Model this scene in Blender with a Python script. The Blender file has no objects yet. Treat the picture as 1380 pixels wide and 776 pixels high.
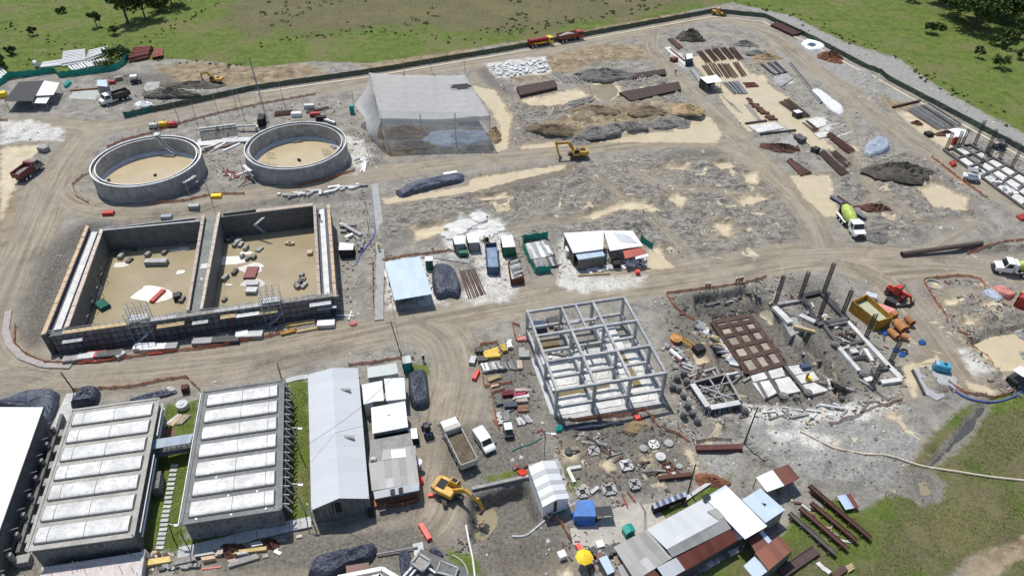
import bpy,bmesh,math,random
import numpy as np
from mathutils import Vector,Matrix,Euler
random.seed(7);rng=np.random.default_rng(7)
from math import pi,cos,sin,atan2
ru_=random.uniform;rr_=random.random
def zv(z): return Vector((0.0,0.0,z))
SC=bpy.context.scene
COL=SC.collection
# ------------------------------------------------------------------ camera
F_,TH_,RO_,H_=960.0,math.radians(39.3),math.radians(0.5),85.0
c_,s_=cos(RO_),sin(RO_)
R0=Vector((1,0,0));D0=Vector((0,-sin(TH_),-cos(TH_)));FW=Vector((0,cos(TH_),-sin(TH_)))
RT=R0*c_-D0*s_;DN=R0*s_+D0*c_
cam=bpy.data.cameras.new('Camera');camo=bpy.data.objects.new('Camera',cam);COL.objects.link(camo)
cam.sensor_width=36;cam.lens=36*F_/1380;cam.clip_end=9000;cam.clip_start=0.5
up=-DN;bk=-FW
camo.matrix_world=Matrix(((RT.x,up.x,bk.x,0),(RT.y,up.y,bk.y,0),(RT.z,up.z,bk.z,H_),(0,0,0,1)))
SC.camera=camo

def P(px,py,z=0.0):
    "where the sight line through a photo pixel meets the level z"
    d=RT*(px-690)+DN*(py-388)+FW*F_
    t=(z-H_)/d.z
    return Vector((d.x*t,d.y*t,z))

# ------------------------------------------------------------------ materials
MATS={}
def nd(nt,t,**kw):
    n=nt.nodes.new(t)
    for k,v in kw.items(): setattr(n,k,v)
    return n
def base_mat(name):
    m=bpy.data.materials.new(name);m.use_nodes=True
    nt=m.node_tree;b=nt.nodes['Principled BSDF']
    return m,nt,b
def lk(nt,a,b): nt.links.new(a,b)
def mix(nt,fac,a,b,mode='MIX'):
    n=nd(nt,'ShaderNodeMix',data_type='RGBA',blend_type=mode)
    for i,v in ((0,fac),(6,a),(7,b)):
        if isinstance(v,(int,float)): n.inputs[i].default_value=v
        elif isinstance(v,tuple): n.inputs[i].default_value=(*v,1) if len(v) == 3 else v
        else: lk(nt,v,n.inputs[i])
    return n.outputs[2]
def mth(nt,op,a,b=None,c=None,clamp=False):
    n=nd(nt,'ShaderNodeMath',operation=op,use_clamp=clamp)
    for i,v in enumerate((a,b,c)):
        if v is None: continue
        if isinstance(v,(int,float)): n.inputs[i].default_value=v
        else: lk(nt,v,n.inputs[i])
    return n.outputs[0]
def noise(nt,vec,scale,detail=4,rough=.55,dist=0):
    n=nd(nt,'ShaderNodeTexNoise');n.inputs['Scale'].default_value=scale
    n.inputs['Detail'].default_value=detail;n.inputs['Roughness'].default_value=rough;n.inputs['Distortion'].default_value=dist
    lk(nt,vec,n.inputs['Vector']);return n.outputs['Fac']
def rng_map(nt,v,a,b,lo=0.0,hi=1.0):
    n=nd(nt,'ShaderNodeMapRange');lk(nt,v,n.inputs[0])
    for i,x in ((1,a),(2,b),(3,lo),(4,hi)): n.inputs[i].default_value=x
    return n.outputs[0]
def pos(nt): return nd(nt,'ShaderNodeNewGeometry').outputs['Position']

def M(name,col,rough=.85,metal=0.0,var=.35,scale=1.2,bump=.15,spot=None,rnd=.25):
    if name in MATS: return MATS[name]
    m,nt,b=base_mat(name);p=pos(nt)
    n1=noise(nt,p,scale,6,.65);n2=noise(nt,p,scale*6,3,.6)
    f=rng_map(nt,n1,.3,.7)
    lo=tuple(c*(1-var) for c in col);hi=tuple(min(1,c*(1+var*.7)) for c in col)
    cc=mix(nt,f,lo,hi)
    if spot: cc=mix(nt,rng_map(nt,n2,.52,.66,0,.85),cc,spot)
    if rnd:
        oi=nd(nt,'ShaderNodeObjectInfo').outputs['Random']
        r=rng_map(nt,oi,0,1,1-rnd,1+rnd)
        hs=nd(nt,'ShaderNodeHueSaturation');lk(nt,r,hs.inputs['Value']);lk(nt,cc,hs.inputs['Color']);cc=hs.outputs[0]
    lk(nt,cc,b.inputs['Base Color']);b.inputs['Roughness'].default_value=rough;b.inputs['Metallic'].default_value=metal
    if bump:
        bn=nd(nt,'ShaderNodeBump');bn.inputs['Strength'].default_value=min(1,bump);bn.inputs['Distance'].default_value=.06
        lk(nt,n2,bn.inputs['Height']);lk(nt,bn.outputs[0],b.inputs['Normal'])
    MATS[name]=m;return m

def SHEET(name,col,stain=None,var=.12,sw=1.0,sl=3.0,rough=.5,metal=0.0,amt=.5,odd=None,oddf=.9):
    "corrugated roofing, in sheets of sw x sl metres, from the mesh UV map (metres)"
    if name in MATS: return MATS[name]
    m,nt,b=base_mat(name);p=pos(nt)
    uv=nd(nt,'ShaderNodeTexCoord').outputs['UV']
    sx=nd(nt,'ShaderNodeSeparateXYZ');lk(nt,uv,sx.inputs[0])
    fu=mth(nt,'FLOOR',mth(nt,'DIVIDE',sx.outputs[0],sw));fv=mth(nt,'FLOOR',mth(nt,'DIVIDE',sx.outputs[1],sl))
    cb=nd(nt,'ShaderNodeCombineXYZ');lk(nt,fu,cb.inputs[0]);lk(nt,fv,cb.inputs[1])
    wn=nd(nt,'ShaderNodeTexWhiteNoise',noise_dimensions='3D');lk(nt,cb.outputs[0],wn.inputs['Vector'])
    w=wn.outputs['Value']
    cc=mix(nt,w,tuple(c*(1-var) for c in col),tuple(min(1,c*(1+var)) for c in col))
    if odd: cc=mix(nt,rng_map(nt,w,oddf,oddf+.01),cc,odd)
    # run-off streaks down the slope and blotches
    mp=nd(nt,'ShaderNodeMapping');mp.inputs['Scale'].default_value=(3.0,.25,1);lk(nt,uv,mp.inputs[0])
    st=noise(nt,mp.outputs[0],1.0,5,.6);bl=noise(nt,p,.55,5,.65)
    k=mth(nt,'MULTIPLY',rng_map(nt,st,.45,.75),rng_map(nt,bl,.35,.65))
    if stain: cc=mix(nt,mth(nt,'MULTIPLY',k,amt),cc,stain)
    # lap joint between sheets
    ju=mth(nt,'ABSOLUTE',mth(nt,'SUBTRACT',mth(nt,'FRACT',mth(nt,'DIVIDE',sx.outputs[0],sw)),.5))
    cc=mix(nt,rng_map(nt,ju,.46,.5,0,.22),cc,tuple(c*.45 for c in col))
    lk(nt,cc,b.inputs['Base Color']);b.inputs['Roughness'].default_value=rough;b.inputs['Metallic'].default_value=metal
    wv=mth(nt,'SINE',mth(nt,'MULTIPLY',sx.outputs[0],2*pi/.25))
    bn=nd(nt,'ShaderNodeBump');bn.inputs['Strength'].default_value=.35;bn.inputs['Distance'].default_value=.02
    lk(nt,wv,bn.inputs['Height']);lk(nt,bn.outputs[0],b.inputs['Normal'])
    MATS[name]=m;return m

# ------------------------------------------------------------------ mesh collector
class MB:
    def __init__(s,o=(0,0,0)): s.v=[];s.f=[];s.uv={};s.o=Vector(o)
    def add(s,vs,fs,uvs=None):
        n=len(s.v);s.v += [tuple(Vector(v)-s.o) for v in vs]
        for i,f in enumerate(fs):
            if uvs and uvs[i]: s.uv[len(s.f)]=uvs[i]
            s.f.append(tuple(n+k for k in f))
        return s
    def box(s,c,sz,rz=0,M_=None):
        x,y,z=sz[0]/2,sz[1]/2,sz[2]/2;cr,sr=cos(rz),sin(rz)
        vs=[]
        for dz in (-z,z):
            for dx,dy in ((-x,-y),(x,-y),(x,y),(-x,y)):
                v=Vector((dx*cr-dy*sr,dx*sr+dy*cr,dz))+Vector(c)
                vs.append(M_ @ v if M_ else v)
        return s.add(vs,[(3,2,1,0),(4,5,6,7),(0,1,5,4),(1,2,6,5),(2,3,7,6),(3,0,4,7)])
    def bar(s,a,b,w,h=None):
        "a rectangular bar between two points, w wide, h deep"
        a,b=Vector(a),Vector(b);h=h or w;d=(b-a)
        if d.length < 1e-6: return s
        d.normalize();sd=d.cross(zv(1))
        if sd.length < 1e-3: sd=Vector((1,0,0))
        sd.normalize();u=sd.cross(d).normalized()
        vs=[p+sd*(i*w/2)+u*(j*h/2) for p in (a,b) for i,j in ((-1,-1),(1,-1),(1,1),(-1,1))]
        return s.add(vs,[(0,1,2,3),(7,6,5,4),(4,5,1,0),(5,6,2,1),(6,7,3,2),(7,4,0,3)])
    def tube(s,a,b,r,n=8,r2=None,cap=True):
        a,b=Vector(a),Vector(b);r2=r if r2 is None else r2;d=(b-a)
        if d.length < 1e-6: return s
        d.normalize();sd=d.cross(zv(1))
        if sd.length < 1e-3: sd=Vector((1,0,0))
        sd.normalize();u=sd.cross(d)
        vs=[]
        for p,q in ((a,r),(b,r2)):
            for k in range(n):
                t=2*pi*k/n;vs.append(p+(sd*cos(t)+u*sin(t))*q)
        fs=[(k,(k+1) % n,n+(k+1) % n,n+k) for k in range(n)]
        if cap: fs += [tuple(range(n))[::-1],tuple(range(n,2*n))]
        return s.add(vs,fs)
    def pipe(s,a,b,r,t=.06,n=12):
        "hollow pipe"
        a,b=Vector(a),Vector(b);d=(b-a).normalized();sd=d.cross(zv(1))
        if sd.length < 1e-3: sd=Vector((1,0,0))
        sd.normalize();u=sd.cross(d);vs=[]
        for p,q in ((a,r),(b,r),(b,r-t),(a,r-t)):
            for k in range(n):
                th=2*pi*k/n;vs.append(p+(sd*cos(th)+u*sin(th))*q)
        fs=[]
        for L in range(4):
            for k in range(n):
                i,j=L*n,((L+1) % 4)*n
                fs.append((i+k,i+(k+1) % n,j+(k+1) % n,j+k))
        return s.add(vs,fs)
    def path(s,pts,r,n=6):
        for a,b in zip(pts[:-1],pts[1:]): s.tube(a,b,r,n)
        return s
    def prism(s,poly,z0,z1):
        n=len(poly);vs=[(p[0],p[1],z0) for p in poly]+[(p[0],p[1],z1) for p in poly]
        ar=sum(poly[i][0]*poly[(i+1) % n][1]-poly[(i+1) % n][0]*poly[i][1] for i in range(n))
        fs=[tuple(range(n))[::-1],tuple(range(n,2*n))]+[(i,(i+1) % n,n+(i+1) % n,n+i) for i in range(n)]
        if ar < 0: fs=[f[::-1] for f in fs]
        return s.add(vs,fs)
    def loft(s,rings,cap=True,close=True):
        n=len(rings[0]);vs=[v for r in rings for v in r];fs=[]
        for i in range(len(rings)-1):
            for k in range(n if close else n-1): fs.append((i*n+k,i*n+(k+1) % n,(i+1)*n+(k+1) % n,(i+1)*n+k))
        if cap: fs += [tuple(range(n))[::-1],tuple(range((len(rings)-1)*n,len(rings)*n))]
        return s.add(vs,fs)
    def side(s,prof,y0,y1,M_=None):
        "a profile in x,z extruded across y (vehicle bodies)"
        n=len(prof);vs=[Vector((p[0],y0,p[1])) for p in prof]+[Vector((p[0],y1,p[1])) for p in prof]
        if M_: vs=[M_ @ v for v in vs]
        return s.add(vs,[tuple(range(n)),tuple(range(2*n-1,n-1,-1))]+[(i,n+i,n+(i+1) % n,(i+1) % n) for i in range(n)])
    def slab(s,q,t,down=zv(-1)):
        "a roof sheet: quad q (world corners a,b,c,d; a-b along the eaves) with thickness, UV in metres"
        q=[Vector(x) for x in q];lo=[x+down*t for x in q]
        W=((q[1]-q[0]).length+(q[2]-q[3]).length)/2;L=((q[3]-q[0]).length+(q[2]-q[1]).length)/2
        nrm=(q[1]-q[0]).cross(q[3]-q[0]);uv=[(0,0),(W,0),(W,L),(0,L)]
        top=(0,1,2,3);fs=[(7,6,5,4),(0,4,5,1),(1,5,6,2),(2,6,7,3),(3,7,4,0)]
        if nrm.z < 0:
            top=(3,2,1,0);uv=uv[::-1];fs=[f[::-1] for f in fs]
        return s.add(q+lo,[top]+fs,[uv]+[None]*5)
    def build(s,name,m,parent=None,smooth=False,bevel=0,loc=None,rz=None):
        me=bpy.data.meshes.new(name);me.from_pydata(s.v,[],s.f)
        if s.uv:
            ul=me.uv_layers.new(name='UVMap')
            for i,uvs in s.uv.items():
                p=me.polygons[i]
                for k,li in enumerate(p.loop_indices): ul.data[li].uv=uvs[k]
        me.materials.append(m)
        if smooth: me.polygons.foreach_set('use_smooth',[True]*len(me.polygons))
        me.update()
        o=bpy.data.objects.new(name,me);COL.objects.link(o)
        if parent is not None: o.parent=parent
        else: o.location=s.o
        if loc is not None: o.location=loc
        if rz is not None: o.rotation_euler=(0,0,rz)
        if bevel:
            b=o.modifiers.new('bevel','BEVEL');b.width=bevel;b.segments=1;b.limit_method='ANGLE'
        return o

def tag(o,label=None,cat=None,group=None,kind=None):
    if label: o['label']=label
    if cat: o['category']=cat
    if group: o['group']=group
    if kind: o['kind']=kind
    return o
def thing(name,label,cat,loc,rz=0,group=None):
    o=bpy.data.objects.new(name,None);o.empty_display_size=.3;COL.objects.link(o)
    o.location=loc;o.rotation_euler=(0,0,rz);return tag(o,label,cat,group)
def dup(root,loc,rz=0,label=None,group=None,scale=None):
    r=root.copy();COL.objects.link(r);r.location=loc;r.rotation_euler=(0,0,rz)
    if label: r['label']=label
    if group: r['group']=group
    if scale: r.scale=(scale,)*3 if isinstance(scale,(int,float)) else scale
    for ch in list(root.children):
        c=ch.copy();COL.objects.link(c);c.parent=r
        for g in list(ch.children):
            d=g.copy();COL.objects.link(d);d.parent=c
    return r

# ------------------------------------------------------------------ terrain
_tab=rng.random((256,256))
def vnoise(x,y):
    xi=np.floor(x).astype(int);yi=np.floor(y).astype(int);fx=x-xi;fy=y-yi
    fx=fx*fx*(3-2*fx);fy=fy*fy*(3-2*fy)
    a=_tab[xi & 255,yi & 255];b=_tab[(xi+1) & 255,yi & 255];c=_tab[xi & 255,(yi+1) & 255];d=_tab[(xi+1) & 255,(yi+1) & 255]
    return a+(b-a)*fx+(c-a)*fy+(a-b-c+d)*fx*fy
def fbm(x,y,oc=5,g=.5):
    t=0;a=1;n=0
    for i in range(oc):
        t=t+a*vnoise(x+17.3*i,y-9.1*i);n += a;a *= g;x=x*2.03;y=y*2.03
    return t/n
def sm(v,a,b):
    t=np.clip((v-a)/(b-a),0,1);return t*t*(3-2*t)
xs=np.arange(-200,215,.42);ys=np.arange(36,300,.42)
def grow(e,sgn):
    o=[];st=1.0;p=e
    while abs(p-e) < 2600: p += sgn*st;st *= 1.22;o.append(p)
    return np.array(o)
xs=np.concatenate([grow(xs[0],-1)[::-1],xs,grow(xs[-1],1)]);ys=np.concatenate([grow(ys[0],-1)[::-1],ys,grow(ys[-1],1)])
X,Y=np.meshgrid(xs,ys)
def poly_px(pts,z=0): return [(P(a,b,z).x,P(a,b,z).y) for a,b in pts]
def sdf_into(A,pts,marg=8.0):
    "signed distance (positive inside) of polygon, max-ed into A"
    pl=np.array(pts);x0,y0=pl.min(0)-marg;x1,y1=pl.max(0)+marg
    i0,i1=np.searchsorted(xs,(x0,x1));j0,j1=np.searchsorted(ys,(y0,y1))
    if i1 <= i0 or j1 <= j0: return
    x=X[j0:j1,i0:i1];y=Y[j0:j1,i0:i1];d=np.full(x.shape,1e9);ins=np.zeros(x.shape,bool)
    for k in range(len(pl)):
        ax,ay=pl[k];bx,by=pl[(k+1) % len(pl)]
        ex,ey=bx-ax,by-ay;t=np.clip(((x-ax)*ex+(y-ay)*ey)/(ex*ex+ey*ey+1e-9),0,1)
        d=np.minimum(d,np.hypot(x-ax-t*ex,y-ay-t*ey))
        with np.errstate(divide='ignore',invalid='ignore'):
            ins ^= ((ay > y) != (by > y)) & (x < (bx-ax)*(y-ay)/(by-ay)+ax)
    sd=np.where(ins,d,-d);A[j0:j1,i0:i1]=np.maximum(A[j0:j1,i0:i1],sd)
def lines_into(A,LAT,S,pts,width,marg=9.0):
    pl=np.array(pts);x0,y0=pl.min(0)-marg-width;x1,y1=pl.max(0)+marg+width
    i0,i1=np.searchsorted(xs,(x0,x1));j0,j1=np.searchsorted(ys,(y0,y1))
    if i1 <= i0 or j1 <= j0: return
    x=X[j0:j1,i0:i1];y=Y[j0:j1,i0:i1];best=np.full(x.shape,1e9);la=np.zeros(x.shape);ss=np.zeros(x.shape);acc=ru_(0,400)
    for k in range(len(pl)-1):
        ax,ay=pl[k];bx,by=pl[k+1];ex,ey=bx-ax,by-ay;L=math.hypot(ex,ey)
        if L < 1e-6: continue
        t=np.clip(((x-ax)*ex+(y-ay)*ey)/(L*L),0,1);d=np.hypot(x-ax-t*ex,y-ay-t*ey)
        sg=np.sign((x-ax)*ey-(y-ay)*ex);u=d < best
        best=np.where(u,d,best);la=np.where(u,d*sg,la);ss=np.where(u,acc+t*L,ss);acc += L
    sd=width/2-best;a=A[j0:j1,i0:i1];u=sd > a
    a[u]=sd[u];LAT[j0:j1,i0:i1][u]=la[u];S[j0:j1,i0:i1][u]=ss[u]
def spline(pts,n=8):
    pts=[Vector((*p,0)) for p in pts];o=[]
    for i in range(len(pts)-1):
        p0,p1,p2,p3=pts[max(i-1,0)],pts[i],pts[i+1],pts[min(i+2,len(pts)-1)]
        for k in range(n):
            t=k/n;o.append(.5*(2*p1+(p2-p0)*t+(2*p0-5*p1+4*p2-p3)*t*t+(3*p1-p0-3*p2+p3)*t ** 3))
    o.append(pts[-1]);return [(p.x,p.y) for p in o]
FIELDS={k: np.full(X.shape,-8.0) for k in ('grass','road','cream','white','dark','tan','rubble','pale')}
LAT=np.zeros(X.shape);SS=np.zeros(X.shape)
def zone(kind,*polys):
    for p in polys: sdf_into(FIELDS[kind],poly_px(p))
FENCE_PX=[(207,151),(345,121),(500,99),(690,67),(800,47),(962,17),(1030,24),(1100,57),(1180,98),(1290,158),(1390,212)]
# outside the perimeter: pasture
site=[(-700,140),(-30,118),(0,112),(60,98),(80,101),(150,93),(185,84),(225,80),(280,84),(345,92),(420,84),(500,86),(600,72),(690,58),(800,40),(962,9),(985,5),(1062,21),(1140,58),(1212,80),(1246,106),(1312,146),(1400,190),
        (1500,400),(1400,520),(1330,540),(1295,551),(1255,590),(1224,632),(1236,672),(1192,668),(1160,690),(1130,672),(1100,690),(1066,700),(1040,745),(1010,790),(1000,900),(-300,900)]
gs=np.full(X.shape,-8.0);sdf_into(gs,poly_px(site));sdf_into(gs,poly_px([(1316,544),(1340,541),(1314,583),(1290,608),(1258,636),(1242,630),(1268,602),(1292,574)]));sdf_into(gs,poly_px([(1220,634),(1250,630),(1274,654),(1270,678),(1240,684),(1224,664)]));sdf_into(gs,poly_px([(1262,790),(1300,755),(1340,738),(1420,706),(1420,745),(1360,762),(1330,790)]));FIELDS['grass']=-gs
zone('grass',[(222,547),(268,540),(246,742),(190,745)],[(386,517),(416,512),(420,690),(424,700),(420,708),(250,742),(246,728),(386,700)],
     [(553,492),(576,490),(580,508),(556,512)],[(880,694),(920,672),(985,640),(980,655),(925,688),(890,700)],
     [(940,776),(985,742),(1010,730),(1020,760),(1010,790)],[(560,752),(575,748),(590,776),(560,776)],[(600,740),(640,750),(650,776),(615,776)],[(655,643),(700,632),(712,640),(660,650)],[(760,625),(775,640),(780,668),(765,660)])
ROADS=[([(-80,520),(30,500),(90,506),(200,500),(330,485),(450,458),(600,425),(750,395),(950,367),(1090,345),(1250,352),(1400,368)],9.5),
         ([(70,232),(90,268),(140,283),(240,281),(330,264),(480,239),(620,220),(770,203),(900,190),(985,202),(1060,255),(1100,305),(1112,345)],7.0),
         ([(-30,172),(60,165),(140,172),(210,160),(300,141),(480,113),(700,76),(850,46),(955,26),(1030,44),(1100,95),(1200,170),(1290,232),(1400,290)],7.5),
         ([(880,42),(880,70),(925,120),(975,165),(1020,210),(1060,250),(1085,290)],5.5),
         ([(560,432),(600,455),(618,500),(606,560),(590,640),(570,700),(500,722),(400,745),(300,760)],10.0),
         ([(120,180),(80,235),(40,330),(5,420),(20,480),(80,505)],10.0),
         ([(1100,345),(1180,372),(1210,400),(1250,450),(1290,505)],8.0),
         ([(1180,372),(1290,362),(1400,352)],6.0),([(640,100),(690,95),(720,108),(700,120)],4),
         ([(775,222),(740,240),(700,250),(640,255)],2.4),([(800,235),(832,265),(800,292),(720,302),(660,315)],2.2),([(850,228),(895,250),(940,256),(1010,262)],2.2),([(880,296),(905,320),(935,352)],2.2),
         ([(1150,310),(1185,262),(1240,300),(1310,300),(1240,345)],2.4),([(1130,130),(1150,180),(1160,240),(1220,290)],2.2),([(1205,470),(1240,430),(1300,392),(1390,420)],2.2),([(660,560),(720,610),(700,640)],2.2),([(680,130),(640,108),(660,88),(720,78)],2.4),([(900,60),(960,45),(1020,60),(1090,110)],2.4)]
for pts,w in ROADS: lines_into(FIELDS['road'],LAT,SS,spline(poly_px(pts)),w)
PUD=[  # muddy puddles that stand as water
    ('cream puddle beside the plastic canopy',[(634,116),(666,122),(690,160),(683,200),(664,207),(674,170),(656,142)]),
    ('cream puddle between the brown steel stacks',[(795,115),(828,110),(840,125),(820,140),(800,134)]),
    ('wide cream puddle along the rubble mounds',[(905,178),(936,150),(958,160),(972,180),(966,193),(910,192),(810,192),(700,202),(705,196),(800,186),(860,180)]),
    ('angular cream puddle beside the haul road bend',[(1064,238),(1118,236),(1122,262),(1132,292),(1112,292),(1085,268)]),
    ('oval cream puddle below the dark soil heap',[(1234,254),(1260,248),(1302,268),(1299,285),(1258,280)]),
    ('cream flooded ground among the steel rows',[(930,78),(985,70),(1012,102),(1062,132),(1112,190),(1130,206),(1092,196),(1046,162),(1008,178),(982,148)]),
    ('long narrow puddle beside the wrapped stack',[(517,268),(627,252),(640,240),(700,231),(762,222),(760,228),(642,258),(520,276)]),
    ('pale pond inside the orange barrier',[(1306,464),(1400,448),(1400,500),(1345,499)]),
    ('bent puddle beside the blue tank',[(1216,492),(1262,481),(1270,488),(1236,497),(1240,521),(1230,536),(1220,512)]),
    ('small puddle by the red roofed shed',[(872,338),(886,334),(908,360),(872,364)]),
    ('small puddle beside the drill mast',[(930,472),(944,474),(954,490),(938,492)]),
    ('brown ditch water along the gravel edge',[(1165,606),(1190,608),(1218,618),(1212,624),(1176,616)]),
    ('mud ringed pond at the pasture edge',[(1228,642),(1246,640),(1262,654),(1262,668),(1240,672),(1230,660)]),
    ('tan puddle around a pile head',[(757,610),(768,604),(778,610),(774,620),(760,620)]),
    ('tan puddle on the pile field',[(808,626),(820,618),(826,634),(818,638)]),
    ('crescent puddle at the pile field edge',[(920,604),(930,608),(944,636),(940,644),(930,626)]),
    ('puddle below the curved orange barrier',[(1300,512),(1345,526),(1335,534),(1305,524)]),
    ('small puddle behind the soil mound',[(955,222),(980,219),(990,228),(970,231)])]
for _,p in PUD:
    if 'ringed' not in _ and 'brown ditch' not in _: zone('cream',p)
zone('cream',[(395+690-300,293),(805,284),(850,270),(880,276),(875,284),(830,284),(800,296)],[(898,268),(912,262),(925,268),(918,282)],[(895,226),(925,224),(926,231),(902,232)],
     [(1000,235),(1022,232),(1020,250),(1004,248)],[(960,300),(985,302),(985,322),(970,318)],[(990,268),(1020,264),(1035,270),(1000,280)],[(1010,100),(1030,102),(1040,125),(1015,118)],
     [(0,200),(62,194),(36,222),(12,270),(0,300)],[(1205,150),(1240,150),(1290,190),(1280,205),(1240,180)],[(1290,240),(1300,238),(1305,244),(1295,247)],
     [(700,135),(740,128),(775,120),(795,130),(760,142),(715,146)],[(1255,380),(1264,380),(1266,388),(1256,388)],[(1272,402),(1288,404),(1288,412),(1274,412)],[(1298,428),(1312,432),(1310,440),(1298,438)],[(1322,408),(1333,410),(1330,418),(1322,414)],
     [(1195,558),(1214,560),(1212,567),(1190,566)],[(640,268),(680,262),(690,268),(650,272)],[(1170,240),(1185,243),(1180,248)],[(1203,237),(1214,240),(1208,244)],[(866,616),(880,618),(878,630),(864,628)],[(752,770),(764,764),(768,776),(756,780)],
     [(555,300+10),(600,300),(604,312),(560,326)])
zone('white',[(0,164),(40,162),(86,174),(84,190),(30,190),(0,196)],[(600,318),(622,292),(650,288),(680,300),(688,352),(700,385),(690,404),(640,412),(618,396),(650,380),(640,345),(604,345)],
     [(752,345),(762,320),(775,350),(800,372),(870,372),(868,384),(790,396),(752,386)],[(1000,545),(1075,555),(1135,545),(1200,540),(1215,552),(1110,575),(1010,572)],[(1035,582),(1085,580),(1130,596),(1110,608),(1050,602)],
     [(1290,470),(1320,478),(1336,500),(1312,508)],[(655,86),(735,76),(742,100),(668,106)],[(518,350),(590,345),(600,410),(520,418)],[(1018,165),(1055,160),(1062,178),(1025,182)],[(1090,160),(1112,158),(1122,178),(1100,182)],[(898,64),(918,74),(928,92),(912,88)],
     [(1040,30+75),(1060,100),(1068,112),(1046,116)],[(465,180),(495,195),(500,215),(480,235),(470,215)],[(1095,560),(1160,556),(1180,566),(1100,574)])
zone('dark',[(625,655),(720,640),(760,700),(770,776),(640,776),(630,720)],[(585,575),(720,575),(750,640),(640,650),(600,640)],[(270,750),(430,715),(560,700),(620,740),(560,776),(300,776)],[(640,470),(712,460),(730,560),(680,580)],[(632,240),(700,229),(778,219),(788,228),(742,246),(700,264),(645,270)],[(660,118),(640,96),(670,88),(690,90),(668,108),(690,122),(700,128),(680,130)],[(470,470),(430,480),(340,500),(345,488),(420,470)],[(1000,352),(1010,346),(1030,350),(1024,358)],  # lower-yard polygons: damp soil plus cloud shade painted as dark ground
     [(60,330),(120,296),(140,300),(70,450),(45,470),(20,462),(30,400)],[(905,400),(1010,385),(1060,440),(1140,545),(1080,560),(980,545),(900,470)],[(900,205),(960,200),(985,208),(960,216),(900,222)],[(740,560),(860,566),(920,590),(935,640),(880,660),(790,660),(760,610)],[(1055,376),(1120,380),(1175,520),(1130,530)],
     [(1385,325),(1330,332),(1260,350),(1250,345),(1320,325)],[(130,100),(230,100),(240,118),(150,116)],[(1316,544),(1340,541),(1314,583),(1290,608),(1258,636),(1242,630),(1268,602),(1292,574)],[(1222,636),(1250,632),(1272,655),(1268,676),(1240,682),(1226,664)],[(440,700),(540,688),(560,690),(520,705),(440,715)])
zone('tan',[(205,92),(260,84),(345,92),(420,102),(340,116),(240,120)],[(735,75),(800,60),(870,62),(875,80),(800,86),(770,100),(740,98)],[(1015,80),(1040,66),(1050,80),(1020,92)],[(740,165),(800,150),(860,140),(930,140),(936,150),(900,160),(780,190),(730,186)],[(515,200),(560,195),(570,208),(520,212)],
     [(690,95),(740,95),(736,110),(690,110)],[(1185,130),(1240,145),(1230,152),(1190,145)],[(0,270),(24,230),(24,330),(0,370)],[(655,735),(700,728),(760,745),(740,776),(650,776)],[(1060,735),(1130,760),(1100,776),(1050,776)],[(1075,700),(1120,700),(1140,745),(1110,750)],[(1330,720),(1400,700),(1400,776),(1290,776),(1300,755)],[(350,88),(420,88),(440,100),(360,112)],[(482,88),(600,68),(640,66),(640,78),(500,96)],
     [(680,60),(760,46),(850,30),(930,10),(930,20),(800,44),(690,66)],[(1250,600),(1270,625),(1300,632),(1290,640),(1250,636)])
zone('rubble',[(515,275),(650,262),(760,230),(900,205),(985,208),(1050,262),(1092,318),(1040,345),(900,352),(870,330),(740,315),(690,300),(600,290),(520,330)],[(680,135),(740,135),(880,95),(940,140),(900,170),(690,196)],[(1130,90),(1180,100),(1200,140),(1150,130)],[(1140,195),(1250,215),(1320,290),(1180,330),(1130,250)],[(900,400),(1060,380),(1140,540),(1000,600),(905,560)],[(740,560),(930,580),(940,650),(790,665)],[(1200,430),(1290,370),(1400,420),(1400,520),(1270,540)],[(1000,560),(1230,540),(1250,600),(1200,660),(1060,650),(960,600)],[(480,175),(515,190),(510,235),(480,235)],[(1290,340),(1400,320),(1400,345),(1310,352)])
zone('pale',[(975,2),(1062,22),(1140,60),(1212,82),(1246,108),(1312,148),(1400,192),(1400,206),(1290,152),(1180,92),(1100,50),(1030,18)],[(1010,560),(1230,545),(1240,600),(1190,655),(1060,645),(1000,590)],[(250,732),(420,690),(560,690),(440,722),(240,752)],[(920,590),(990,590),(1000,640),(950,640)],[(200,162),(345,125),(500,102),(690,70),(960,20),(962,24),(690,78),(345,134),(215,170)],[(1000,55),(1060,70),(1180,140),(1170,150),(1060,90),(1005,70)],
     [(1050,60),(1090,50),(1180,105),(1240,140),(1190,140),(1100,90)])
nz1=fbm(X/9,Y/9,5);nz2=fbm(X/2.2+40,Y/2.2,4);nz3=fbm(X/1.1+90,Y/1.1+31,3)
rub=sm(FIELDS['rubble']+(nz1-.5)*8,-2,2);rd=sm(FIELDS['road'],-1.5,.8);gr=sm(FIELDS['grass']+(nz2-.5)*3,-1,1)
Z=.06+.10*nz2+.10*(nz3-.3)*(1-rd)+rub*(1-rd)*(.85*np.clip(nz2-.42,0,1)*2+.42*nz3+.5*np.clip(nz1-.5,0,1))+gr*(.25*nz2+.8*(nz1-.4))
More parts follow.
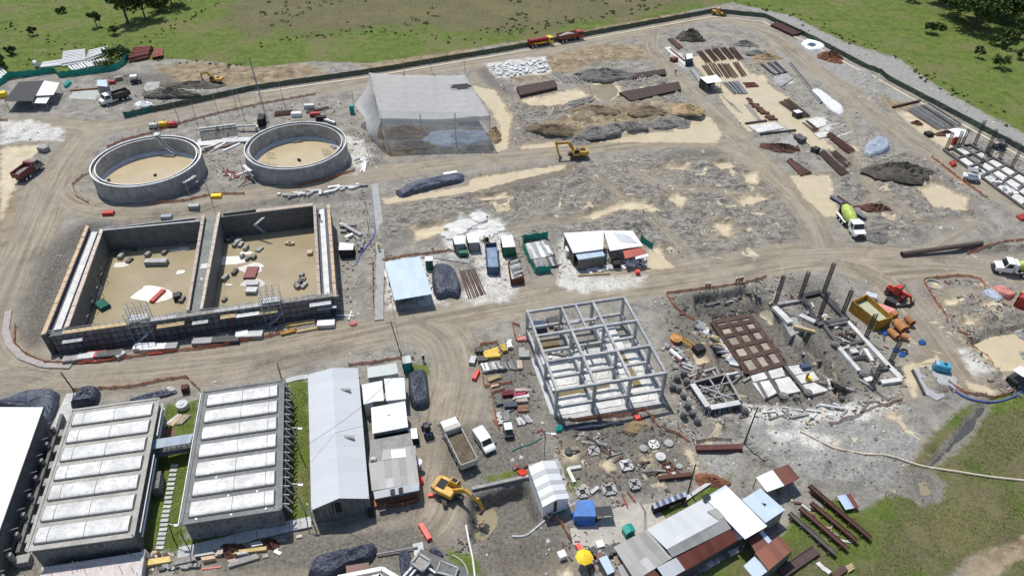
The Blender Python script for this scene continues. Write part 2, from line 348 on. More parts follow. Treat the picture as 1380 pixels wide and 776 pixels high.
# wheel ruts along the roads
Z=Z-rd*.045*np.abs(np.sin(LAT*1.3+7*(fbm(SS/30,LAT*0+3.3,3)-.5))) ** 6+rd*.05*(nz3-.5)
PITS=[([(142,318),(262,302),(424,284),(430,392),(255,412),(100,434)],-2.2,.6),([(1318,546),(1338,543),(1312,582),(1288,606),(1256,634),(1244,628),(1270,602),(1294,574)],-.45,.8),([(1226,640),(1248,638),(1266,655),(1262,672),(1240,676),(1228,662)],-.25,1.0),([(100,305),(270,276),(450,258),(490,265),(498,425),(330,446),(90,488),(30,474),(42,410),(70,345)],-1.0,3.0),
        ([(632,668),(700,651),(716,656),(730,700),(716,716),(660,730),(634,738),(628,700)],-2.4,1.2),
        ([(925,402),(1005,388),(1058,430),(1128,520),(1130,540),(1010,548),(975,520),(950,450)],-2.0,1.5),([(1058,430),(1072,428),(1148,520),(1152,540),(1132,545),(1122,520)],-2.9,1.0),
        ([(1325,398+45),(1400,434),(1400,505),(1345,503),(1300,462)],-.9,1.5),
        ([(112,205),(290,178),(288,262),(130,285),(100,262)],-.4,2),([(318,175),(490,160),(492,225),(340,258)],-.4,2)]
for pl,dep,sl in PITS:
    A=np.full(X.shape,-8.0);sdf_into(A,poly_px(pl));k=sm(A+(nz2-.5)*1.2,0,sl)
    Z=np.where(k > 0,np.minimum(Z,Z*(1-k)+(dep+.12*nz3+.1*nz2)*k),Z)
MOUNDS=[  # photo pixel of the foot centre, radii (m), height, turn
    (815,100,11,4.0,2.6,.15),(800,80,16,6,1.0,.1),(735,178,7,4,1.9,.2),(775,186,8,4,2.0,0),(830,176,9,4.5,2.2,.1),(880,158,8,5,1.8,.2),(925,155,6,5,2.0,0),(790,158,10,3,1.6,.2),(700,150,8,5,1.4,0),(720,172,6,4,1.4,0),(830,148,9,3,1.6,.1),
    (1004,57,5,3,1.4,0),(1026,74,5,2.6,1.3,-.3),(962,66,9,2.5,.8,-.2),(1210,232,9,5,1.4,-.3),(210,140,3.2,1.6,1.0,.2),(245,128,9,3,1.6,.2),(320,105,9,3,1.2,.2),(390,100,9,3,1.4,.1),
    (990,402,11,2.2,1.5,.1),(935,408,6,2,1.1,.1),(720,250,14,3,.9,.1),(575,300,14,7,.7,0),(935,225,15,5,.8,0),(1000,300,8,4,.6,0),(690,742,7,4,1.0,.3),(1340,430,8,1.6,.9,.1),(480,195,3,2.5,1.0,0),(498,390,3,7,.8,.1),(490,320,3,6,.8,0),(1350,335,11,2.2,1.0,.1),(945,448,4,3,.7,0),(1060,720,5,3,.4,0)]
for px,py,rx,ry,h,tr in MOUNDS:
    p=P(px,py);cx,sx_=cos(tr),sin(tr);dx=X-p.x;dy=Y-p.y
    q=np.hypot((dx*cx+dy*sx_)/rx,(-dx*sx_+dy*cx)/ry)+(nz2-.5)*.45
    Z=Z+.75*h*np.clip(1-q,0,1) ** .85*(.75+.5*nz3)
ck=sm(FIELDS['cream']+(nz2-.5)*2.2,-.4,.9);Z=np.where(Z > -.3,Z*(1-ck)+(-.10+.06*nz3)*ck,Z-.3*ck)
# the ditch of dark water in the pasture
def gz(x,y):
    i=min(max(int(np.searchsorted(xs,x))-1,0),len(xs)-2);j=min(max(int(np.searchsorted(ys,y))-1,0),len(ys)-2)
    tx=(x-xs[i])/(xs[i+1]-xs[i]);ty=(y-ys[j])/(ys[j+1]-ys[j])
    return float((Z[j,i]*(1-tx)+Z[j,i+1]*tx)*(1-ty)+(Z[j+1,i]*(1-tx)+Z[j+1,i+1]*tx)*ty)
def gzmin(x,y,r):
    return min(gz(x+r*a,y+r*b) for a,b in ((0,0),(1,0),(-1,0),(0,1),(0,-1)))
def G(px,py):
    "ground point seen through a photo pixel"
    p=P(px,py,0)
    for _ in range(3): p=P(px,py,gz(p.x,p.y))
    return p
def fld(k,x,y):
    i=int(np.searchsorted(xs,x))-1;j=int(np.searchsorted(ys,y))-1;return FIELDS[k][j,i]

def ground_material():
    m,nt,b=base_mat('ground');p=pos(nt)
    at=lambda n: (lambda a: a.outputs['Fac'])(nd(nt,'ShaderNodeAttribute',attribute_name=n))
    big=noise(nt,p,.06,4,.6);mid=noise(nt,p,.35,6,.62,.4);fine=noise(nt,p,2.2,6,.7);gran=noise(nt,p,7,3,.7)
    def msk(n,w,amp,src=mid,off=0.0):
        v=mth(nt,'ADD',at(n),mth(nt,'MULTIPLY',mth(nt,'SUBTRACT',src,.5-off),amp));return rng_map(nt,v,-w,w)
    ff=rng_map(nt,fine,.34,.66);mm=rng_map(nt,mid,.36,.64);gg=rng_map(nt,gran,.3,.7)
    grav=mix(nt,mm,(.115,.106,.09),(.325,.302,.262));grav=mix(nt,mth(nt,'MULTIPLY',ff,.5),grav,(.47,.445,.39));grav=mix(nt,rng_map(nt,gran,.35,.5,.45,0),grav,(.13,.12,.105))
    # broken grey fill: stretched streaks left by tracks, pale stones
    mp=nd(nt,'ShaderNodeMapping');mp.inputs['Rotation'].default_value=(0,0,.5);mp.inputs['Scale'].default_value=(.6,1.05,1);lk(nt,p,mp.inputs[0])
    stk=noise(nt,mp.outputs[0],.55,8,.7,2.0)
    rub=mix(nt,rng_map(nt,stk,.40,.60),(.080,.074,.064),(.36,.337,.295));rub=mix(nt,rng_map(nt,fine,.55,.7,0,.8),rub,(.52,.495,.44));rub=mix(nt,rng_map(nt,gran,.36,.5,.5,0),rub,(.11,.10,.09))
    rub=mix(nt,rng_map(nt,big,.45,.62,0,.35),rub,(.31,.27,.205))
    cc=mix(nt,msk('rubble',1.5,7),grav,rub)
    cc=mix(nt,msk('pale',.8,3),cc,mix(nt,ff,(.20,.195,.18),(.41,.40,.37)))
    cc=mix(nt,msk('tan',1.2,5),cc,mix(nt,mm,(.17,.13,.08),(.38,.305,.20)))
    cb=nd(nt,'ShaderNodeCombineXYZ');lk(nt,mth(nt,'MULTIPLY',at('lat'),1.0),cb.inputs[0]);lk(nt,mth(nt,'MULTIPLY',at('run'),.045),cb.inputs[1])
    trk=mth(nt,'ADD',mth(nt,'MULTIPLY',noise(nt,cb.outputs[0],.62,5,.6,2.2),.62),mth(nt,'MULTIPLY',noise(nt,p,.22,6,.66,1.0),.38))
    road=mix(nt,rng_map(nt,trk,.38,.62),(.185,.156,.114),(.44,.382,.292));road=mix(nt,rng_map(nt,fine,.5,.72,0,.5),road,(.46,.405,.31));road=mix(nt,rng_map(nt,big,.4,.62,0,.4),road,(.30,.275,.235))
    road=mix(nt,rng_map(nt,gran,.36,.5,.35,0),road,(.15,.13,.10))
    cc=mix(nt,msk('road',1.3,4),cc,road)
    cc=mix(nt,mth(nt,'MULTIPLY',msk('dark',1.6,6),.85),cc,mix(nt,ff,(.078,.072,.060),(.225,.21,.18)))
    cc=mix(nt,mth(nt,'MULTIPLY',msk('white',.7,3.5),rng_map(nt,mth(nt,'ADD',mth(nt,'MULTIPLY',mid,.6),mth(nt,'MULTIPLY',fine,.4)),.36,.56,.2,1)),cc,mix(nt,ff,(.50,.485,.445),(.72,.71,.67)))
    wet=msk('cream',.45,3.4,noise(nt,p,.6,6,.66,.5));cream=mix(nt,mm,(.46,.38,.245),(.61,.525,.37))
    damp=msk('cream',1.6,3.4,mid,.35);cc=mix(nt,mth(nt,'MULTIPLY',damp,.5),cc,(.30,.24,.165))
    # small dried mud blotches everywhere on the bare site
    bl=mth(nt,'MULTIPLY',rng_map(nt,noise(nt,p,.24,5,.6,.6),.615,.64),rng_map(nt,at('rubble'),-3,1));wet=mth(nt,'MAXIMUM',wet,mth(nt,'MULTIPLY',bl,.9))
    cc=mix(nt,wet,cc,cream)
    g1=mix(nt,mm,(.090,.142,.022),(.165,.222,.042));g1=mix(nt,rng_map(nt,fine,.42,.7,0,.55),g1,(.135,.135,.05));g1=mix(nt,rng_map(nt,gran,.35,.55,.5,0),g1,(.040,.056,.014))
    scr_shade=mix(nt,ff,(.085,.088,.036),(.19,.165,.09));g1=mix(nt,rng_map(nt,mth(nt,'ADD',mth(nt,'MULTIPLY',at('scrub'),.06),mth(nt,'ADD',mth(nt,'SUBTRACT',mid,.5),mth(nt,'MULTIPLY',mth(nt,'SUBTRACT',big,.5),2.6))),-.22,.22),g1,scr_shade)
    g1=mix(nt,rng_map(nt,big,.5,.62,0,.5),g1,(.19,.17,.075))
    gm=msk('grass',.35,2.6,noise(nt,p,.9,5,.7));cc=mix(nt,gm,cc,g1)
    lk(nt,cc,b.inputs['Base Color'])
    lk(nt,mth(nt,'SUBTRACT',.95,mth(nt,'MULTIPLY',wet,.5)),b.inputs['Roughness']);b.inputs['Specular IOR Level'].default_value=.25
    h=mth(nt,'ADD',mth(nt,'MULTIPLY',fine,.6),mth(nt,'MULTIPLY',gran,.35));h=mth(nt,'MULTIPLY',h,mth(nt,'SUBTRACT',1.0,wet))
    bn=nd(nt,'ShaderNodeBump');bn.inputs['Strength'].default_value=.8;bn.inputs['Distance'].default_value=.3;lk(nt,h,bn.inputs['Height']);lk(nt,bn.outputs[0],b.inputs['Normal'])
    return m
SCRUB_SHADE=np.full(X.shape,-8.0)
sdf_into(SCRUB_SHADE,poly_px([(360,-60),(1000,-60),(940,6),(820,30),(700,48),(640,50),(560,40),(420,50),(330,50),(300,25)]))
sdf_into(SCRUB_SHADE,poly_px([(1200,620),(1260,640),(1290,560),(1420,530),(1420,640),(1420,810),(1120,810),(1180,690)]));sdf_into(SCRUB_SHADE,poly_px([(1250,740),(1420,690),(1420,800),(1230,800)]));sdf_into(SCRUB_SHADE,poly_px([(1060,690),(1110,700),(1150,745),(1140,800),(1010,800)]));sdf_into(SCRUB_SHADE,poly_px([(1260,640),(1350,630),(1400,650),(1330,690),(1270,690)]))  # near-right olive mixes swamp grass with cloud shade painted into the colour
def build_ground():
    ny,nx=X.shape;me=bpy.data.meshes.new('ground')
    me.vertices.add(nx*ny);co=np.stack([X,Y,Z],-1).astype(np.float32);me.vertices.foreach_set('co',co.ravel())
    i=np.arange(nx*ny).reshape(ny,nx);q=np.stack([i[:-1,:-1],i[:-1,1:],i[1:,1:],i[1:,:-1]],-1).reshape(-1,4)
    nf=len(q);me.loops.add(nf*4);me.loops.foreach_set('vertex_index',q.ravel().astype(np.int32));me.polygons.add(nf)
    me.polygons.foreach_set('loop_start',np.arange(0,nf*4,4,dtype=np.int32));me.polygons.foreach_set('loop_total',np.full(nf,4,np.int32))
    me.polygons.foreach_set('use_smooth',np.ones(nf,bool))
    for k,A in list(FIELDS.items())+[('lat',LAT),('run',SS),('scrub',SCRUB_SHADE)]:
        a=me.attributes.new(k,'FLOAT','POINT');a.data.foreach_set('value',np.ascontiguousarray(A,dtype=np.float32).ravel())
    me.update(calc_edges=True);me.validate()
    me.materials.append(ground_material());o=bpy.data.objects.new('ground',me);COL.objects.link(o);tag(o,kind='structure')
build_ground()
MUDW=M('muddy water',(.55,.46,.305),rough=.18,var=.10,scale=.3,bump=0,rnd=0)
BROWNW=M('brown water',(.27,.23,.145),rough=.12,var=.15,scale=.3,bump=0,rnd=0)
def water(px,z,m=MUDW,grow_=.6,name='muddy_puddle'):
    pl=[Vector((*q,0)) for q in spline(poly_px(list(px)+[px[0]],z),4)[:-1]];c=sum(pl,Vector())/len(pl)
    pl=[q+(q-c).normalized()*grow_ for q in pl];b=MB((c.x,c.y,z));b.add([(q.x,q.y,z) for q in pl],[tuple(range(len(pl)))])
    o=b.build(name,m);bm=bmesh.new();bm.from_mesh(o.data);bmesh.ops.triangulate(bm,faces=bm.faces)
    for f in bm.faces:
        if f.normal.z < 0: f.normal_flip()
    bm.to_mesh(o.data);bm.free();return tag(o,kind='structure')
for i,(lab,px) in enumerate(PUD):
    if 'inside the orange' in lab: water(px,-.72,MUDW,1.5);continue
    if 'ringed' in lab: water(px,-.13,BROWNW,.6);continue
    water(px,.02,BROWNW if ('brown' in lab or 'ringed' in lab) else MUDW,.8)
water([(636,690),(660,684),(668,704),(650,726),(636,730)],-2.26,BROWNW,.3)
# dark stream in the pasture
water([(1320,547),(1336,545),(1311,580),(1287,604),(1255,632),(1246,627),(1271,602),(1296,574)],-.12,M('dark ditch water',(.085,.085,.075),rough=.3,var=.3,bump=0),.2,'ditch_water')
# ------------------------------------------------------------------ materials of things
CONC=M('concrete',(.37,.365,.35),var=.4,scale=.6,spot=(.20,.20,.195),rnd=.08)
CONCL=M('pale concrete',(.56,.56,.55),var=.25,scale=.6,spot=(.40,.39,.37),rnd=.06)
CONCD=M('grimy concrete',(.17,.17,.165),var=.4,scale=.45,spot=(.07,.07,.068),rnd=.06)
WCONC=M('white lime concrete',(.66,.65,.62),var=.25,scale=.7,spot=(.46,.45,.42),rnd=.05)
FORMW=M('dark formwork',(.125,.123,.118),var=.4,scale=.8,spot=(.18,.175,.165))
PLYP=M('salmon plywood',(.50,.405,.335),var=.3,scale=1.2,spot=(.66,.58,.52))
PLYO=M('orange plywood',(.54,.39,.26),var=.3,scale=1.2,spot=(.66,.5,.3))
WOOD=M('raw timber',(.46,.35,.20),var=.3,scale=1.5)
YWOOD=M('yellow timber',(.66,.50,.20),var=.2,scale=1.5)
GREYW=M('weathered timber',(.27,.255,.235),var=.35,scale=1.5)
STEELG=M('grey steel',(.30,.305,.31),rough=.55,metal=.3,var=.3)
GALV=M('galvanised steel',(.52,.54,.55),rough=.5,metal=.3,var=.2)
RUST=M('rusty steel',(.105,.045,.03),var=.45,scale=2,spot=(.07,.03,.02))
RUSTB=M('brown rebar',(.085,.05,.038),var=.45,scale=2,spot=(.06,.035,.028))
DARK=M('dark steel',(.045,.045,.048),rough=.6,var=.4)
BLACK=M('black rubber',(.018,.018,.019),rough=.75,var=.4)
WHITE=M('white paint',(.80,.80,.79),rough=.45,var=.06,scale=.8,spot=(.68,.67,.64),rnd=.03)
WHITEP=M('white pvc',(.78,.78,.76),rough=.4,var=.1,scale=2,spot=(.6,.58,.54),rnd=.08)
REDP=M('red paint',(.50,.045,.032),rough=.45,var=.25)
REDB=M('bright red plastic',(.70,.07,.04),rough=.5,var=.15)
MAROON=M('maroon paint',(.19,.045,.04),rough=.55,var=.3)
PINK=M('pink sheet',(.66,.27,.23),var=.2)
YEL=M('machine yellow',(.60,.33,.045),rough=.5,var=.3,spot=(.36,.25,.10))
YELB=M('bright yellow',(.80,.55,.02),rough=.5,var=.1)
LIME=M('lime drum paint',(.50,.62,.12),rough=.45,var=.12)
BLUE=M('blue paint',(.06,.17,.38),rough=.5,var=.25)
BLUEC=M('navy blue container',(.05,.085,.17),rough=.55,var=.3,spot=(.14,.14,.16))
BLUET=M('blue tarpaulin',(.03,.14,.42),rough=.5,var=.3,bump=.4)
TEAL=M('green shade net',(.012,.30,.215),rough=.75,var=.22,rnd=.1)
DTEAL=M('dark green shade net',(.030,.072,.040),rough=.9,var=.4,scale=.5,spot=(.05,.10,.06),rnd=.1)
TEALB=M('teal plastic',(.01,.32,.26),rough=.5,var=.15)
ORNET=M('orange safety mesh',(.58,.19,.09),rough=.8,var=.3,scale=.8,spot=(.45,.20,.13))
PNET=M('faded pink mesh',(.44,.23,.18),rough=.85,var=.3,scale=.8)
BTARP=M('black plastic sheet',(.045,.055,.085),rough=.5,var=.55,scale=1.2,bump=.8,spot=(.10,.115,.16))
GTARP=M('grey blue plastic sheet',(.30,.35,.42),rough=.4,var=.35,scale=1.2,bump=.5,spot=(.55,.58,.62))
WTARP=M('white plastic sheet',(.76,.76,.75),rough=.5,var=.12,scale=1.2,bump=.4)
GLASS=M('dark window glass',(.02,.023,.027),rough=.12,var=.2,bump=0,rnd=0)
SOILD=M('dark soil',(.10,.088,.07),rough=.95,var=.5,scale=.8,bump=.8)
SOILR=M('red brown soil',(.20,.085,.045),rough=.95,var=.4,scale=1.2,bump=.8)
SOILT=M('tan soil',(.38,.275,.15),rough=.95,var=.4,scale=.6,bump=.8,spot=(.22,.16,.10))
GRAVH=M('grey gravel heap',(.19,.178,.155),rough=.95,var=.4,scale=.8,bump=.8,spot=(.36,.35,.34))
STONEW=M('white stone',(.72,.715,.70),rough=.9,var=.2,scale=2)
SKIN=M('skin',(.28,.16,.10),rough=.7,var=.1,bump=0)
HIVIS=M('orange work vest',(.75,.22,.03),rough=.8,var=.15,bump=0)
DENIM=M('dark work clothes',(.05,.06,.09),rough=.9,var=.3,bump=0)
GREEN=M('green cabin paint',(.015,.17,.09),rough=.5,var=.15)
S_WHITE=SHEET('white roofing',(.64,.66,.67),(.62,.63,.63),var=.07,amt=.6)
S_WHITE2=SHEET('bright white roofing',(.82,.83,.83),(.60,.60,.58),var=.05,amt=.45)
S_BLUE=SHEET('pale blue roofing',(.46,.56,.66),(.68,.72,.75),var=.07,amt=.35)
S_GREY=SHEET('weathered grey roofing',(.30,.295,.285),(.16,.155,.15),var=.28,amt=.7,odd=(.42,.42,.42),oddf=.85)
S_GREYL=SHEET('light grey roofing',(.50,.52,.53),(.42,.42,.41),var=.08,amt=.4)
S_RUST=SHEET('rusty roofing',(.135,.036,.022),(.07,.022,.016),var=.3,amt=.8,odd=(.22,.07,.035),oddf=.85)
S_RUSTO=SHEET('orange rust roofing',(.22,.07,.035),(.10,.03,.02),var=.35,amt=.8)
S_RED=SHEET('faded red roofing',(.42,.085,.06),(.30,.07,.05),var=.1,amt=.5)
S_PANEL=SHEET('blue ribbed panel',(.40,.50,.66),(.25,.32,.46),var=.2,sw=.5)
PLANKS=M('terrace slab',(.25,.245,.235),var=.25,scale=.6,spot=(.33,.32,.3))

def sheer(m,f):
    nt=m.node_tree;o=nt.nodes['Material Output'];b=nt.nodes['Principled BSDF'];t=nd(nt,'ShaderNodeBsdfTransparent');x=nd(nt,'ShaderNodeMixShader');x.inputs[0].default_value=f;lk(nt,b.outputs[0],x.inputs[1]);lk(nt,t.outputs[0],x.inputs[2]);lk(nt,x.outputs[0],o.inputs[0])
sheer(ORNET,.45);sheer(PNET,.5);sheer(DTEAL,.22)
def up3(v,z): return Vector((v.x,v.y,v.z+z))
def cen(pts): return sum((Vector(p) for p in pts),Vector())/len(pts)
def lerp(a,b,t): return a+(b-a)*t
def bil(q,u,v): return lerp(lerp(q[0],q[1],u),lerp(q[3],q[2],u),v)

# ------------------------------------------------------------------ round concrete tanks
def tank(px,z_top,r,label,extras):
    c=P(*px,z_top);zb=-.4;wl=.15
    t=thing('circular_tank',label,'water tank',(c.x,c.y,0),0,'round concrete settling tanks')
    n=96
    def ring(r_,z): return [(r_*cos(2*pi*k/n),r_*sin(2*pi*k/n),z) for k in range(n)]
    b=MB();b.loft([ring(r,zb),ring(r,z_top),ring(r-.28,z_top),ring(r-.30,z_top-.75),ring(r-.95,z_top-.75),ring(r-.97,z_top-.12),ring(r-1.2,z_top-.12),ring(r-1.2,zb+.3)],cap=False)
    b.build('wall',CONC,t)
    b=MB();b.loft([ring(r+.012,z_top-.22),ring(r+.012,z_top+.004),ring(r-.27,z_top+.004)],cap=False);b.loft([ring(r-.98,z_top-.116),ring(r-1.19,z_top-.116)],cap=False);b.build('rim_coping',M('rim concrete',(.68,.68,.67),var=.2,scale=.6),t)
    b=MB();b.loft([ring(r-1.19,wl+.5),ring(r-2.2,wl-.02),ring(r-3.2,wl-.4)],cap=False);b.build('floor_margin',WCONC,t)
    b=MB();b.add(ring(r-1.3,wl+.03),[tuple(range(n))]);b.build('standing_water',M('tank water',(.52,.43,.275),rough=.15,var=.1,scale=.2,bump=0,rnd=0),t)
    b=MB()                                        # pour joints
    for k in range(24):
        a=2*pi*k/24;b=MB();b.box(((r+.004)*cos(a),(r+.004)*sin(a),(z_top-.3+zb)/2),(.05,.02,z_top-.3-zb),a+pi/2);b.build('pour_joint',CONCD,t)
    pass
    for k in extras: k(t,r,z_top,wl)
    return t
def stair(az):
    def f(t,r,zt,wl):
        d=Vector((cos(az),sin(az),0));sdv=Vector((-d.y,d.x,0));b=MB()
        b.box(d*(r-.2)+zv(zt+.5),(1.6,1.2,.08),az)
        for s in (-.6,.6):
            for q in (-.7,.7): b.tube(d*(r-.2+q)+sdv*s+zv(zt-1),d*(r-.2+q)+sdv*s+zv(zt+1.7),.04,5)
            p0=d*(r-1.2)+sdv*s+zv(zt+.5);p1=d*(r-2.0)+sdv*(s-1.6)+zv(zt-1.7);p2=d*(r-3.4)+sdv*(s-4.2)+zv(wl+.4)
            b.bar(p0,p1,.12,.2);b.bar(p1,p2,.12,.2)
            b.tube(p0+zv(1),p1+zv(1),.035,5);b.tube(p1+zv(1),p2+zv(1),.035,5)
        b.build('access_stair',GALV,t)
    return f
def plat(az,off,m=None,side=0,name='floating_platform',sz=(2.6,1.0,.3),rot=0):
    def f(t,r,zt,wl):
        b=MB();d=Vector((cos(az),sin(az),0));c=d*off
        b.box((c.x,c.y,wl+.2),sz,az+pi/2+rot);b.box((c.x,c.y,wl+.4),(sz[0]*.8,sz[1]*.6,.12),az+pi/2+rot);b.build(name,m or GREYW,t)
    return f
def outer_scaffold(az):
    def f(t,r,zt,wl):
        b=MB();m=MB()
        for k in range(5):
            a=az+k*.07
            for rr in (r+.5,r+1.5): b.tube((rr*cos(a),rr*sin(a),-.4),(rr*cos(a),rr*sin(a),zt-.2-.3*k),.05,5)
            if k:
                for z in (1.2,2.6): m.bar((( r+1)*cos(a-.07),(r+1)*sin(a-.07),z),((r+1)*cos(a),(r+1)*sin(a),z),.8,.06)
        b.build('scaffold_pole',STEELG,t);m.build('scaffold_deck',GALV,t)
    return f
tank((197.3,215.1),4.2,11.85,'grey round tank with a white stair and small raft, farther from the plastic canopy',[stair(math.radians(100)),plat(math.radians(85),8.9),plat(math.radians(200),9.2,RUST,sz=(1.6,.7,.3)),plat(math.radians(-20),1.0,BLACK,sz=(.7,.3,.5)),outer_scaffold(math.radians(-35))])
def rebar_mats(t,r,zt,wl):
    b=MB()
    for az,off in ((-2.2,7.2),(-2.45,6.3),(-2.7,7.4),(2.9,7.0),(-1.5,5.5),(.3,7.2),(.55,7.0),(-1.35,6.0)):
        c=Vector((off*cos(az),off*sin(az),wl))
        for k in range(5):
            b.tube(c+Vector((-.9+k*.45,-1,.1)),c+Vector((-.9+k*.45+.2,-1.2,1.6)),.04,4);
        b.tube(c+Vector((-1,-1,.8)),c+Vector((1,-1,.9)),.04,4);b.tube(c+Vector((-.8,-1.1,1.3)),c+Vector((1,-1.1,1.4)),.04,4)
    b.build('rebar_starter',STEELG,t)
tank((398.4,194.2),4.2,11.8,'grey round tank with rebar starters standing in muddy water, next to the plastic canopy',[plat(math.radians(105),9.0),plat(math.radians(40),9.4,STEELG,sz=(2,1,.2)),plat(math.radians(-80),.8,BLACK,sz=(.4,.2,.9)),plat(math.radians(-60),1.2,BLACK,sz=(.4,.2,.9)),outer_scaffold(math.radians(-145)),rebar_mats])

# ------------------------------------------------------------------ the big twin basin
ZT=4.2;ZF=-.9
def B(px,py,z=ZT): return P(px,py,z)
bl=thing('twin_basin','huge rectangular concrete basin in two flooded halves with salmon formwork edges','water basin',(*P(255,380).xy,0))
o=Vector(bl.location)
def wallpiece(name,q,z0,z1,m,par=bl):
    b=MB(o);b.prism([(p.x,p.y) for p in q],z0,z1);return b.build(name,m,par)
OL=(B(116,304),B(55,452));IL=(B(139,309),B(92,440))          # left channel wall: outer and inner top lines
OR=(B(444,275),B(453.5,400));IR=(B(422,277),B(428,398))
CL=(B(272,290),B(251,418));CR=(B(297,286),B(273,416))
for nm,(a,b_),(c,d),fz in (('channel_wall',OL,IL,0),('channel_wall',IR,OR,1),('centre_wall',CL,CR,2)):
    t0,t1,t2,t3=a,c,d,b_
    def across(u,z): return [lerp(t0,t1,u)+zv(z-ZT),lerp(t3,t2,u)+zv(z-ZT)]
    w1=wallpiece(nm,[lerp(t0,t1,0),lerp(t0,t1,.16),lerp(t3,t2,.16),lerp(t3,t2,0)],-1.3,ZT-.25,FORMW)
    wallpiece(nm,[lerp(t0,t1,.84),t1,t2,lerp(t3,t2,.84)],-1.3,ZT-.25,FORMW)
    wallpiece('channel_bed',[lerp(t0,t1,.16),lerp(t0,t1,.84),lerp(t3,t2,.84),lerp(t3,t2,.16)],-1.3,ZT-.9,M('damp slab',(.16,.17,.155),var=.35,scale=.5,spot=(.30,.31,.28)) if fz == 2 else BTARP)
    for u0,u1 in ((-.01,.17),(.83,1.01)):
        N=16                                                       # plywood edging in boards of uneven length
        b=MB(o)
        for k in range(N):
            e0,e1=k/N,(k+ru_(.9,1.0))/N;j=ru_(-.02,.05)
            b.prism([tuple(lerp(lerp(t0,t1,u),lerp(t3,t2,u),e).xy) for u,e in ((u0,e0),(u1,e0),(u1,e1),(u0,e1))],ZT-.25,ZT+j)
        b.build('formwork_edge',PLYO if (fz == 1 and u0 > .5) or (fz == 0 and u0 < 0) else PLYP,bl)
    if fz != 2:
        b=MB(o);b.prism([tuple(lerp(lerp(t0,t1,u),lerp(t3,t2,u),e).xy) for u,e in ((.34,.03),(.64,.02),(.64,.97),(.34,.96))],ZT-.9,ZT-.55);b.build('white_trough',WCONC,bl)
    else:
        for e,w_ in ((.55,.5),(.68,.2)):
            p=lerp(lerp(t0,t1,.5),lerp(t3,t2,.5),e);b=MB(o);b.box((p.x,p.y,ZT-.88),(w_*2.4,w_*3,.05),.2);b.build('lime_patch',WCONC,bl)
# back walls, front wall
def strip(name,a,b_,th,z0,z1,m,back=True):
    d=(b_-a).normalized();nrm=Vector((-d.y,d.x,0))*(th if back else -th)
    return wallpiece(name,[a,b_,b_+nrm,a+nrm],z0,z1,m)
strip('back_wall',B(139,311),B(268,298.5),.35,-1.3,ZT,FORMW);strip('back_wall',B(297,293),B(422,278),.35,-1.3,ZT,FORMW)
strip('coping',B(139,310.6,ZT+.02),B(268,298.2,ZT+.02),.32,ZT,ZT+.06,CONCL);strip('coping',B(345,286.6,ZT+.02),B(422,277.6,ZT+.02),1.1,ZT,ZT+.12,PLYP)
strip('back_wall',B(139,306.5),B(262,292.5),.3,-1.3,ZT-.3,CONC);strip('back_wall',B(300,287),B(345,281),.3,-1.3,ZT-.2,GREYW)
fw=(B(66,451),B(456,397))
dF=(fw[1]-fw[0]).normalized();nF=Vector((-dF.y,dF.x,0));LF=(fw[1]-fw[0]).length
wallpiece('front_wall',[fw[0],fw[1],fw[1]+nF*.5,fw[0]+nF*.5],-1.4,ZT-.35,M('wet dark concrete',(.19,.187,.18),var=.4,scale=.4,spot=(.20,.195,.19)))
b=MB(o)
for k in range(40):                                                   # panel joints on the outer face
    p=fw[0]+dF*(LF*(k+.5)/40)-nF*.03;b.bar(p+zv(-1.3-ZT),p+zv(-.4),.05,.07)
for z in (-3.8,-2.6,-1.4): b.bar(fw[0]-nF*.04+zv(z),fw[1]-nF*.04+zv(z),.07,.1)
b.build('form_rib',DARK,bl)
for e0,e1,m_,dz in ((.04,.255,WOOD,0),(.30,.42,STEELG,.05),(.42,.55,GREYW,0),(.55,.74,STEELG,.05),(.74,.99,GREYW,.02)):
    q0,q1=fw[0]+dF*LF*e0,fw[0]+dF*LF*e1;b=MB(o);b.prism([tuple(p.xy) for p in (q0,q1,q1+nF*.9,q0+nF*.9)],ZT-.35,ZT-.2+dz);b.build('wall_deck',m_,bl)
b=MB(o)
for k in range(44):                                                   # guard rails along the front wall
    p=fw[0]+dF*(LF*(k+.3)/44);b.tube(p+zv(-.2),p+zv(.9),.035,4)
b.bar(fw[0]+zv(.85),fw[1]+zv(.85),.06);b.bar(fw[0]+zv(.4),fw[1]+zv(.4),.05)
b.build('guard_rail',STEELG,bl)
for e,z in ((.07,-1.3),(.40,-.9),(.50,-1.2),(.60,-.8),(.665,-1.0),(.73,-1.1),(.93,-.9),(.95,-1.9)):
    p=fw[0]+dF*LF*e-nF*.7;w_=ru_(2.2,4.5);b=MB(o);b.bar(p-dF*w_/2+zv(z),p+dF*w_/2+zv(z),1.0,.08)
    for s in (-.45,.45): b.tube(p+dF*w_*s+zv(z),p+dF*w_*s+nF*.7+zv(z-.8),.05,4)
    b.build('wall_platform',GALV if rr_() < .7 else WOOD,bl)
for e in (.11,.15,.19,.24,.27,.345,.40,.41,.435,.46,.48,.52,.56,.585,.605,.62,.64,.68,.76,.83,.91):
    p=fw[0]+dF*LF*e-nF*.15;b=MB(o);b.tube(p+dF*random.choice((-1.4,-.4,0,.1,.9))-nF*ru_(.2,1.2)+zv(-1.0-ZT),p+zv(-.5),.055,5);b.build('red_prop',MAROON,bl)
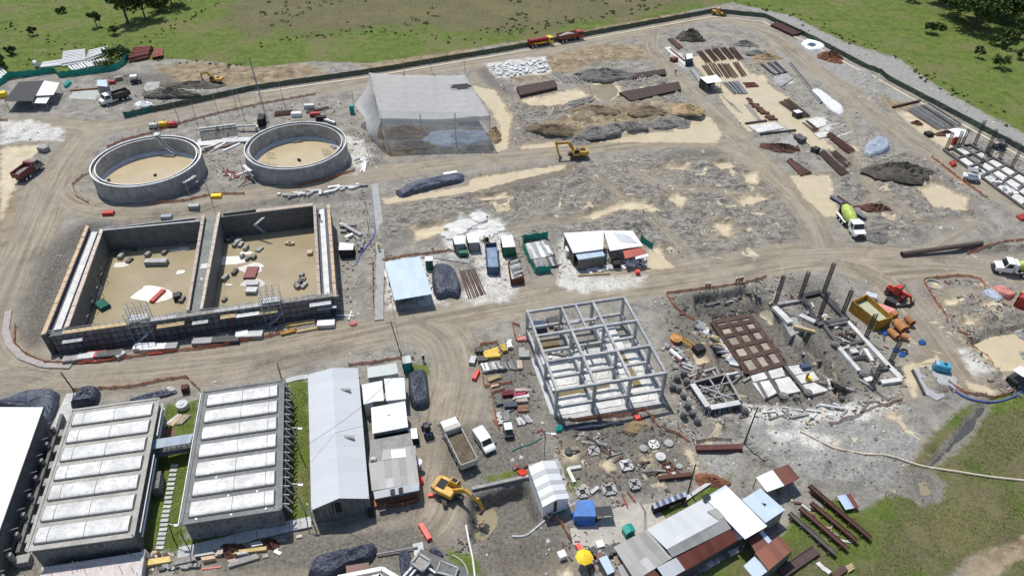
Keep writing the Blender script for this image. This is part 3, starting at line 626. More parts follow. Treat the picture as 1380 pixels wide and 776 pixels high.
# salmon strip of loose boards along the foot of the front wall
b=MB(o)
for k in range(30):
    p=fw[0]+dF*(LF*(k+rr_())/30)-nF*ru_(1.0,1.8);b.box((p.x,p.y,-.86),(ru_(1,2.2),.5,.1),atan2(dF.y,dF.x)+ru_(-.1,.1))
b.build('foot_board',YWOOD,bl)
inner=[IL[0],CL[0],CL[1],IL[1]];inn2=[CR[0],IR[0],IR[1],CR[1]]
for q in (inner,inn2):
    q=[Vector((p.x,p.y,ZF)) for p in q];c=cen(q);q=[p+(p-c).normalized()*.1 for p in q];q[2] += -nF*1.2;q[3] += -nF*1.2
    b=MB(o);b.add(q,[(3,2,1,0)] if (q[1]-q[0]).cross(q[3]-q[0]).z < 0 else [(0,1,2,3)]);b.build('flooded_floor',M('basin water',(.37,.305,.19),rough=.18,var=.14,scale=.14,bump=0,rnd=0,spot=None),bl)
def scaffold_tower(px,py,lab):
    p=P(px,py,ZT);rz=atan2(dF.y,dF.x);t=thing('scaffold_stair',lab,'scaffold',(p.x,p.y,-1.0),rz,'scaffold stairs at the basin wall');H=ZT+3.4
    b=MB()
    for x in (-1.6,-.5,.5,1.6):
        for y in (-.8,.8,2.2): b.tube((x,y,0 if y < 1 else .5),(x,y,H),.05,5)
    for z in (1.5,3.0,4.6,5.6,6.6,7.4):
        for y in (-.8,.8,2.2): b.tube((-1.6,y,z),(1.6,y,z),.04,5)
        for x in (-1.6,1.6): b.tube((x,-.8,z),(x,2.2,z),.04,5)
    b.build('scaffold_pole',GALV,t);b=MB();b.box((0,.6,ZT+1.25),(3.2,1.4,.08));b.build('scaffold_deck',GALV,t);b=MB();b.box((.6,-.2,ZT-1.2),(2.6,1.0,.08));b.build('scaffold_deck',GALV,t)
    b=MB()
    for s in (-.35,.35): b.bar((-1.2,-1+s,1.2),(1.0,-1+s,ZT-1.2),.07,.18);b.bar((1.2,.2+s,ZT-1.2),(-1.2,.2+s,ZT+1.2),.07,.18);b.bar((.2+s*2,-3.4,.1),(.2+s*2,-1.2,1.2),.07,.18)
    for k in range(8): b.box((lerp(-1.2,1,k/7),-1,1.2+(ZT-2.4)*k/7),(.3,.75,.05));b.box((lerp(1.2,-1.2,k/7),.2,ZT-1.2+2.4*k/7),(.3,.75,.05))
    b.box((.2,-2.6,.45),(1.6,2.4,.1));b.build('stair_flight',GALV,t);return t
scaffold_tower(186,432,'grey scaffold stair at the basin front beside the white lime patch');scaffold_tower(365,409,'grey scaffold stair at the basin front by the orange timber bundle')
def ladder(px,lab):
    pts=[P(a,b_,z) for a,b_,z in px];c=pts[1];t=thing('inner_stair',lab,'stair',(c.x,c.y,ZF));b=MB(Vector((c.x,c.y,ZF)))
    for p,q in zip(pts[:-1],pts[1:]):
        for s in (-.25,.25): b.bar(p+dF*s,q+dF*s,.06,.1)
    b.build('stair_stringer',WHITE,t);b=MB(Vector((c.x,c.y,ZF)))
    for p,q in zip(pts[:-1],pts[1:]):
        for k in range(7): x=lerp(p,q,(k+.5)/7);b.box(x,(.55,.25,.05),atan2(dF.y,dF.x))
    b.build('stair_tread',GALV,t)
ladder([(355,293,ZT),(343,303,2.0),(357,314,ZF+.1)],'white zigzag stair down the back wall of the basin')

# ------------------------------------------------------------------ concrete frame building
ZB=6.6
fq=[P(711,419,ZB),P(841,399.5,ZB),P(897.5,501,ZB),P(751,524.5,ZB)]
fo=cen(fq);fo.z=0;fb=thing('frame_building','two storey grey concrete frame of columns and beams on a white slab, no walls yet','concrete frame',fo)
usx=(0,.415,.75,1.0) if False else (0,.345,.672,1);vsx=(0,.335,.665,1)
FRM=M('frame concrete',(.42,.425,.43),var=.38,scale=.9,spot=(.29,.29,.285),rnd=.14)
for u in usx:
    for v in vsx:
        p=bil(fq,u,v);b=MB(fo);b.box((p.x,p.y,ZB/2),(.48,.48,ZB-.02),atan2((fq[1]-fq[0]).y,(fq[1]-fq[0]).x));b.build('column',FRM,fb)
for z in (ZB,2.9):
    for k,e in enumerate(usx):
        for a in range(3):
            if z < ZB and k in (1,2) and a == 1: pass
            p,q=bil(fq,e,vsx[a]),bil(fq,e,vsx[a+1]);p.z=q.z=z-.3;b=MB(fo);d=(q-p).normalized()*.26;b.bar(p+d,q-d,.38,.55);b.build('beam',FRM,fb)
    for k,e in enumerate(vsx):
        for a in range(3):
            p,q=bil(fq,usx[a],e),bil(fq,usx[a+1],e);p.z=q.z=z-.28;b=MB(fo);d=(q-p).normalized()*-.22;b.bar(p+d,q-d,.38,.53);b.build('beam',FRM,fb)
p,q=bil(fq,.49,0),bil(fq,.49,.335);p.z=q.z=ZB-.3;b=MB(fo);b.bar(p,q,.3,.5);b.build('beam',FRM,fb)
p,q=bil(fq,.345,.12),bil(fq,.672,.12);p.z=q.z=4.4;b=MB(fo);b.bar(p,q,.35,.4);b.build('beam',FRM,fb)
for u,v,w_ in ((.05,.42,.26),(.05,.75,.26),(.40,.75,.24),(.72,.40,.26),(.40,.42,.24),(.72,.75,.24),(.72,.08,.2)):
    a,b_,c2,d2=(bil(fq,*k) for k in ((u-.03,v-.08),(u+w_,v-.08),(u+w_,v+.24),(u-.03,v+.24)));b=MB(fo);b.prism([tuple(x.xy) for x in (a,b_,c2,d2)],.1,.42);b.build('floor_slab',WCONC,fb)
a=[bil(fq,*k) for k in ((-.03,.27),(1.03,.27),(1.03,1.04),(-.03,1.04))];b=MB(fo);b.prism([tuple(x.xy) for x in a],-.1,.31);b.build('base_slab',CONCL,fb)
for a_ in (((.80,.38),(.88,.38),(.90,.82),(.82,.82)),((.06,.72),(.6,.70),(.6,.77),(.06,.79)),((.02,.05),(.3,.05),(.3,.22),(.02,.22))):
    b=MB(fo);b.prism([tuple(bil(fq,*k).xy) for k in a_],.2,.43 if a_[0][0] > .03 else .2+.02);b.build('mud_trench',M('trench mud',(.20,.15,.075),var=.3,scale=.5),fb)
b=MB(fo)
for k,(e0,e1) in enumerate((((0,1.0),(1,1.0)),((0,0),(0,1)))):
    pass
for k in range(22):
    x=bil(fq,random.choice(usx)+ru_(-.01,.01),rr_());y=bil(fq,rr_(),rr_());b=MB(fo);b.tube((y.x,y.y,.3),(y.x+.2,y.y,2.9),.03,4);b.build('prop',STEELG,fb)

# ------------------------------------------------------------------ vaulted process halls
VAULT=M('white translucent vault',(.63,.625,.60),rough=.5,var=.32,scale=.38,spot=(.40,.41,.41),rnd=.05)
VSTAIN=M('mould stain',(.30,.30,.30),var=.3,rough=.9)
def vault_hall(name,label,q,zr,zb,roofm,wallm,rows,joints,u0,u1,stains,extra):
    q=[P(a,b_,zr) for a,b_ in q];o=cen(q);o.z=0;t=thing(name,label,'plant hall',o,0,'vaulted halls of the old plant');c=cen(q)
    inset=[lerp(p,c,.03) for p in q]
    b=MB(o);b.prism([tuple(p.xy) for p in inset],zb,zr-.3);b.build('wall',wallm,t)
    b=MB(o);b.prism([tuple(p.xy) for p in q],zr-.3,zr);rf=b.build('roof',roofm,t)
    ex=(q[1]-q[0]).normalized();ey=(q[3]-q[0]).normalized()
    b=MB(o)                                                           # parapet kerb
    for a,b_ in ((0,1),(1,2),(2,3),(3,0)): b.bar(up3(q[a],.06),up3(q[b_],.06),.35,.12)
    b.build('parapet',roofm,t)
    n=14
    for r in range(rows):
        v0,v1=(r+.14)/rows*.965+.02,(r+.84)/rows*.965+.02
        A,D=bil(q,u0,v0),bil(q,u0,v1);E,Hh=bil(q,u1,v0),bil(q,u1,v1)
        js=[0]+joints+[1]
        vb=MB(o);jb=MB(o)
        def ring(u,k=1.0,g=0):
            a,d=lerp(A,E,u),lerp(D,Hh,u);w_=(d-a);m_=(a+d)/2;out=[]
            for i in range(n+1):
                an=pi*i/n;out.append(m_-w_*(.5+g)*cos(an)+zv(sin(an)*(.22+g)*k+.1))
            return out
        for j0,j1 in zip(js[:-1],js[1:]):
            vb.loft([ring(j0+.003),ring(j1-.003)],close=False);
            for e_ in (j0+.003,j1-.003): vb.add(ring(e_),[tuple(range(n+1))])
        vb.build('skylight_vault',VAULT,t)
        for j in joints: jb.loft([ring(j-.003,1.0,.01),ring(j+.003,1.0,.01)],close=False)
        jb.bar(lerp(A,E,-.005)+zv(.06),lerp(D,Hh,-.005)+zv(.06),.16,.14)
        jb.bar(D+zv(.05)+ey*.12,Hh+zv(.05)+ey*.12,.16,.16);jb.bar(E+ex*.06+zv(.06),Hh+ex*.06+zv(.06),.1,.2)
        jb.build('vault_frame',DARK,t)
    extra(t,q,o,ex,ey);return t
def ext1(t,q,o,ex,ey):
    b=MB(o)
    for s in (.02,.5): pass
    c0=lerp(q[1],q[2],.42);c1=lerp(q[1],q[2],.95)
    for z,off in ((-1.0,.3),(-1.9,.3)): b.tube(c0+ex*off+zv(z),c1+ex*off+zv(z),.12,8)
    c0=lerp(q[1],q[2],.02);c1=lerp(q[1],q[2],.28)
    for z,off in ((-.8,.3),(-1.7,.3)): b.tube(c0+ex*off+zv(z),c1+ex*off+zv(z),.12,8)
    b.build('wall_pipe',WHITEP,t)
    b=MB(o);m0,m1=lerp(q[1],q[2],.50),lerp(q[1],q[2],.62);b.prism([tuple(x.xy) for x in (m0,m0+ex*1.1,m1+ex*1.1,m1)],0,2.2);b.build('side_cabinet',CONCD,t)
    b=MB(o)
    for k in range(12):
        p=lerp(q[3],q[2],(k+.5)/12)-ey*-.02;b.box((p.x,p.y,3.8),(.12,.16,.32),atan2(ex.y,ex.x))
    b.build('cornice_bracket',CONC,t)
vault_hall('vaulted_hall','pale concrete hall with seven white vaults, next to the plain white roof',[(97.5,553),(214.5,537),(179.5,722.5),(35.5,742)],4.6,-.2,M('warm concrete roof',(.40,.385,.345),var=.28,scale=.6,spot=(.30,.29,.265),rnd=0),CONCD,7,[.13,.52],.055,.945,[],ext1)
def ext2(t,q,o,ex,ey):
    for k in range(16):
        p=lerp(q[1],q[2],(k+.6)/16.4);b=MB(o)
        b.bar(p+ex*.1+zv(-.4),p+ex*1.0+zv(-2.6),.12,.25);b.bar(p+ex*.05+zv(-.35),p+ex*.9+zv(-.75),.1,.16);b.build('side_bracket',CONCL,t)
    b=MB(o)
    for k in range(16): p=lerp(q[1],q[2],(k+.1)/16.4)+ex*.12;b.box((p.x,p.y,2.6),(.5,.95,2.4),atan2(ey.y,ey.x)+pi/2)
    b.build('side_louver',DARK,t)
    b=MB(o);b.tube(q[0]-ex*.4+zv(-.2),q[3]-ex*.4+zv(-.2),.1,6)
    for k in range(10): p=lerp(q[0],q[3],k/9)-ex*.4;b.tube(p+zv(-.2),p+ex*.4+zv(-.5),.05,5)
    b.build('gutter_pipe',GALV,t)
    b=MB(o)
    for u,v in ((.5,.99),(.15,.985),(.85,.985),(.45,.86),(.75,.86),(.3,.72)): p=bil(q,u,v);b=MB(o);b.box((p.x,p.y,p.z+.1),(.25,.25,.2));b.build('roof_vent',WHITE,t)
vault_hall('vaulted_hall','dark stained hall with seven white vaults and bracketed wall, beside the long shed',[(274.5,528),(382,512.5),(378.5,686),(244,706)],4.6,-.1,M('weathered roof slab',(.21,.21,.205),var=.3,scale=.5,spot=(.14,.14,.135),rnd=0),M('stained wall',(.20,.20,.205),var=.45,scale=.35,spot=(.045,.045,.047),rnd=0),7,[.5,.885],.07,.93,[],ext2)
# footbridge between the halls
a,b_=P(203,600,3.4),P(259,591,3.4);t=thing('footbridge','blue grey roofed footbridge joining the two vaulted halls','footbridge',cen([a,b_])*1);o=Vector(t.location)
b=MB(o);b.slab([a+Vector((0,-.8,.1)),b_+Vector((0,-.8,.1)),b_+Vector((0,.8,.25)),a+Vector((0,.8,.25))],.12);b.build('roof',SHEET('blue grey roofing',(.24,.31,.40),(.33,.36,.40),var=.2),t)
b=MB(o);b.bar(a+zv(-1.8),b_+zv(-1.8),1.4,.25);b.build('walkway',CONCD,t)
b=MB(o)
for s in (-.7,.7):
    for k in range(5): p=lerp(a,b_,k/4)+Vector((0,s,0));b.tube(p+zv(-1.7),p+zv(.1),.06,5)
    b.bar(a+Vector((0,s,-.8)),b_+Vector((0,s,-.8)),.06)
b.build('rail',STEELG,t)
# plain white hall at the picture edge
zr=5.2;q=[P(-90,548,zr),P(58.5,548.5,zr),P(0,713,zr)+(P(0,713,zr)-P(58.5,548.5,zr))*.3,P(-190,760,zr)];o=cen(q);o.z=0
t=thing('white_roof_hall','broad hall under one plain white roof with dark piers along its side','plant hall',o)
b=MB(o);b.slab(q,.25);b.build('roof',S_WHITE2,t);c=cen(q);b=MB(o);b.prism([tuple(lerp(p,c,.04).xy) for p in q],-.2,zr-.26);b.build('wall',CONCD,t)
ed=(q[2]-q[1]).normalized();en=Vector((-ed.y,ed.x,0));en=en if en.x > 0 else -en
for k in range(9):
    p=lerp(q[1],q[2],(k+.6)/9);b=MB(o);b.bar(Vector((p.x,p.y,0))+en*.5,Vector((p.x,p.y,2.6))+en*.5,.5,.5);b.box(Vector((p.x,p.y,.6))+en*1.5,(1.6,1.2,1.2),atan2(en.y,en.x));b.build('side_pier',CONC,t)
    b=MB(o);b.tube(Vector((p.x,p.y,3.4))+en*.1,Vector((p.x,p.y,3.7))+en*1.2,.05,5);b.build('lamp_arm',GALV,t)
b=MB(o);b.bar(Vector((q[1].x,q[1].y,zr-.1))+en*.06,Vector((q[2].x,q[2].y,zr-.1))+en*.06,.12,.35);b.build('gutter',DARK,t)
# alley walls between the halls
def lowwall(name,lab,a,b_,w_,h,m,cat='wall',zb=-.1):
    a,b_=G(*a),G(*b_);c=(a+b_)/2;b=MB((c.x,c.y,c.z));b.bar(a+zv(h/2),b_+zv(h/2),w_,h)
    b.bar(a+zv(h+.05),b_+zv(h+.05),w_+.12,.1);return tag(b.build(name,m),lab,cat)
lowwall('boundary_wall','low tan stained wall running along the alley beside the plain white roof',(83,585),(8,776),.5,1.0,M('tan wall',(.25,.205,.155),var=.35,scale=.6))
lowwall('boundary_wall','dark plinth wall along the foot of the pale vaulted hall, alley side',(88,566),(30,752),.35,1.4,CONCD)
# ------------------------------------------------------------------ long white shed
z0,z1=3.6,5.0;L0,R0_,RB,LB=P(419.5,687,z0),P(497.5,671.5,z0),P(482.5,495.5,z0),P(415,504.5,z0);rf,rb=P(457,671,z1),P(447.5,495.5,z1)
o=cen([L0,R0_,RB,LB]);o.z=0;t=thing('long_shed','long shed with plain white gabled roof and two grey vents, beside dark hall','shed',o)
b=MB(o);b.slab([L0,LB,rb,rf],.08);b.slab([R0_,RB,rb,rf],.08);rr=b.build('roof',SHEET('white long roofing',(.54,.565,.58),(.44,.46,.47),var=.05,sw=2.2,sl=30,amt=.3),t)
b=MB(o)
for fr,(u,v) in ((0,(.55,.80)),(1,(.55,.42))):
    p=lerp(lerp(R0_,RB,v),lerp(rf,rb,v),u);b=MB(o);b.box((p.x,p.y,p.z+.12),(1.6,.4,.2),-.06);b.build('roof_vent',GREYW,t)
c=cen([L0,R0_,RB,LB]);i=[lerp(p,c,.03) for p in (L0,R0_,RB,LB)]
b=MB(o);b.prism([tuple(p.xy) for p in i],-.1,z0-.02);fr=lerp(Vector((rf.x,rf.y,z1-.1)),Vector((c.x,c.y,z1-.1)),.03);b.add([Vector((i[0].x,i[0].y,z0-.02)),Vector((i[1].x,i[1].y,z0-.02)),fr],[(0,1,2)]);b.build('wall',CONCD,t)
b=MB(o)
for k in range(9):
    p=lerp(i[0],i[1],k/8)+Vector((0,-.06,0));b.tube((p.x,p.y,0),(p.x,p.y,z0+.9-abs(k-4)*.2),.07,5)
b.build('gable_stud',GREYW,t);p=lerp(i[0],i[1],.42);b=MB(o);b.box((p.x,p.y-.05,2.6),(1.2,.1,2.0),.08);b.build('gable_opening',BLACK,t)

# ------------------------------------------------------------------ general sheds
def shed(name,label,cat,roofs,z,zb=None,wall=None,walls='blrf',post=True,group=None,th=.07,wz=0,t=None,back_open=False):
    """roofs: list of (px quad, material, dz of the far/near edges). The first quad carries walls ('b'ack,'l'eft,'r'ight,'f'ront) and posts"""
    qs=[]
    for r in roofs:
        px,m=r[0],r[1];zz=r[2] if len(r) > 2 else (z,z)
        q=[P(*px[0],zz[0]),P(*px[1],zz[0]),P(*px[2],zz[1]),P(*px[3],zz[1])];qs.append((q,m))
    o=cen(qs[0][0]);o.z=0;o.z=gz(o.x,o.y) if zb is None else zb
    t=t or thing(name,label,cat,o,0,group);o=Vector(t.location)
    for k,(q,m) in enumerate(qs):
        b=MB(o);b.slab(q,th);b.build('roof',m,t)
    q=qs[0][0];c=cen(q);i=[lerp(p,Vector((c.x,c.y,p.z)),.06) for p in q]
    sides={'b': (0,1),'r': (1,2),'f': (2,3),'l': (3,0)}
    if wall:
        for k in walls:
            a,b_=i[sides[k][0]],i[sides[k][1]];b=MB(o);d=(b_-a).normalized()*.0
            b.add([Vector((a.x,a.y,o.z)),Vector((b_.x,b_.y,o.z)),b_-zv(th),a-zv(th)],[(0,1,2,3)])
            w_=b.build('wall',wall,t);sd_=w_.modifiers.new('thick','SOLIDIFY');sd_.thickness=.1;sd_.offset=0
    if post:
        for k,p in enumerate(i):
            b=MB(o);b.tube((p.x,p.y,o.z-.1),(p.x,p.y,p.z-th),.07,6);b.build('post',GREYW,t)
    return t
def win(t,a,b_,z0,z1,m=GLASS,name='window'):
    "flat opening between two world points"
    o=Vector(t.location);b=MB(o);d=(b_-a).normalized();n=Vector((d.y,-d.x,0));n=n if n.y < 0 else -n
    a=a+n*.08;b_=b_+n*.08;b.prism([tuple(x.xy) for x in (a,b_,b_+n*.06,a+n*.06)],z0,z1);return b.build(name,m,t)
t=shed('site_cabin','pale green roofed cabin with two round fans at the back of the cabin row','cabin',[([(495,495),(534,488.5),(537,503),(495.5,509)],SHEET('pale green roofing',(.45,.50,.48),(.36,.40,.38),var=.06),(3.0,2.8))],3,wall=CONC)
o=Vector(t.location)
for px in ((511,509),(524,507)):
    p=P(*px,1.5);b=MB(o);b.box((p.x,p.y,1.2),(1.2,.6,1.4),.1);b.build('fan_unit',WHITE,t);b=MB(o);b.tube((p.x,p.y+.1,1.9),(p.x,p.y+.1,1.97),.42,14);b.build('fan',BLACK,t)
shed('site_cabin','white cabin with roof sloping to one side, next to the long shed','cabin',[([(487.5,518),(500,515.5),(503,541),(490,545)],S_WHITE,(3.0,3.0)),([(500,515.5),(515,512.5),(517.5,539.5),(503,541)],S_WHITE,(3.0,3.0))],3.0,wall=WHITE)
shed('site_cabin','white flat cabin between the sloping white cabin and the wrapped black stack','cabin',[([(517.5,510),(545,508.5),(547,537),(520.5,540)],S_WHITE,(3.0,2.8))],3,wall=WHITE)
q=[P(500,549,3.3),P(546,540.5,3.3),P(550,575,3.3),P(502,584,3.3)];o=cen(q);o.z=0;t=thing('hip_roof_cabin','square cabin with a bright white hipped roof and dark walls','cabin',o);ap=cen(q)+zv(.8)
b=MB(o)
for k in range(4): b.slab([q[k],q[(k+1) % 4],ap+(q[(k+1) % 4]-ap)*.03,ap+(q[k]-ap)*.03],.08)
b.box(ap+zv(-.02),(.5,.5,.1));b.build('roof',S_WHITE2,t);b=MB(o);b.prism([tuple(lerp(p,cen(q),.05).xy) for p in q],-.1,3.24);b.build('wall',CONCD,t)
b=MB(o)
for k in range(5): p=lerp(lerp(q[3],cen(q),.05),lerp(q[2],cen(q),.05),(k+.5)/5);b.box((p.x,p.y-.05,1.7),(1.0,.08,1.5),.1)
b.build('window_band',GLASS,t)
lowq=[P(500,592,2.4),P(553,583,2.4),P(560,612,2.4),P(497,625,2.4)];o=cen(lowq);o.z=0;t=thing('flat_roof_annex','flat dark grey terrace annex between the hipped cabin and patched grey roof','annex',o);b=MB(o);b.prism([tuple(p.xy) for p in lowq],-.1,2.4);b.build('block',PLANKS,t)
b=MB(o);p=P(503.5,620,2.4);b.box((p.x,p.y,2.6),(.7,.6,.45));b.box((p.x,p.y,2.86),(.45,.4,.12));b.build('roof_hatch',CONCL,t)
t=shed('patched_roof_house','low house with patched grey fibre roof, pale lean-to strip and brick footing','house',[([(497,624),(560,612),(565,650),(501,661)],S_GREY,(3.3,2.9)),([(516,606),(560,600),(561,612.5),(514,620)],SHEET('old grey roofing',(.35,.345,.335),(.25,.245,.24),var=.22),(3.2,3.3)),([(503,662),(565,649.5),(565,660),(505,672)],S_GREYL,(2.95,2.6))],3,wall=CONC)
o=Vector(t.location);q=[P(527,606,3.32),P(546,604,3.32),P(547,615,3.32),P(528,617,3.32)];b=MB(o);b.slab(q,.04);b.build('skylight',WHITE,t)
for px in ((529,662),(540,660)):
    p=P(*px,2.86);b=MB(o);b.box(p,(.6,.9,.06),.15);b.build('roof_opening',BLACK,t)
b=MB(o);a_,b_=P(503,679,.3),P(566,664,.3);b.bar(a_,b_,1.2,.5);b.build('brick_footing',M('brick',(.36,.17,.10),var=.3,scale=2),t)
# far sheds by the road
t=shed('black_roof_shed','open shed under a flat black sheet roof on posts by the green net','shed',[([(25,111),(59,108.5),(44,136.5),(5,136.5)],M('black roof sheet',(.028,.029,.034),rough=.7,var=.3),(2.9,2.9))],2.9)
shed('white_roof_shed','open shed with a bright white sheet roof next to the black roof','shed',[([(60,109),(80,112),(72,128),(41.5,129.5)],S_WHITE2,(2.8,2.8))],2.8)
shed('white_roof_shed','lower white roof on posts in front of the black roof shed','shed',[([(51,128),(68,129.5),(62,139.5),(43,139)],S_WHITE2,(2.2,2.2))],2.2)
t=shed('site_hut','small brown hut with pale blue roof beside the white cab tipper','hut',[([(131,108),(144,107.5),(145,117),(130.5,116)],S_BLUE,(2.6,2.5))],2.6,wall=GREYW)
t=shed('work_shed','open fronted shed with pale blue metal roof beside the grey walkway','shed',[([(518.5,353),(566,345.5),(582.5,396),(531.5,404.5)],S_BLUE,(3.6,2.9))],3,wall=GREYW,walls='bl')
o=Vector(t.location);b=MB(o)
for k in range(14): p=bil([P(524,372),P(562,365),P(578,397),P(534,402)],rr_(),rr_());b.box((p.x,p.y,ru_(.4,.9)),(ru_(.5,1.4),.7,ru_(.5,1.4)),rr_())
b.build('workbench',GREYW,t);p,q2=G(516,362),G(536,410);b=MB(o);b.bar(p+zv(.1),q2+zv(.1),.5,.25);b.build('side_kerb',WCONC,t)
t=shed('canteen_shed','large bright white roofed shed with pale blue lean-to and red roof at one corner','shed',[
    ([(759.5,314),(813.5,310.8),(813,335.5),(772.5,341)],S_WHITE2,(3.6,3.4)),([(813.5,310.8),(852.5,311),(866.5,331),(822,338)],S_WHITE2,(3.6,3.3)),
    ([(775.5,342.3),(811.5,336),(815,344.5),(779.5,350)],S_BLUE,(3.1,2.7)),([(838.5,334.8),(864.5,333.2),(869.8,342),(842.5,348.5)],S_RED,(3.0,2.7)),([(856,346),(873,341.5),(874.5,345),(856.5,349.5)],S_WHITE2,(2.65,2.5)),
    ([(826,313),(848,317.5),(860,327.5),(836,326.5)],S_GREYL,(3.68,3.44))],3.4,wall=M('shed boards',(.12,.10,.08),var=.4),walls='blr')
o=Vector(t.location)
b=MB(o);a_,b_=P(779.5,351,2.7),P(815,345.5,2.7);b.prism([tuple(x.xy) for x in (a_,b_,b_+Vector((0,.1,0)),a_+Vector((0,.1,0)))],0,2.6);b.build('dark_front',FORMW,t)
b=MB(o);a_=P(812,348,1.2);b.box(a_,(1.2,.12,2.2));b.build('green_door',TEALB,t);a_=P(770,337,1.2);b=MB(o);b.bar(P(761,318,1.4),P(773,341,1.4),.1,2.4);b.build('green_side',GREEN,t)
# plastic rain cover on posts
zc=9.2;cq=[P(497,98,zc),P(627,101,zc),P(660,156,zc-.9),P(513,160,zc-.9)];o=cen(cq);o.z=0
t=thing('rain_cover','huge sagging translucent white plastic rain cover on tall posts','rain cover',o)
def film(name,tr,col=(.80,.81,.81),rough=.55):
    m,nt,b=base_mat(name);p=pos(nt);n=noise(nt,p,.5,5,.6)
    out=nt.nodes['Material Output'];ti=nd(nt,'ShaderNodeBsdfTransparent');tl=nd(nt,'ShaderNodeBsdfTranslucent');tl.inputs[0].default_value=(.8,.8,.8,1);mx=nd(nt,'ShaderNodeMixShader');mx2=nd(nt,'ShaderNodeMixShader');mx2.inputs[0].default_value=.3
    b.inputs['Base Color'].default_value=(*col,1);b.inputs['Roughness'].default_value=rough
    lk(nt,b.outputs[0],mx2.inputs[1]);lk(nt,tl.outputs[0],mx2.inputs[2]);lk(nt,rng_map(nt,n,.3,.7,tr-.08,tr+.08),mx.inputs[0]);lk(nt,mx2.outputs[0],mx.inputs[1]);lk(nt,ti.outputs[0],mx.inputs[2]);lk(nt,mx.outputs[0],out.inputs[0]);return m
FILM=film('plastic film',.26,(.50,.505,.505));FILMC=film('clear plastic film',.72)
def sheet_grid(name,f,nu,nv,m,par,o,holes=()):
    b=MB(o);vs=[f(u/nu,v/nv) for v in range(nv+1) for u in range(nu+1)];fs=[(j*(nu+1)+i,j*(nu+1)+i+1,(j+1)*(nu+1)+i+1,(j+1)*(nu+1)+i) for j in range(nv) for i in range(nu) if not any((((i+.5)/nu-h[0])/h[2]) ** 2+(((j+.5)/nv-h[1])/h[3]) ** 2 < 1 for h in holes)]
    b.add(vs,fs);return b.build(name,m,par,smooth=True)
def sag(u,v):
    p=bil(cq,u,v);k=v*9;p.z -= .32*abs(sin(pi*k))*1.0+.5*sin(pi*u)+.12*sin(u*9+3*v);return p
sheet_grid('roof_film',sag,44,40,FILM,t,o,[(.90,.28,.10,.07)])
sheet_grid('hole_shade',lambda u,v: sag(.78+.22*u,.19+.17*v)+zv(-.15),10,8,BLACK,t,o)  # black sheet added under the hole, standing in for the shade inside
fl,fr=P(521,207,.4),P(663,198,.4)
def front(u,v):
    a=bil(cq,u,1);a.z -= .5*sin(pi*u);b_=lerp(fl,fr,u);p=lerp(a,b_,v);return p+Vector((0,-.25*sin(u*14)*v,0))
sheet_grid('front_film',lambda u,v: front(u,v*.93),30,10,FILMC,t,o)
sheet_grid('eave_band',lambda u,v: front(u,v*.13)+Vector((0,-.08,0)),30,3,FILM,t,o)
ls=[P(480,140,5.2),P(497,98,zc),P(513,160,zc-.9),P(507,196,1.0)]
sheet_grid('side_curtain',lambda u,v: bil([cq[0],cq[3],P(508,196,.8),P(480,142,5.0)],u,v)+Vector((.5*sin(u*9+v*5),0,-.8*sin(pi*v))),20,14,FILM,t,o)
sheet_grid('side_curtain',lambda u,v: bil([cq[1],cq[2],cq[2]+Vector((.3,0,-8)),cq[1]+Vector((2,0,-8))],u,v*.6)+Vector((.3*sin(u*12),0,0)),20,8,FILMC,t,o)
for u,v in [(x,y) for x in (0,.36,.68,1) for y in (0,.5,1)]:
    if u in (.36,.68) and v == .5: continue
    p=bil(cq,u,v);b=MB(o);b.tube((p.x,p.y,0),(p.x,p.y,p.z+(.9 if v == 1 and 0 < u < 1 else .1)),.11,7);b.build('post',STEELG,t)
for u in (0,1): b=MB(o);b.tube(bil(cq,u,0),bil(cq,u,1),.06,5);b.build('cable',STEELG,t)
def heap(name,label,cat,px,rad,h,m,rz=0,seed=0,group=None,rough=.35,flat=0.0,z=None,ns=28,nr=9):
    p=G(*px);z=gz(p.x,p.y) if z is None else z;b=MB((p.x,p.y,z));vs=[];r_=random.Random(seed+int(px[0]*7+px[1]))
    ph=[r_.uniform(0,6.28) for _ in range(5)];vs.append(Vector((p.x,p.y,z+h)))
    for i in range(1,nr+1):
        f=i/nr
        for k in range(ns):
            a=2*pi*k/ns;w_=1+.16*sin(2*a+ph[0])+.10*sin(3*a+ph[1])+.06*sin(7*a+ph[2])+r_.uniform(-.04,.04)
            x,y=rad[0]*f*w_*cos(a),rad[1]*f*w_*sin(a);hh=h*(1-max(0,(f-flat)/(1-flat)) ** 1.5)*(1+r_.uniform(-rough,rough)*.5+.15*sin(5*a*f+ph[3]))
            if i == nr: hh=-.25
            vs.append(Vector((p.x+x*cos(rz)-y*sin(rz),p.y+x*sin(rz)+y*cos(rz),z+hh)))
    fs=[(0,1+k,1+(k+1) % ns) for k in range(ns)]+[(1+i*ns+k,1+(i+1)*ns+k,1+(i+1)*ns+(k+1) % ns,1+i*ns+(k+1) % ns) for i in range(nr-1) for k in range(ns)]
    b.add(vs,fs);return tag(b.build(name,m),label,cat,group)
heap('soil_heap','tan soil heap at the front foot of the plastic rain cover','heap',(553,198),(5.5,2.2),1.6,SOILT)
heap('soil_heap','tan soil heap at the far side of the rain cover, next to the puddle','heap',(666,184),(2.0,3.6),2.2,SOILT)
heap('soil_heap','brown soil heap seen through the clear plastic wall','heap',(545,180),(7,4),1.8,M('brown soil',(.30,.20,.12),rough=.95,var=.3,bump=.6))
heap('tarp_mound','blue grey sheeted mound seen through the clear plastic wall','tarp',(618,185),(9,5),1.2,GTARP)

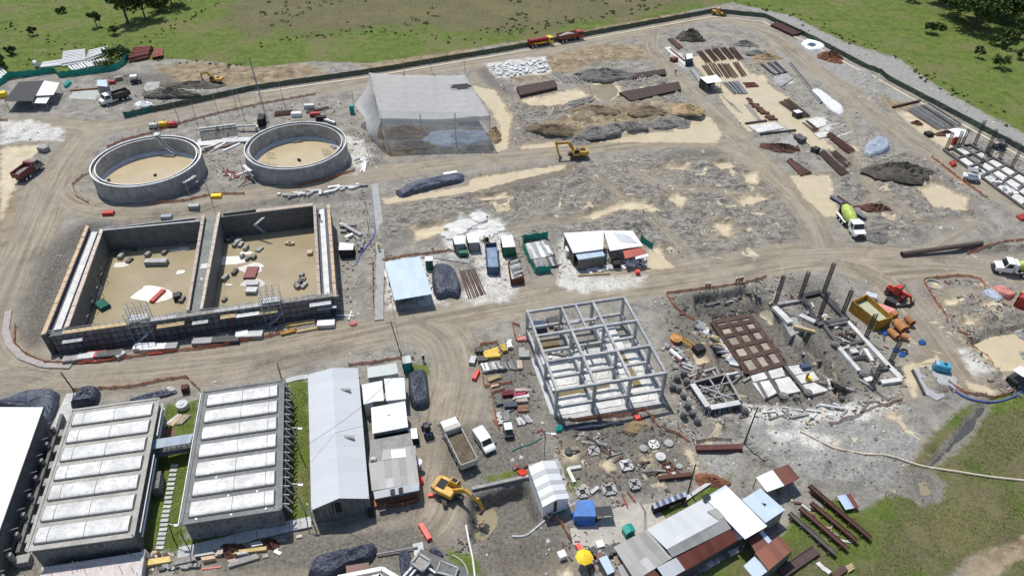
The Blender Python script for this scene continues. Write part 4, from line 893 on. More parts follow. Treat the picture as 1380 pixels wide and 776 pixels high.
# ------------------------------------------------------------------ workshop shed cluster (lower right)
t=thing('workshop','sprawling workshop of joined grey, white and rusty metal roofs','workshop',(*P(930,715,0).xy,0));o=Vector(t.location)
def roofs(t,o,lst):
    for px,zz,m in lst:
        q=[P(a,b_,z) for (a,b_),z in zip(px,zz)];b=MB(o);b.slab(q,.08);b.build('roof',m,t)
roofs(t,o,[([(827,736.5),(871.5,713),(906,751),(856,782)],(3.4,3.6,3.6,3.4),S_GREY),
    ([(871.5,713),(949,671),(976,698),(898.5,739.5)],(3.3,3.3,4.2,4.2),S_GREYL),
    ([(898.5,739.5),(976,698),(985.5,711.5),(906,750.5)],(4.24,4.24,3.7,3.7),SHEET('grey ridge roofing',(.32,.315,.305),(.22,.215,.21),var=.16)),
    ([(912,750),(985.5,712),(993.5,728),(923.5,768.5)],(3.6,3.6,2.9,2.9),S_RUST),
    ([(885,764),(911.5,750.5),(923.5,767.5),(898,782)],(3.5,3.5,3.0,3.0),S_GREYL),([(858,778),(882,767),(896,784),(868,790)],(3.4,3.4,3,3),S_RUST),
    ([(951,671.5),(981.5,656.5),(1034,708.5),(1004,726)],(3.6,3.6,4.0,4.0),S_WHITE2),([(948,671.5),(978,653),(981.5,656.5),(951,671.5)],(3.4,3.4,3.55,3.55),S_BLUE),
    ([(832,762),(846,756),(858,776),(840,784)],(2.6,2.6,2.4,2.4),S_GREY),([(953,688),(966,684),(978,697),(968,700)],(4.0,3.9,4.27,4.27),S_GREY)])
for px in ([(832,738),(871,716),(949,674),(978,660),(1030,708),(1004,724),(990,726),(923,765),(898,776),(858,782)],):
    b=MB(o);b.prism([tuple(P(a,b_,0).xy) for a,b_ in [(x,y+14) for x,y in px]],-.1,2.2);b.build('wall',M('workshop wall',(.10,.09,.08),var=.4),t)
for px in ((951,668),(953,671)): p=P(*px,3.9);b=MB(o);b.box(p,(1.1,.35,.15),.5);b.build('roof_vent',BLACK,t)
b=MB(o);p=P(994,719,2.4);b.tube((p.x,p.y,.5),(p.x,p.y,2.4),.75,14);b.build('water_tank',WHITEP,t)
t=shed('blue_roof_shed','square shed with pale blue metal roof and a small dark patch, joined to the workshop','shed',[([(999.5,673),(1024.5,657.5),(1058,686.5),(1031.5,704)],S_BLUE,(3.2,3.2))],3.2,wall=GREYW,walls='f');o=Vector(t.location);p=P(1029.5,679,3.24);b=MB(o);b.add([p+Vector((-.3,.2,0)),p+Vector((.35,.1,0)),p+Vector((.1,-.35,0))],[(2,1,0)]);b.build('roof_patch',BLACK,t)
shed('white_rust_shelter','open shelter with half white and half rusty roof, standing apart','shelter',[([(1018.8,643),(1041.3,632.5),(1057.3,653.9),(1033.8,662.4)],S_WHITE2,(2.6,2.6)),([(1041.3,632.5),(1062.7,625),(1077.7,644),(1057.3,654)],S_RUST,(2.62,2.62))],2.6,wall=FORMW,walls='r')
t=shed('rusty_shed','shed with two rusty corrugated roofs and a pale blue lean-to','shed',[([(1017.8,744.8),(1049.9,721),(1068.7,740.5),(1036,768)],S_RUSTO,(3.0,3.0)),([(1008,726.6),(1024,717),(1041,736),(1019,745)],S_RUST,(2.7,2.7)),([(1002,762),(1016.7,749),(1036,768),(1018,781)],S_BLUE,(2.6,2.6)),([(1023,717),(1028,714),(1041.5,730),(1037,734)],S_PANEL,(2.75,2.75))],3.0,wall=FORMW)
t=shed('striped_roof_shed','white shed with grey banded gable roof and two white doors, at the pit edge','shed',[([(712,629),(729,621.5),(751,672),(730.5,684)],S_WHITE,(3.2,3.2)),([(729,621.5),(747,621),(767.5,671.5),(751,668)],S_WHITE,(3.75,3.75))],3.2,wall=WHITE,walls='lr',post=False)
# rebuild as a clean gable
for c2 in list(t.children): bpy.data.objects.remove(c2)
o=Vector(t.location);q=[P(712,629,3),P(748,620.5,3),P(767.5,671,3),P(731.5,683,3)];rb,rf=(q[0]+q[1])/2+zv(.7),(q[2]+q[3])/2+zv(.7)
SB,SG=S_WHITE,SHEET('grey band roofing',(.42,.43,.44),(.5,.5,.5),var=.08)
vs_=(0,.22,.34,.52,.62,.78,.86,1.0)
for k in range(7):
    a,b_=vs_[k],vs_[k+1];b=MB(o);e=.03 if k % 2 else 0
    b.slab([lerp(q[0],q[3],a)+zv(e),lerp(q[0],q[3],b_)+zv(e),lerp(rb,rf,b_)+zv(e),lerp(rb,rf,a)+zv(e)],.06);b.slab([lerp(q[1],q[2],a)+zv(e),lerp(q[1],q[2],b_)+zv(e),lerp(rb,rf,b_)+zv(e),lerp(rb,rf,a)+zv(e)],.06)
    b.build('roof_band',SG if k % 2 else SB,t)
c=cen(q);i=[lerp(p,c,.07) for p in q];b=MB(o);b.prism([tuple(p.xy) for p in i],0,2.98);f3=lerp(rf,Vector((c.x,c.y,rf.z)),.06);b.add([i[3],i[2],f3-zv(.1)],[(0,1,2)]);b.build('wall',WHITE,t)
d=(i[2]-i[3]);b=MB(o)
b.bar(i[3]+d*.44+Vector((0,-.05,-1.2)),i[3]+d*.56+Vector((0,-.05,-1.2)),.06,2.2);b.build('door_gap',DARK,t);b=MB(o);b.bar(i[3]+d*.05+Vector((0,-.06,-2.7)),i[3]+d*.95+Vector((0,-.06,-2.7)),.1,.15);b.build('green_sill',TEALB,t)
pq=[P(709,627),P(752,618),P(776,680),P(735,698)];b=MB(o);b.prism([tuple(p.xy) for p in pq],-.2,.16);b.build('base_slab',CONC,t)
# ------------------------------------------------------------------ vehicles
def two(a,b): a,b=G(*a),G(*b);c=(a+b)/2;c.z=max(gz(c.x,c.y),0 if c.z > -.3 else c.z);return c,atan2(b.y-a.y,b.x-a.x),math.hypot(b.x-a.x,b.y-a.y)
def wheel(t,x,y,r,w_=.35,rim=WHITE):
    b=MB();n=16
    prof=[(0,-w_/2),(r*.78,-w_/2),(r,-w_*.32),(r,w_*.32),(r*.78,w_/2),(0,w_/2)]
    b.loft([[(x+q*cos(2*pi*k/n),y+d,r+q*sin(2*pi*k/n)) for k in range(n)] for q,d in prof[1:-1]])
    o=b.build('wheel',BLACK,t);s=1 if y > 0 else -1;b=MB();b.tube((x,y+s*w_*.3,r),(x,y+s*(w_*.5+.015),r),r*.5,12);b.build('rim',rim,o);return o
def box_part(t,name,c,sz,m,bevel=.05): b=MB();b.box(c,sz);return b.build(name,m,t,bevel=bevel)
def cab(t,x0,x1,w_,z0,z1,m,hood=0):
    "cab from x0 (rear) to x1 (front)"
    b=MB()
    if hood: b.side([(x0,z0),(x1+hood,z0),(x1+hood+.05,z0+.75),(x1+.1,z0+1.0),(x1-.35,z1-.05),(x0+.1,z1),(x0,z1-.1)],-w_/2,w_/2)
    else: b.side([(x0,z0),(x1,z0),(x1+.05,z0+1.0),(x1-.15,z1-.05),(x0+.1,z1),(x0,z1-.1)],-w_/2,w_/2)
    c=b.build('cab',m,t,bevel=.06);g=MB();zz=z0+1.05
    if hood: a0,a1=(x1+.07,zz+.02),(x1-.31,z1-.14)
    else: a0,a1=(x1+.045,zz),(x1-.13,z1-.16)
    g.add([(a0[0]+.02,-w_*.45,a0[1]),(a0[0]+.02,w_*.45,a0[1]),(a1[0]+.02,w_*.43,a1[1]),(a1[0]+.02,-w_*.43,a1[1])],[(0,1,2,3)]);g.build('windscreen',GLASS,c)
    for s in (-1,1):
        g=MB();y=s*(w_/2+.012);v=[(x0+.3,y,zz),(a0[0]-.2,y,zz),(a1[0]-.05,y,z1-.22),(x0+.3,y,z1-.22)];g.add(v,[(0,1,2,3) if s < 0 else (3,2,1,0)]);g.build('side_window',GLASS,c)
        g=MB();g.bar((x1-.1,s*(w_/2+.22),zz),(x1-.1,s*(w_/2+.22),zz+.5),.12,.2);g.build('mirror',DARK,c)
    return c
def dump_truck(label,a,b_,cabm,bedm,loadm,W=2.5,group=None,hood=0,heapz=.3):
    c,rz,L=two(a,b_);t=thing('dump_truck',label,'dump truck',c,rz,group);h=L/2
    box_part(t,'chassis',(0,0,.85),(L*.96,.9,.35),DARK)
    cab(t,h-2.0-hood,h-.1-hood,W*.96,.7,2.85,cabm,hood)
    box_part(t,'bumper',(h-.02,0,.65),(.25,W*.95,.4),DARK)
    for s in (-1,1): box_part(t,'headlight',(h+.08,s*W*.36,.85),(.08,.3,.2),WHITE,0)
    x0,x1=-h,h-2.3-hood;b=MB();w_=W/2
    b.box(((x0+x1)/2,0,1.3),(x1-x0,W,.14));
    for s in (-1,1):
        b.box(((x0+x1)/2,s*(w_-.05),1.95),(x1-x0,.1,1.2))
        for k in range(6): b.box((x0+(x1-x0)*(k+.5)/6,s*(w_+.04),1.9),(.12,.09,1.15))
    b.box((x1-.05,0,2.1),(.1,W-.2,1.5));b.box((x0+.05,0,1.85),(.1,W-.2,1.0));b.box((x1+.35,0,2.86),(.75,W,.08));b.build('tipper_bed',bedm,t)
    r=random.Random(int(a[0]));n=10;b=MB();vs=[(lerp(x0+.1,x1-.1,i/n),lerp(-w_+.1,w_-.1,j/6),1.7+heapz*sin(pi*i/n)*sin(pi*j/6)+r.uniform(0,.18)) for j in range(7) for i in range(n+1)]
    b.add(vs,[(j*(n+1)+i,j*(n+1)+i+1,(j+1)*(n+1)+i+1,(j+1)*(n+1)+i) for j in range(6) for i in range(n)]);b.build('load',loadm,t)
    for x in (h-1.2,-h+1.2,-h+2.45):
        for s in (-1,1): wheel(t,x,s*(W/2-.2),.52)
    b=MB();b.tube((h-2.15-hood,W*.42,.9),(h-2.15-hood,W*.42,3.0),.07,6);b.build('exhaust',DARK,t);return t
GREYBED=M('grey tipper paint',(.40,.40,.39),rough=.6,var=.3)
dump_truck('white cab tipper with a bed of brown soil, parked behind the orange excavator',(633,636),(604,579),WHITE,M('beige bed paint',(.56,.53,.47),var=.2),M('truck soil',(.13,.105,.07),rough=.95,var=.4),W=2.6)
dump_truck('white cab tipper with a dark bed, on the far yard beside the small brown hut',(176,131),(137,143),WHITE,DARK,SOILD,hood=.9)
dump_truck('maroon tipper with stone load standing alone on pale sand',(26,247),(55,225),M('maroon cab',(.30,.26,.25),var=.4),MAROON,GRAVH,hood=.7)
dump_truck('red cab tipper with grey heaped gravel, following the crane truck on the perimeter road',(752,57.5),(784,52),REDP,M('red grey bed',(.33,.10,.07),var=.4),M('pale gravel load',(.48,.48,.47),var=.2),heapz=1.0)
def mixer_truck(label,a,b_):
    c,rz,L=two(a,b_);t=thing('mixer_truck',label,'concrete mixer truck',c,rz,'concrete mixer trucks');h=L/2
    box_part(t,'chassis',(0,0,.95),(L*.95,.9,.35),DARK);cab(t,h-3.1,h-1.5,2.4,.75,2.9,WHITE,1.35)
    b=MB();b.box((h-.02,0,.7),(.25,2.3,.4));b.build('bumper',DARK,t);b=MB();b.box((h-.05,0,1.2),(.12,1.2,.6));b.build('grille',DARK,t)
    ax0,ax1=Vector((h-3.9,0,1.95)),Vector((-h+.55,0,2.95));d=(ax1-ax0).normalized();u=Vector((-d.z,0,d.x));sdv=Vector((0,1,0));n=24;LL=(ax1-ax0).length
    prof=[(0,.55),(.05,.85),(.25,1.12),(.45,1.24),(.6,1.22),(.8,1.0),(.95,.72),(1.0,.6)]
    b=MB();b.loft([[ax0+d*LL*f+(sdv*cos(2*pi*k/n)+u*sin(2*pi*k/n))*r for k in range(n)] for f,r in prof]);dr=b.build('drum',LIME,t,smooth=False)
    b=MB();b.loft([[ax0+d*LL*f+(sdv*cos(2*pi*k/n)+u*sin(2*pi*k/n))*r for k in range(n)] for f,r in ((.5,1.25),(.53,1.255))],cap=False);b.build('drum_ring',M('drum band',(.34,.40,.10)),dr)
    b=MB();b.box((-h+.45,0,2.2),(.5,1.6,1.9));b.box((-h+.5,0,3.5),(.7,1.1,.5));b.build('hopper',DARK,t);b=MB();b.bar((-h+.1,0,2.0),(-h-.8,.3,1.0),.5,.15);b.build('chute',GALV,t)
    b=MB();b.box((h-3.6,0,2.0),(.6,2.2,1.5));b.build('water_tank',WHITE,t,bevel=.08)
    for s in (-1,1): b=MB();b.box((-h+2.4,s*1.08,1.22),(4.0,.5,.1));b.build('fender',WHITE,t)
    for x in (h-1.1,-h+1.0,-h+2.3,-h+3.6):
        for s in (-1,1): wheel(t,x,s*1.02,.53)
    return t
mixer_truck('white mixer truck with a lime green drum at the haul road bend',(1131,291),(1158,324));mixer_truck('white mixer truck with a pale lime drum near the red container',(1404,374),(1336,364))
def van(label,a,b_):
    c,rz,L=two(a,b_);t=thing('panel_van',label,'van',c,rz);h=L/2
    b=MB();prof=[(-h,.45),(h-.05,.45),(h,.85),(h-.3,1.05),(h-.95,1.15),(h-1.55,1.78),(h-2.2,1.86),(-h+.15,1.84),(-h,1.6)];W=1.8
    rings=[]
    for y,k in ((-W/2,.96),(-W/2+.12,1),(W/2-.12,1),(W/2,.96)): rings.append([(x*(k if abs(x) > h-.4 else 1),y,.45+(z-.45)*(k)) for x,z in prof])
    b.loft(rings);bd=b.build('body',WHITE,t,bevel=.04)
    g=MB();g.add([(h-.93,-.78,1.19),(h-.93,.78,1.19),(h-1.5,.7,1.77),(h-1.5,-.7,1.77)],[(0,1,2,3)]);g.build('windscreen',GLASS,t)
    for s in (-1,1):
        g=MB();y=s*(W/2+.005);v=[(h-2.3,y,1.15),(h-1.25,y,1.15),(h-1.65,y,1.62),(h-2.3,y,1.66)];g.add(v,[(0,1,2,3) if s < 0 else (3,2,1,0)]);g.build('side_window',GLASS,t)
        box_part(t,'headlight',(h-.12,s*.62,.86),(.14,.3,.16),M('lamp glass',(.6,.6,.6),rough=.2));box_part(t,'mirror',(h-1.35,s*1.0,1.2),(.12,.2,.16),DARK)
    box_part(t,'bumper',(h-.02,0,.5),(.12,1.6,.2),DARK);box_part(t,'tail_lamp',(-h-.01,.7,1.1),(.05,.15,.4),REDP)
    for x in (h-.85,-h+.8):
        for s in (-1,1): wheel(t,x,s*.82,.32,.2)
    return t
van('small white panel van parked right of the white cab tipper',(643,585),(662,612))
def excavator(label,px,rz,trz,boom,yel=YEL,s=1.0):
    "boom: points (x, z) from the foot to the bucket hinge in the house frame; last point is the bucket tip"
    c=G(*px);t=thing('excavator',label,'excavator',c,rz);cr=Matrix.Rotation(trz-rz,4,'Z')
    for sd in (-1,1):
        b=MB();prof=[(-1.9,.35),(-1.6,.05),(1.6,.05),(1.9,.35),(1.75,.72),(1.4,.85),(-1.4,.85),(-1.75,.72)];b.side([(x*s,z*s) for x,z in prof],(sd*1.2-.3)*s,(sd*1.2+.3)*s,cr);tr=b.build('track',M('track steel',(.11,.10,.085),var=.4),t)
        b=MB()
        for k in range(16): b.box(((-1.7+k*.23)*s,sd*1.2*s,.87*s),(.1*s,.6*s,.05*s),0,cr)
        b.build('track_shoe',DARK,tr)
    b=MB();b.box((0,0,.6*s),(2.0*s,1.8*s,.5*s),0,cr);b.tube((0,0,.8*s),(0,0,1.1*s),.75*s,16);b.build('undercarriage',DARK,t)
    b=MB();b.box((-.6*s,-.55*s,1.55*s),(3.0*s,1.4*s,.85*s));b.box((-1.35*s,.4*s,1.6*s),(1.5*s,2.0*s,.95*s));b.build('house',yel,t,bevel=.08)
    b=MB();b.loft([[(-2.0*s,y,z) for y,z in ((-1.3*s,1.1*s),(1.4*s,1.1*s),(1.4*s,2.1*s),(-1.3*s,2.1*s))],[(-2.7*s,y,z) for y,z in ((-1.0*s,1.2*s),(1.1*s,1.2*s),(1.1*s,2.0*s),(-1.0*s,2.0*s))]]);b.build('counterweight',yel,t)
    b=MB();b.box((-1.35*s,.1*s,2.11*s),(1.3*s,1.5*s,.06*s));b.build('engine_grille',BLACK,t)
    b=MB();b.side([(-.45*s,1.1*s),(1.0*s,1.1*s),(1.15*s,1.9*s),(.9*s,2.85*s),(-.4*s,2.85*s)],.55*s,1.45*s);cb=b.build('cab',yel,t,bevel=.05)
    g=MB();g.add([(1.13*s,.62*s,1.75*s),(1.13*s,1.38*s,1.75*s),(.95*s,1.36*s,2.75*s),(.95*s,.64*s,2.75*s)],[(0,1,2,3)]);g.add([(-.2*s,1.47*s,1.7*s),(-.2*s,1.47*s,2.7*s),(.85*s,1.47*s,2.7*s),(1.0*s,1.47*s,1.7*s)],[(0,1,2,3)]);g.box((.25*s,1.0*s,2.865*s),(.9*s,.65*s,.03*s));g.build('cab_glass',GLASS,cb)
    pt=[Vector((x*s,-.0*s,z*s)) for x,z in boom]
    b=MB()
    for a,q,w0 in ((pt[0],pt[1],.75),(pt[1],pt[2],.6)): b.bar(a,q,.42*s,w0*s)
    b.build('boom',yel,t,bevel=.04);b=MB();d=(pt[3]-pt[2]).normalized();b.bar(pt[2]-d*.7*s,pt[3],.36*s,.48*s);b.build('stick',yel,t,bevel=.04)
    b=MB();n=Vector((0,1,0));e,tip=pt[3],pt[4];m_=(e+tip)/2+(e-tip).cross(n).normalized()*-.45*s
    b.loft([[p+n*y for p in (e,m_,tip,(e+tip)/2)] for y in (-.55*s,.55*s)]);b.build('bucket',M('bucket steel',(.16,.145,.12),var=.4),t)
    for a,q in ((Vector((.6*s,0,1.3*s)),(pt[0]+pt[1])/2+Vector((.2*s,0,0))),((pt[1]+pt[2])/2+zv(.55*s),pt[2]+(pt[2]-pt[3]).normalized()*.6*s)): b=MB();b.tube(a,q,.09*s,8);b.tube((a+q)/2,q,.06*s,8);b.build('hydraulic_ram',STEELG,t)
    return t
ex0=G(607,668);exb=G(648,692)
excavator('orange yellow excavator reaching its arm into the near pit',(607,668),atan2((P(652,690,1)-P(607,668,1)).y,(P(652,690,1)-P(607,668,1)).x),-1.25,[(.7,1.7),(2.6,3.3),(5.0,2.2),(5.6,.6),(5.1,-.4)],s=.93)
excavator('yellow excavator digging at the edge of the wide rubble field',(777,212),pi+.12,.15,[(.7,1.8),(2.2,4.1),(5.2,3.9),(4.5,1.2),(3.7,.4)])
excavator('small yellow excavator on the soil bank by the pipe yard',(291,112),pi-.2,.5,[(.7,1.8),(2.4,3.6),(4.8,2.6),(4.8,.8),(4.0,.2)],s=.85)
def crane_truck(label,a,b_):
    c,rz,L=two(a,b_);t=thing('crane_truck',label,'crane truck',c,rz);h=L/2;box_part(t,'chassis',(0,0,.9),(L*.95,1.0,.4),DARK);cab(t,h-1.7,h-.1,2.3,.7,2.6,YELB)
    box_part(t,'deck',(-.9,0,1.25),(L-2.2,2.4,.25),M('orange deck',(.55,.16,.03)));b=MB();b.box((-.4,0,2.1),(L*.7,1.3,.7));b.box((-h+.4,0,2.0),(.8,1.6,1.2));b.build('crane_boom',M('dark red boom',(.25,.02,.025)),t,bevel=.06);box_part(t,'turret',(-.5,.7,1.9),(1.6,.8,1.0),REDP);box_part(t,'yellow_rail',(-.6,-1.22,1.45),(L*.5,.06,.25),YELB)
    for x in (h-1.1,-h+1.0,-h+2.2):
        for s in (-1,1): wheel(t,x,s*1.0,.5)
crane_truck('red crane truck with a yellow cab on the perimeter road by the shade net fence',(712,65),(744,59.5))
def loader(label,name,cat,px,rz,body,s=1.0,bucket=True,arm=None,cabm=None,loadm=None):
    c=G(*px);t=thing(name,label,cat,c,rz)
    b=MB();b.side([(x*s,z*s) for x,z in [(-2.1,.7),(1.5,.7),(1.7,1.1),(.6,1.25),(-.4,1.35),(-2.1,1.6)]],-.65*s,.65*s);b.build('body',body,t,bevel=.06)
    cab(t,-.7*s,.5*s,1.3*s,1.1*s,2.6*s,cabm or body)
    for x in (-1.4,1.2):
        for y in (-1,1): wheel(t,x*s,y*.9*s,.62*s,.42*s,rim=body)
    if bucket:
        b=MB()
        for y in (-.5,.5): b.bar((.9*s,y*s,1.2*s),(2.5*s,y*s,.6*s),.15*s,.3*s)
        b.build('lift_arm',body,t);b=MB();b.loft([[(x*s,y*s,z*s) for x,z in ((2.4,.9),(2.4,.1),(3.2,.05),(2.6,.25))] for y in (-1.1,1.1)]);b.build('bucket',DARK,t)
    if arm: b=MB();b.bar((-1.9*s,-.1*s,1.7*s),(2.6*s,-.1*s,1.75*s),.45*s,.45*s);b.bar((2.6*s,-.1*s,1.7*s),(3.0*s,-.1*s,.6*s),.3*s,.3*s);b.build('telescopic_arm',body,t);b=MB();b.box((3.1*s,0,.4*s),(.15,2.2*s,.7*s));b.build('fork_carriage',DARK,t)
    return t
loader('yellow wheel loader at the corner of the perimeter road','wheel_loader','loader',(967,21),-.6,YEL)
loader('red telescopic handler parked above the orange pipe pile','telehandler','telehandler',(1207,400),-.9,REDP,.95,bucket=False,arm=True)
loader('dark compact tractor with blue hood beside the wrapped black stack','compact_tractor','tractor',(576,583),-1.2,M('dark blue tractor paint',(.03,.04,.12)),.62,cabm=DARK)
loader('tiny yellow loader perched at the head of the navy container','skid_loader','loader',(656,328),-1.3,YEL,.55,cabm=DARK)
def cart(label,px,rz,name='utility_cart',roofm=WHITE,body=DARK,s=1.0):
    c=G(*px);t=thing(name,label,'cart',c,rz);box_part(t,'body',(0,0,.6*s),(2.2*s,1.2*s,.45*s),body);box_part(t,'roof',(-.2*s,0,1.7*s),(1.4*s,1.2*s,.08),roofm)
    for x in (-.85,.45):
        for y in (-.52,.52): b=MB();b.tube((x*s,y*s,.8*s),(x*s,y*s,1.68*s),.03,5);b.build('roof_post',DARK,t)
    for x in (-.7,.7):
        for y in (-1,1): wheel(t,x*s,y*.6*s,.28*s,.2*s)
cart('small dark cart with a white roof at the foot of the formwork yard',(685,585),-1.4)
cart('small white roofed cart at the far yard, by the concrete slab',(184,112),.3,roofm=WHITE,s=1.3)
cart('dark generator trailer with white roof near the orange barrier curve',(1369,514),.5,name='generator_trailer',roofm=WHITE,s=1.5)
cart('small dark cart standing among the rebar and white slabs by the perimeter fence',(1345,200),.3,roofm=DARK,s=1.3)
cart('white sided cart between rebar frames beside the white slabs',(1307,243),-.4,roofm=STEELG,body=WHITE,s=1.6)
for px,m,lab in (((208,173),GALV,'white engine set nearest the round tank rim'),((221,171),YELB,'yellow engine set between a white and a red one'),((233,171),REDP,'red engine set beyond the round tank')):
    c=G(*px);t=thing('engine_set',lab+' by the perimeter road','engine set',c,.2,'engine sets by the tank');box_part(t,'housing',(0,0,.8),(2.0,1.2,1.0),m);box_part(t,'skid',(0,0,.2),(2.4,1.3,.2),DARK);b=MB();b.tube((.5,.2,1.3),(.5,.2,1.9),.08,6);b.build('exhaust',DARK,t)
# people
def person_mesh():
    me=bpy.data.meshes.new('person');v=[(0,0,.95),(0,0,1.2),(0,0,1.42),(0,0,1.52),(0,.02,1.68),(.11,0,.9),(.13,.03,.5),(.13,-.02,.05),(.13,.12,.03),(-.11,0,.9),(-.13,-.03,.5),(-.13,-.1,.05),(-.13,.03,.03),(.2,0,1.4),(.27,.02,1.13),(.25,.16,.9),(-.2,0,1.4),(-.27,-.02,1.13),(-.26,.1,.88)]
    e=[(0,1),(1,2),(2,3),(3,4),(0,5),(5,6),(6,7),(7,8),(0,9),(9,10),(10,11),(11,12),(2,13),(13,14),(14,15),(2,16),(16,17),(17,18)]
    rad=[.15,.14,.16,.07,.115,.1,.07,.05,.045,.1,.07,.05,.045,.075,.05,.035,.075,.05,.035]
    me.from_pydata(v,e,[]);o=bpy.data.objects.new('person',me);COL.objects.link(o);o.modifiers.new('s','SKIN');sv=me.skin_vertices[0].data
    for i,r in enumerate(rad): sv[i].radius=(r,r)
    sv[0].use_root=True;o.modifiers.new('ss','SUBSURF').levels=1
    dg=bpy.context.evaluated_depsgraph_get();m2=bpy.data.meshes.new_from_object(o.evaluated_get(dg));bpy.data.objects.remove(o);m2.materials.clear();m2.materials.append(DENIM);m2.name='person';return m2
PM=person_mesh()
def vest(): 
    b=MB();n=12;b.loft([[(w_*cos(2*pi*k/n),d*sin(2*pi*k/n),z) for k in range(n)] for z,w_,d in ((.95,.19,.17),(1.2,.2,.17),(1.38,.25,.17),(1.46,.15,.13))]);return b
def helmet(): 
    b=MB();n=12;b.loft([[(r*cos(2*pi*k/n),.02+r*1.1*sin(2*pi*k/n),z) for k in range(n)] for z,r in ((1.69,.17),(1.70,.135),(1.77,.12),(1.82,.07))]);return b
def person(px,rz,label,vm=HIVIS,hm=WHITE,group=None,z=None):
    c=G(*px) if z is None else P(*px,z);o=bpy.data.objects.new('person',PM);COL.objects.link(o);o.location=c;o.rotation_euler=(0,0,rz);tag(o,label,'person',group)
    vest().build('vest',vm,o,smooth=True);helmet().build('helmet',hm,o,smooth=True);return o
NAVY=M('navy shirt',(.03,.045,.10),var=.1,bump=0)
person((910,101),.3,'person in dark clothes and white helmet walking the track by the brown stack',NAVY)
person((511,338),1.2,'person in a yellow vest walking on the grey walkway',M('yellow vest',(.75,.6,.03),var=.1,bump=0),YELB)
person((571,488),.8,'person in dark clothes beside the teal cabin at the road corner',NAVY)
for k,(px,rz) in enumerate((((951,391),.2),((955,390.5),2.0),((991,384),.9),((995,383),2.6),((999,382),.1))): person(px,rz,'person in orange vest standing along the orange mesh above the excavation',HIVIS,WHITE,'workers by the mesh above the excavation')
person((1086,512),.2,'person in yellow helmet working on the white slabs',HIVIS,YELB,z=-1.4);person((1080,486),2.2,'person in navy beside the dark box on the white slabs',NAVY,WHITE,z=-1.4)
person((432,297),1.0,'person in dark clothes standing on the basin channel wall',NAVY,WHITE,z=ZT-.55)
person((862,396),1.4,'person in a red shirt beside the frame building',REDP,WHITE) if False else None
person((780,558),.4,'person in navy with a white helmet at the frame building front',NAVY) if False else None
# ------------------------------------------------------------------ yard kit
def net_fence(label,px,h,m,name='net_fence',cat='fence',step=2.5,pm=GREYW,group=None,sag=.12,extra=.15,zz=None):
    pts=[G(*p) for p in px]
    if zz is not None: pts=[P(*p,zz) for p in px]
    L=[0]
    for a,b in zip(pts[:-1],pts[1:]): L.append(L[-1]+(b-a).length)
    def at(s):
        for i in range(len(pts)-1):
            if s <= L[i+1] or i == len(pts)-2: 
                p=lerp(pts[i],pts[i+1],(s-L[i])/max(1e-6,L[i+1]-L[i]));p.z=gz(p.x,p.y) if zz is None else zz;return p
    step=max(step,L[-1]/95);n=max(1,round(L[-1]/step));c=at(L[-1]/2);t=thing(name,label,cat,c,0,group);o=Vector(c);r=random.Random(int(px[0][0]))
    b=MB(o);k=n*3;top=[];bot=[]
    for i in range(k+1):
        p=at(L[-1]*i/k);q=at(min(L[-1],L[-1]*i/k+.3));d=(q-p);d=Vector((-d.y,d.x,0)).normalized() if d.length > 1e-4 else zv(0);off=d*r.uniform(-.12,.12)
        sg=sag*h if i % 3 else 0;top.append(p+off+zv(h-sg*r.uniform(.5,1.4)));bot.append(p-off*.5+zv(.02))
    for i in range(k):
        b.add([bot[i],bot[i+1],top[i+1],top[i]],[(0,1,2,3)])
    nt_=b.build('net',m,t);sd_=nt_.modifiers.new('thick','SOLIDIFY');sd_.thickness=.035;sd_.offset=0
    for i in range(n+1):
        p=at(L[-1]*i/n);b=MB(o);b.tube(p+zv(-.1),p+Vector((r.uniform(-.05,.05),0,h+extra)),.05,5);b.build('fence_post',pm,t)
    return t
def bar(name,label,cat,a,b_,w,h,m,group=None,lift=0.0,z=None,ends=None,shape='i'):
    a,b_=(G(*a),G(*b_)) if z is None else (P(*a,z),P(*b_,z));c=(a+b_)/2;o=MB((c.x,c.y,min(a.z,b_.z)+lift));zz=zv(lift)
    if shape == 'i':
        o.bar(a+zz+zv(h*.08),b_+zz+zv(h*.08),w,h*.16);o.bar(a+zz+zv(h*.92),b_+zz+zv(h*.92),w,h*.16);o.bar(a+zz+zv(h*.5),b_+zz+zv(h*.5),w*.3,h*.68)
    elif shape == 'pipe': o.pipe(a+zz+zv(w/2),b_+zz+zv(w/2),w/2,w*.08)
    elif shape == 'cage':
        u=zv(1);d=(b_-a).normalized();s=Vector((-d.y,d.x,0))
        for i,j in ((-1,0),(1,0),(-1,1),(1,1),(0,1),(0,0)): o.bar(a+zz+s*i*w/2+u*(j*h+.04),b_+zz+s*i*w/2+u*(j*h+.04),.08,.08)
        n=max(3,int((b_-a).length/.45))
        for k in range(n+1):
            p=lerp(a,b_,k/n)+zz;o.bar(p-s*w/2+u*(h+.05),p+s*w/2+u*(h+.05),.06);o.bar(p-s*w/2+u*.05,p-s*w/2+u*h,.05);o.bar(p+s*w/2+u*.05,p+s*w/2+u*h,.05)
    else: o.bar(a+zz+zv(h/2),b_+zz+zv(h/2),w,h)
    return tag(o.build(name,m),label,cat,group)
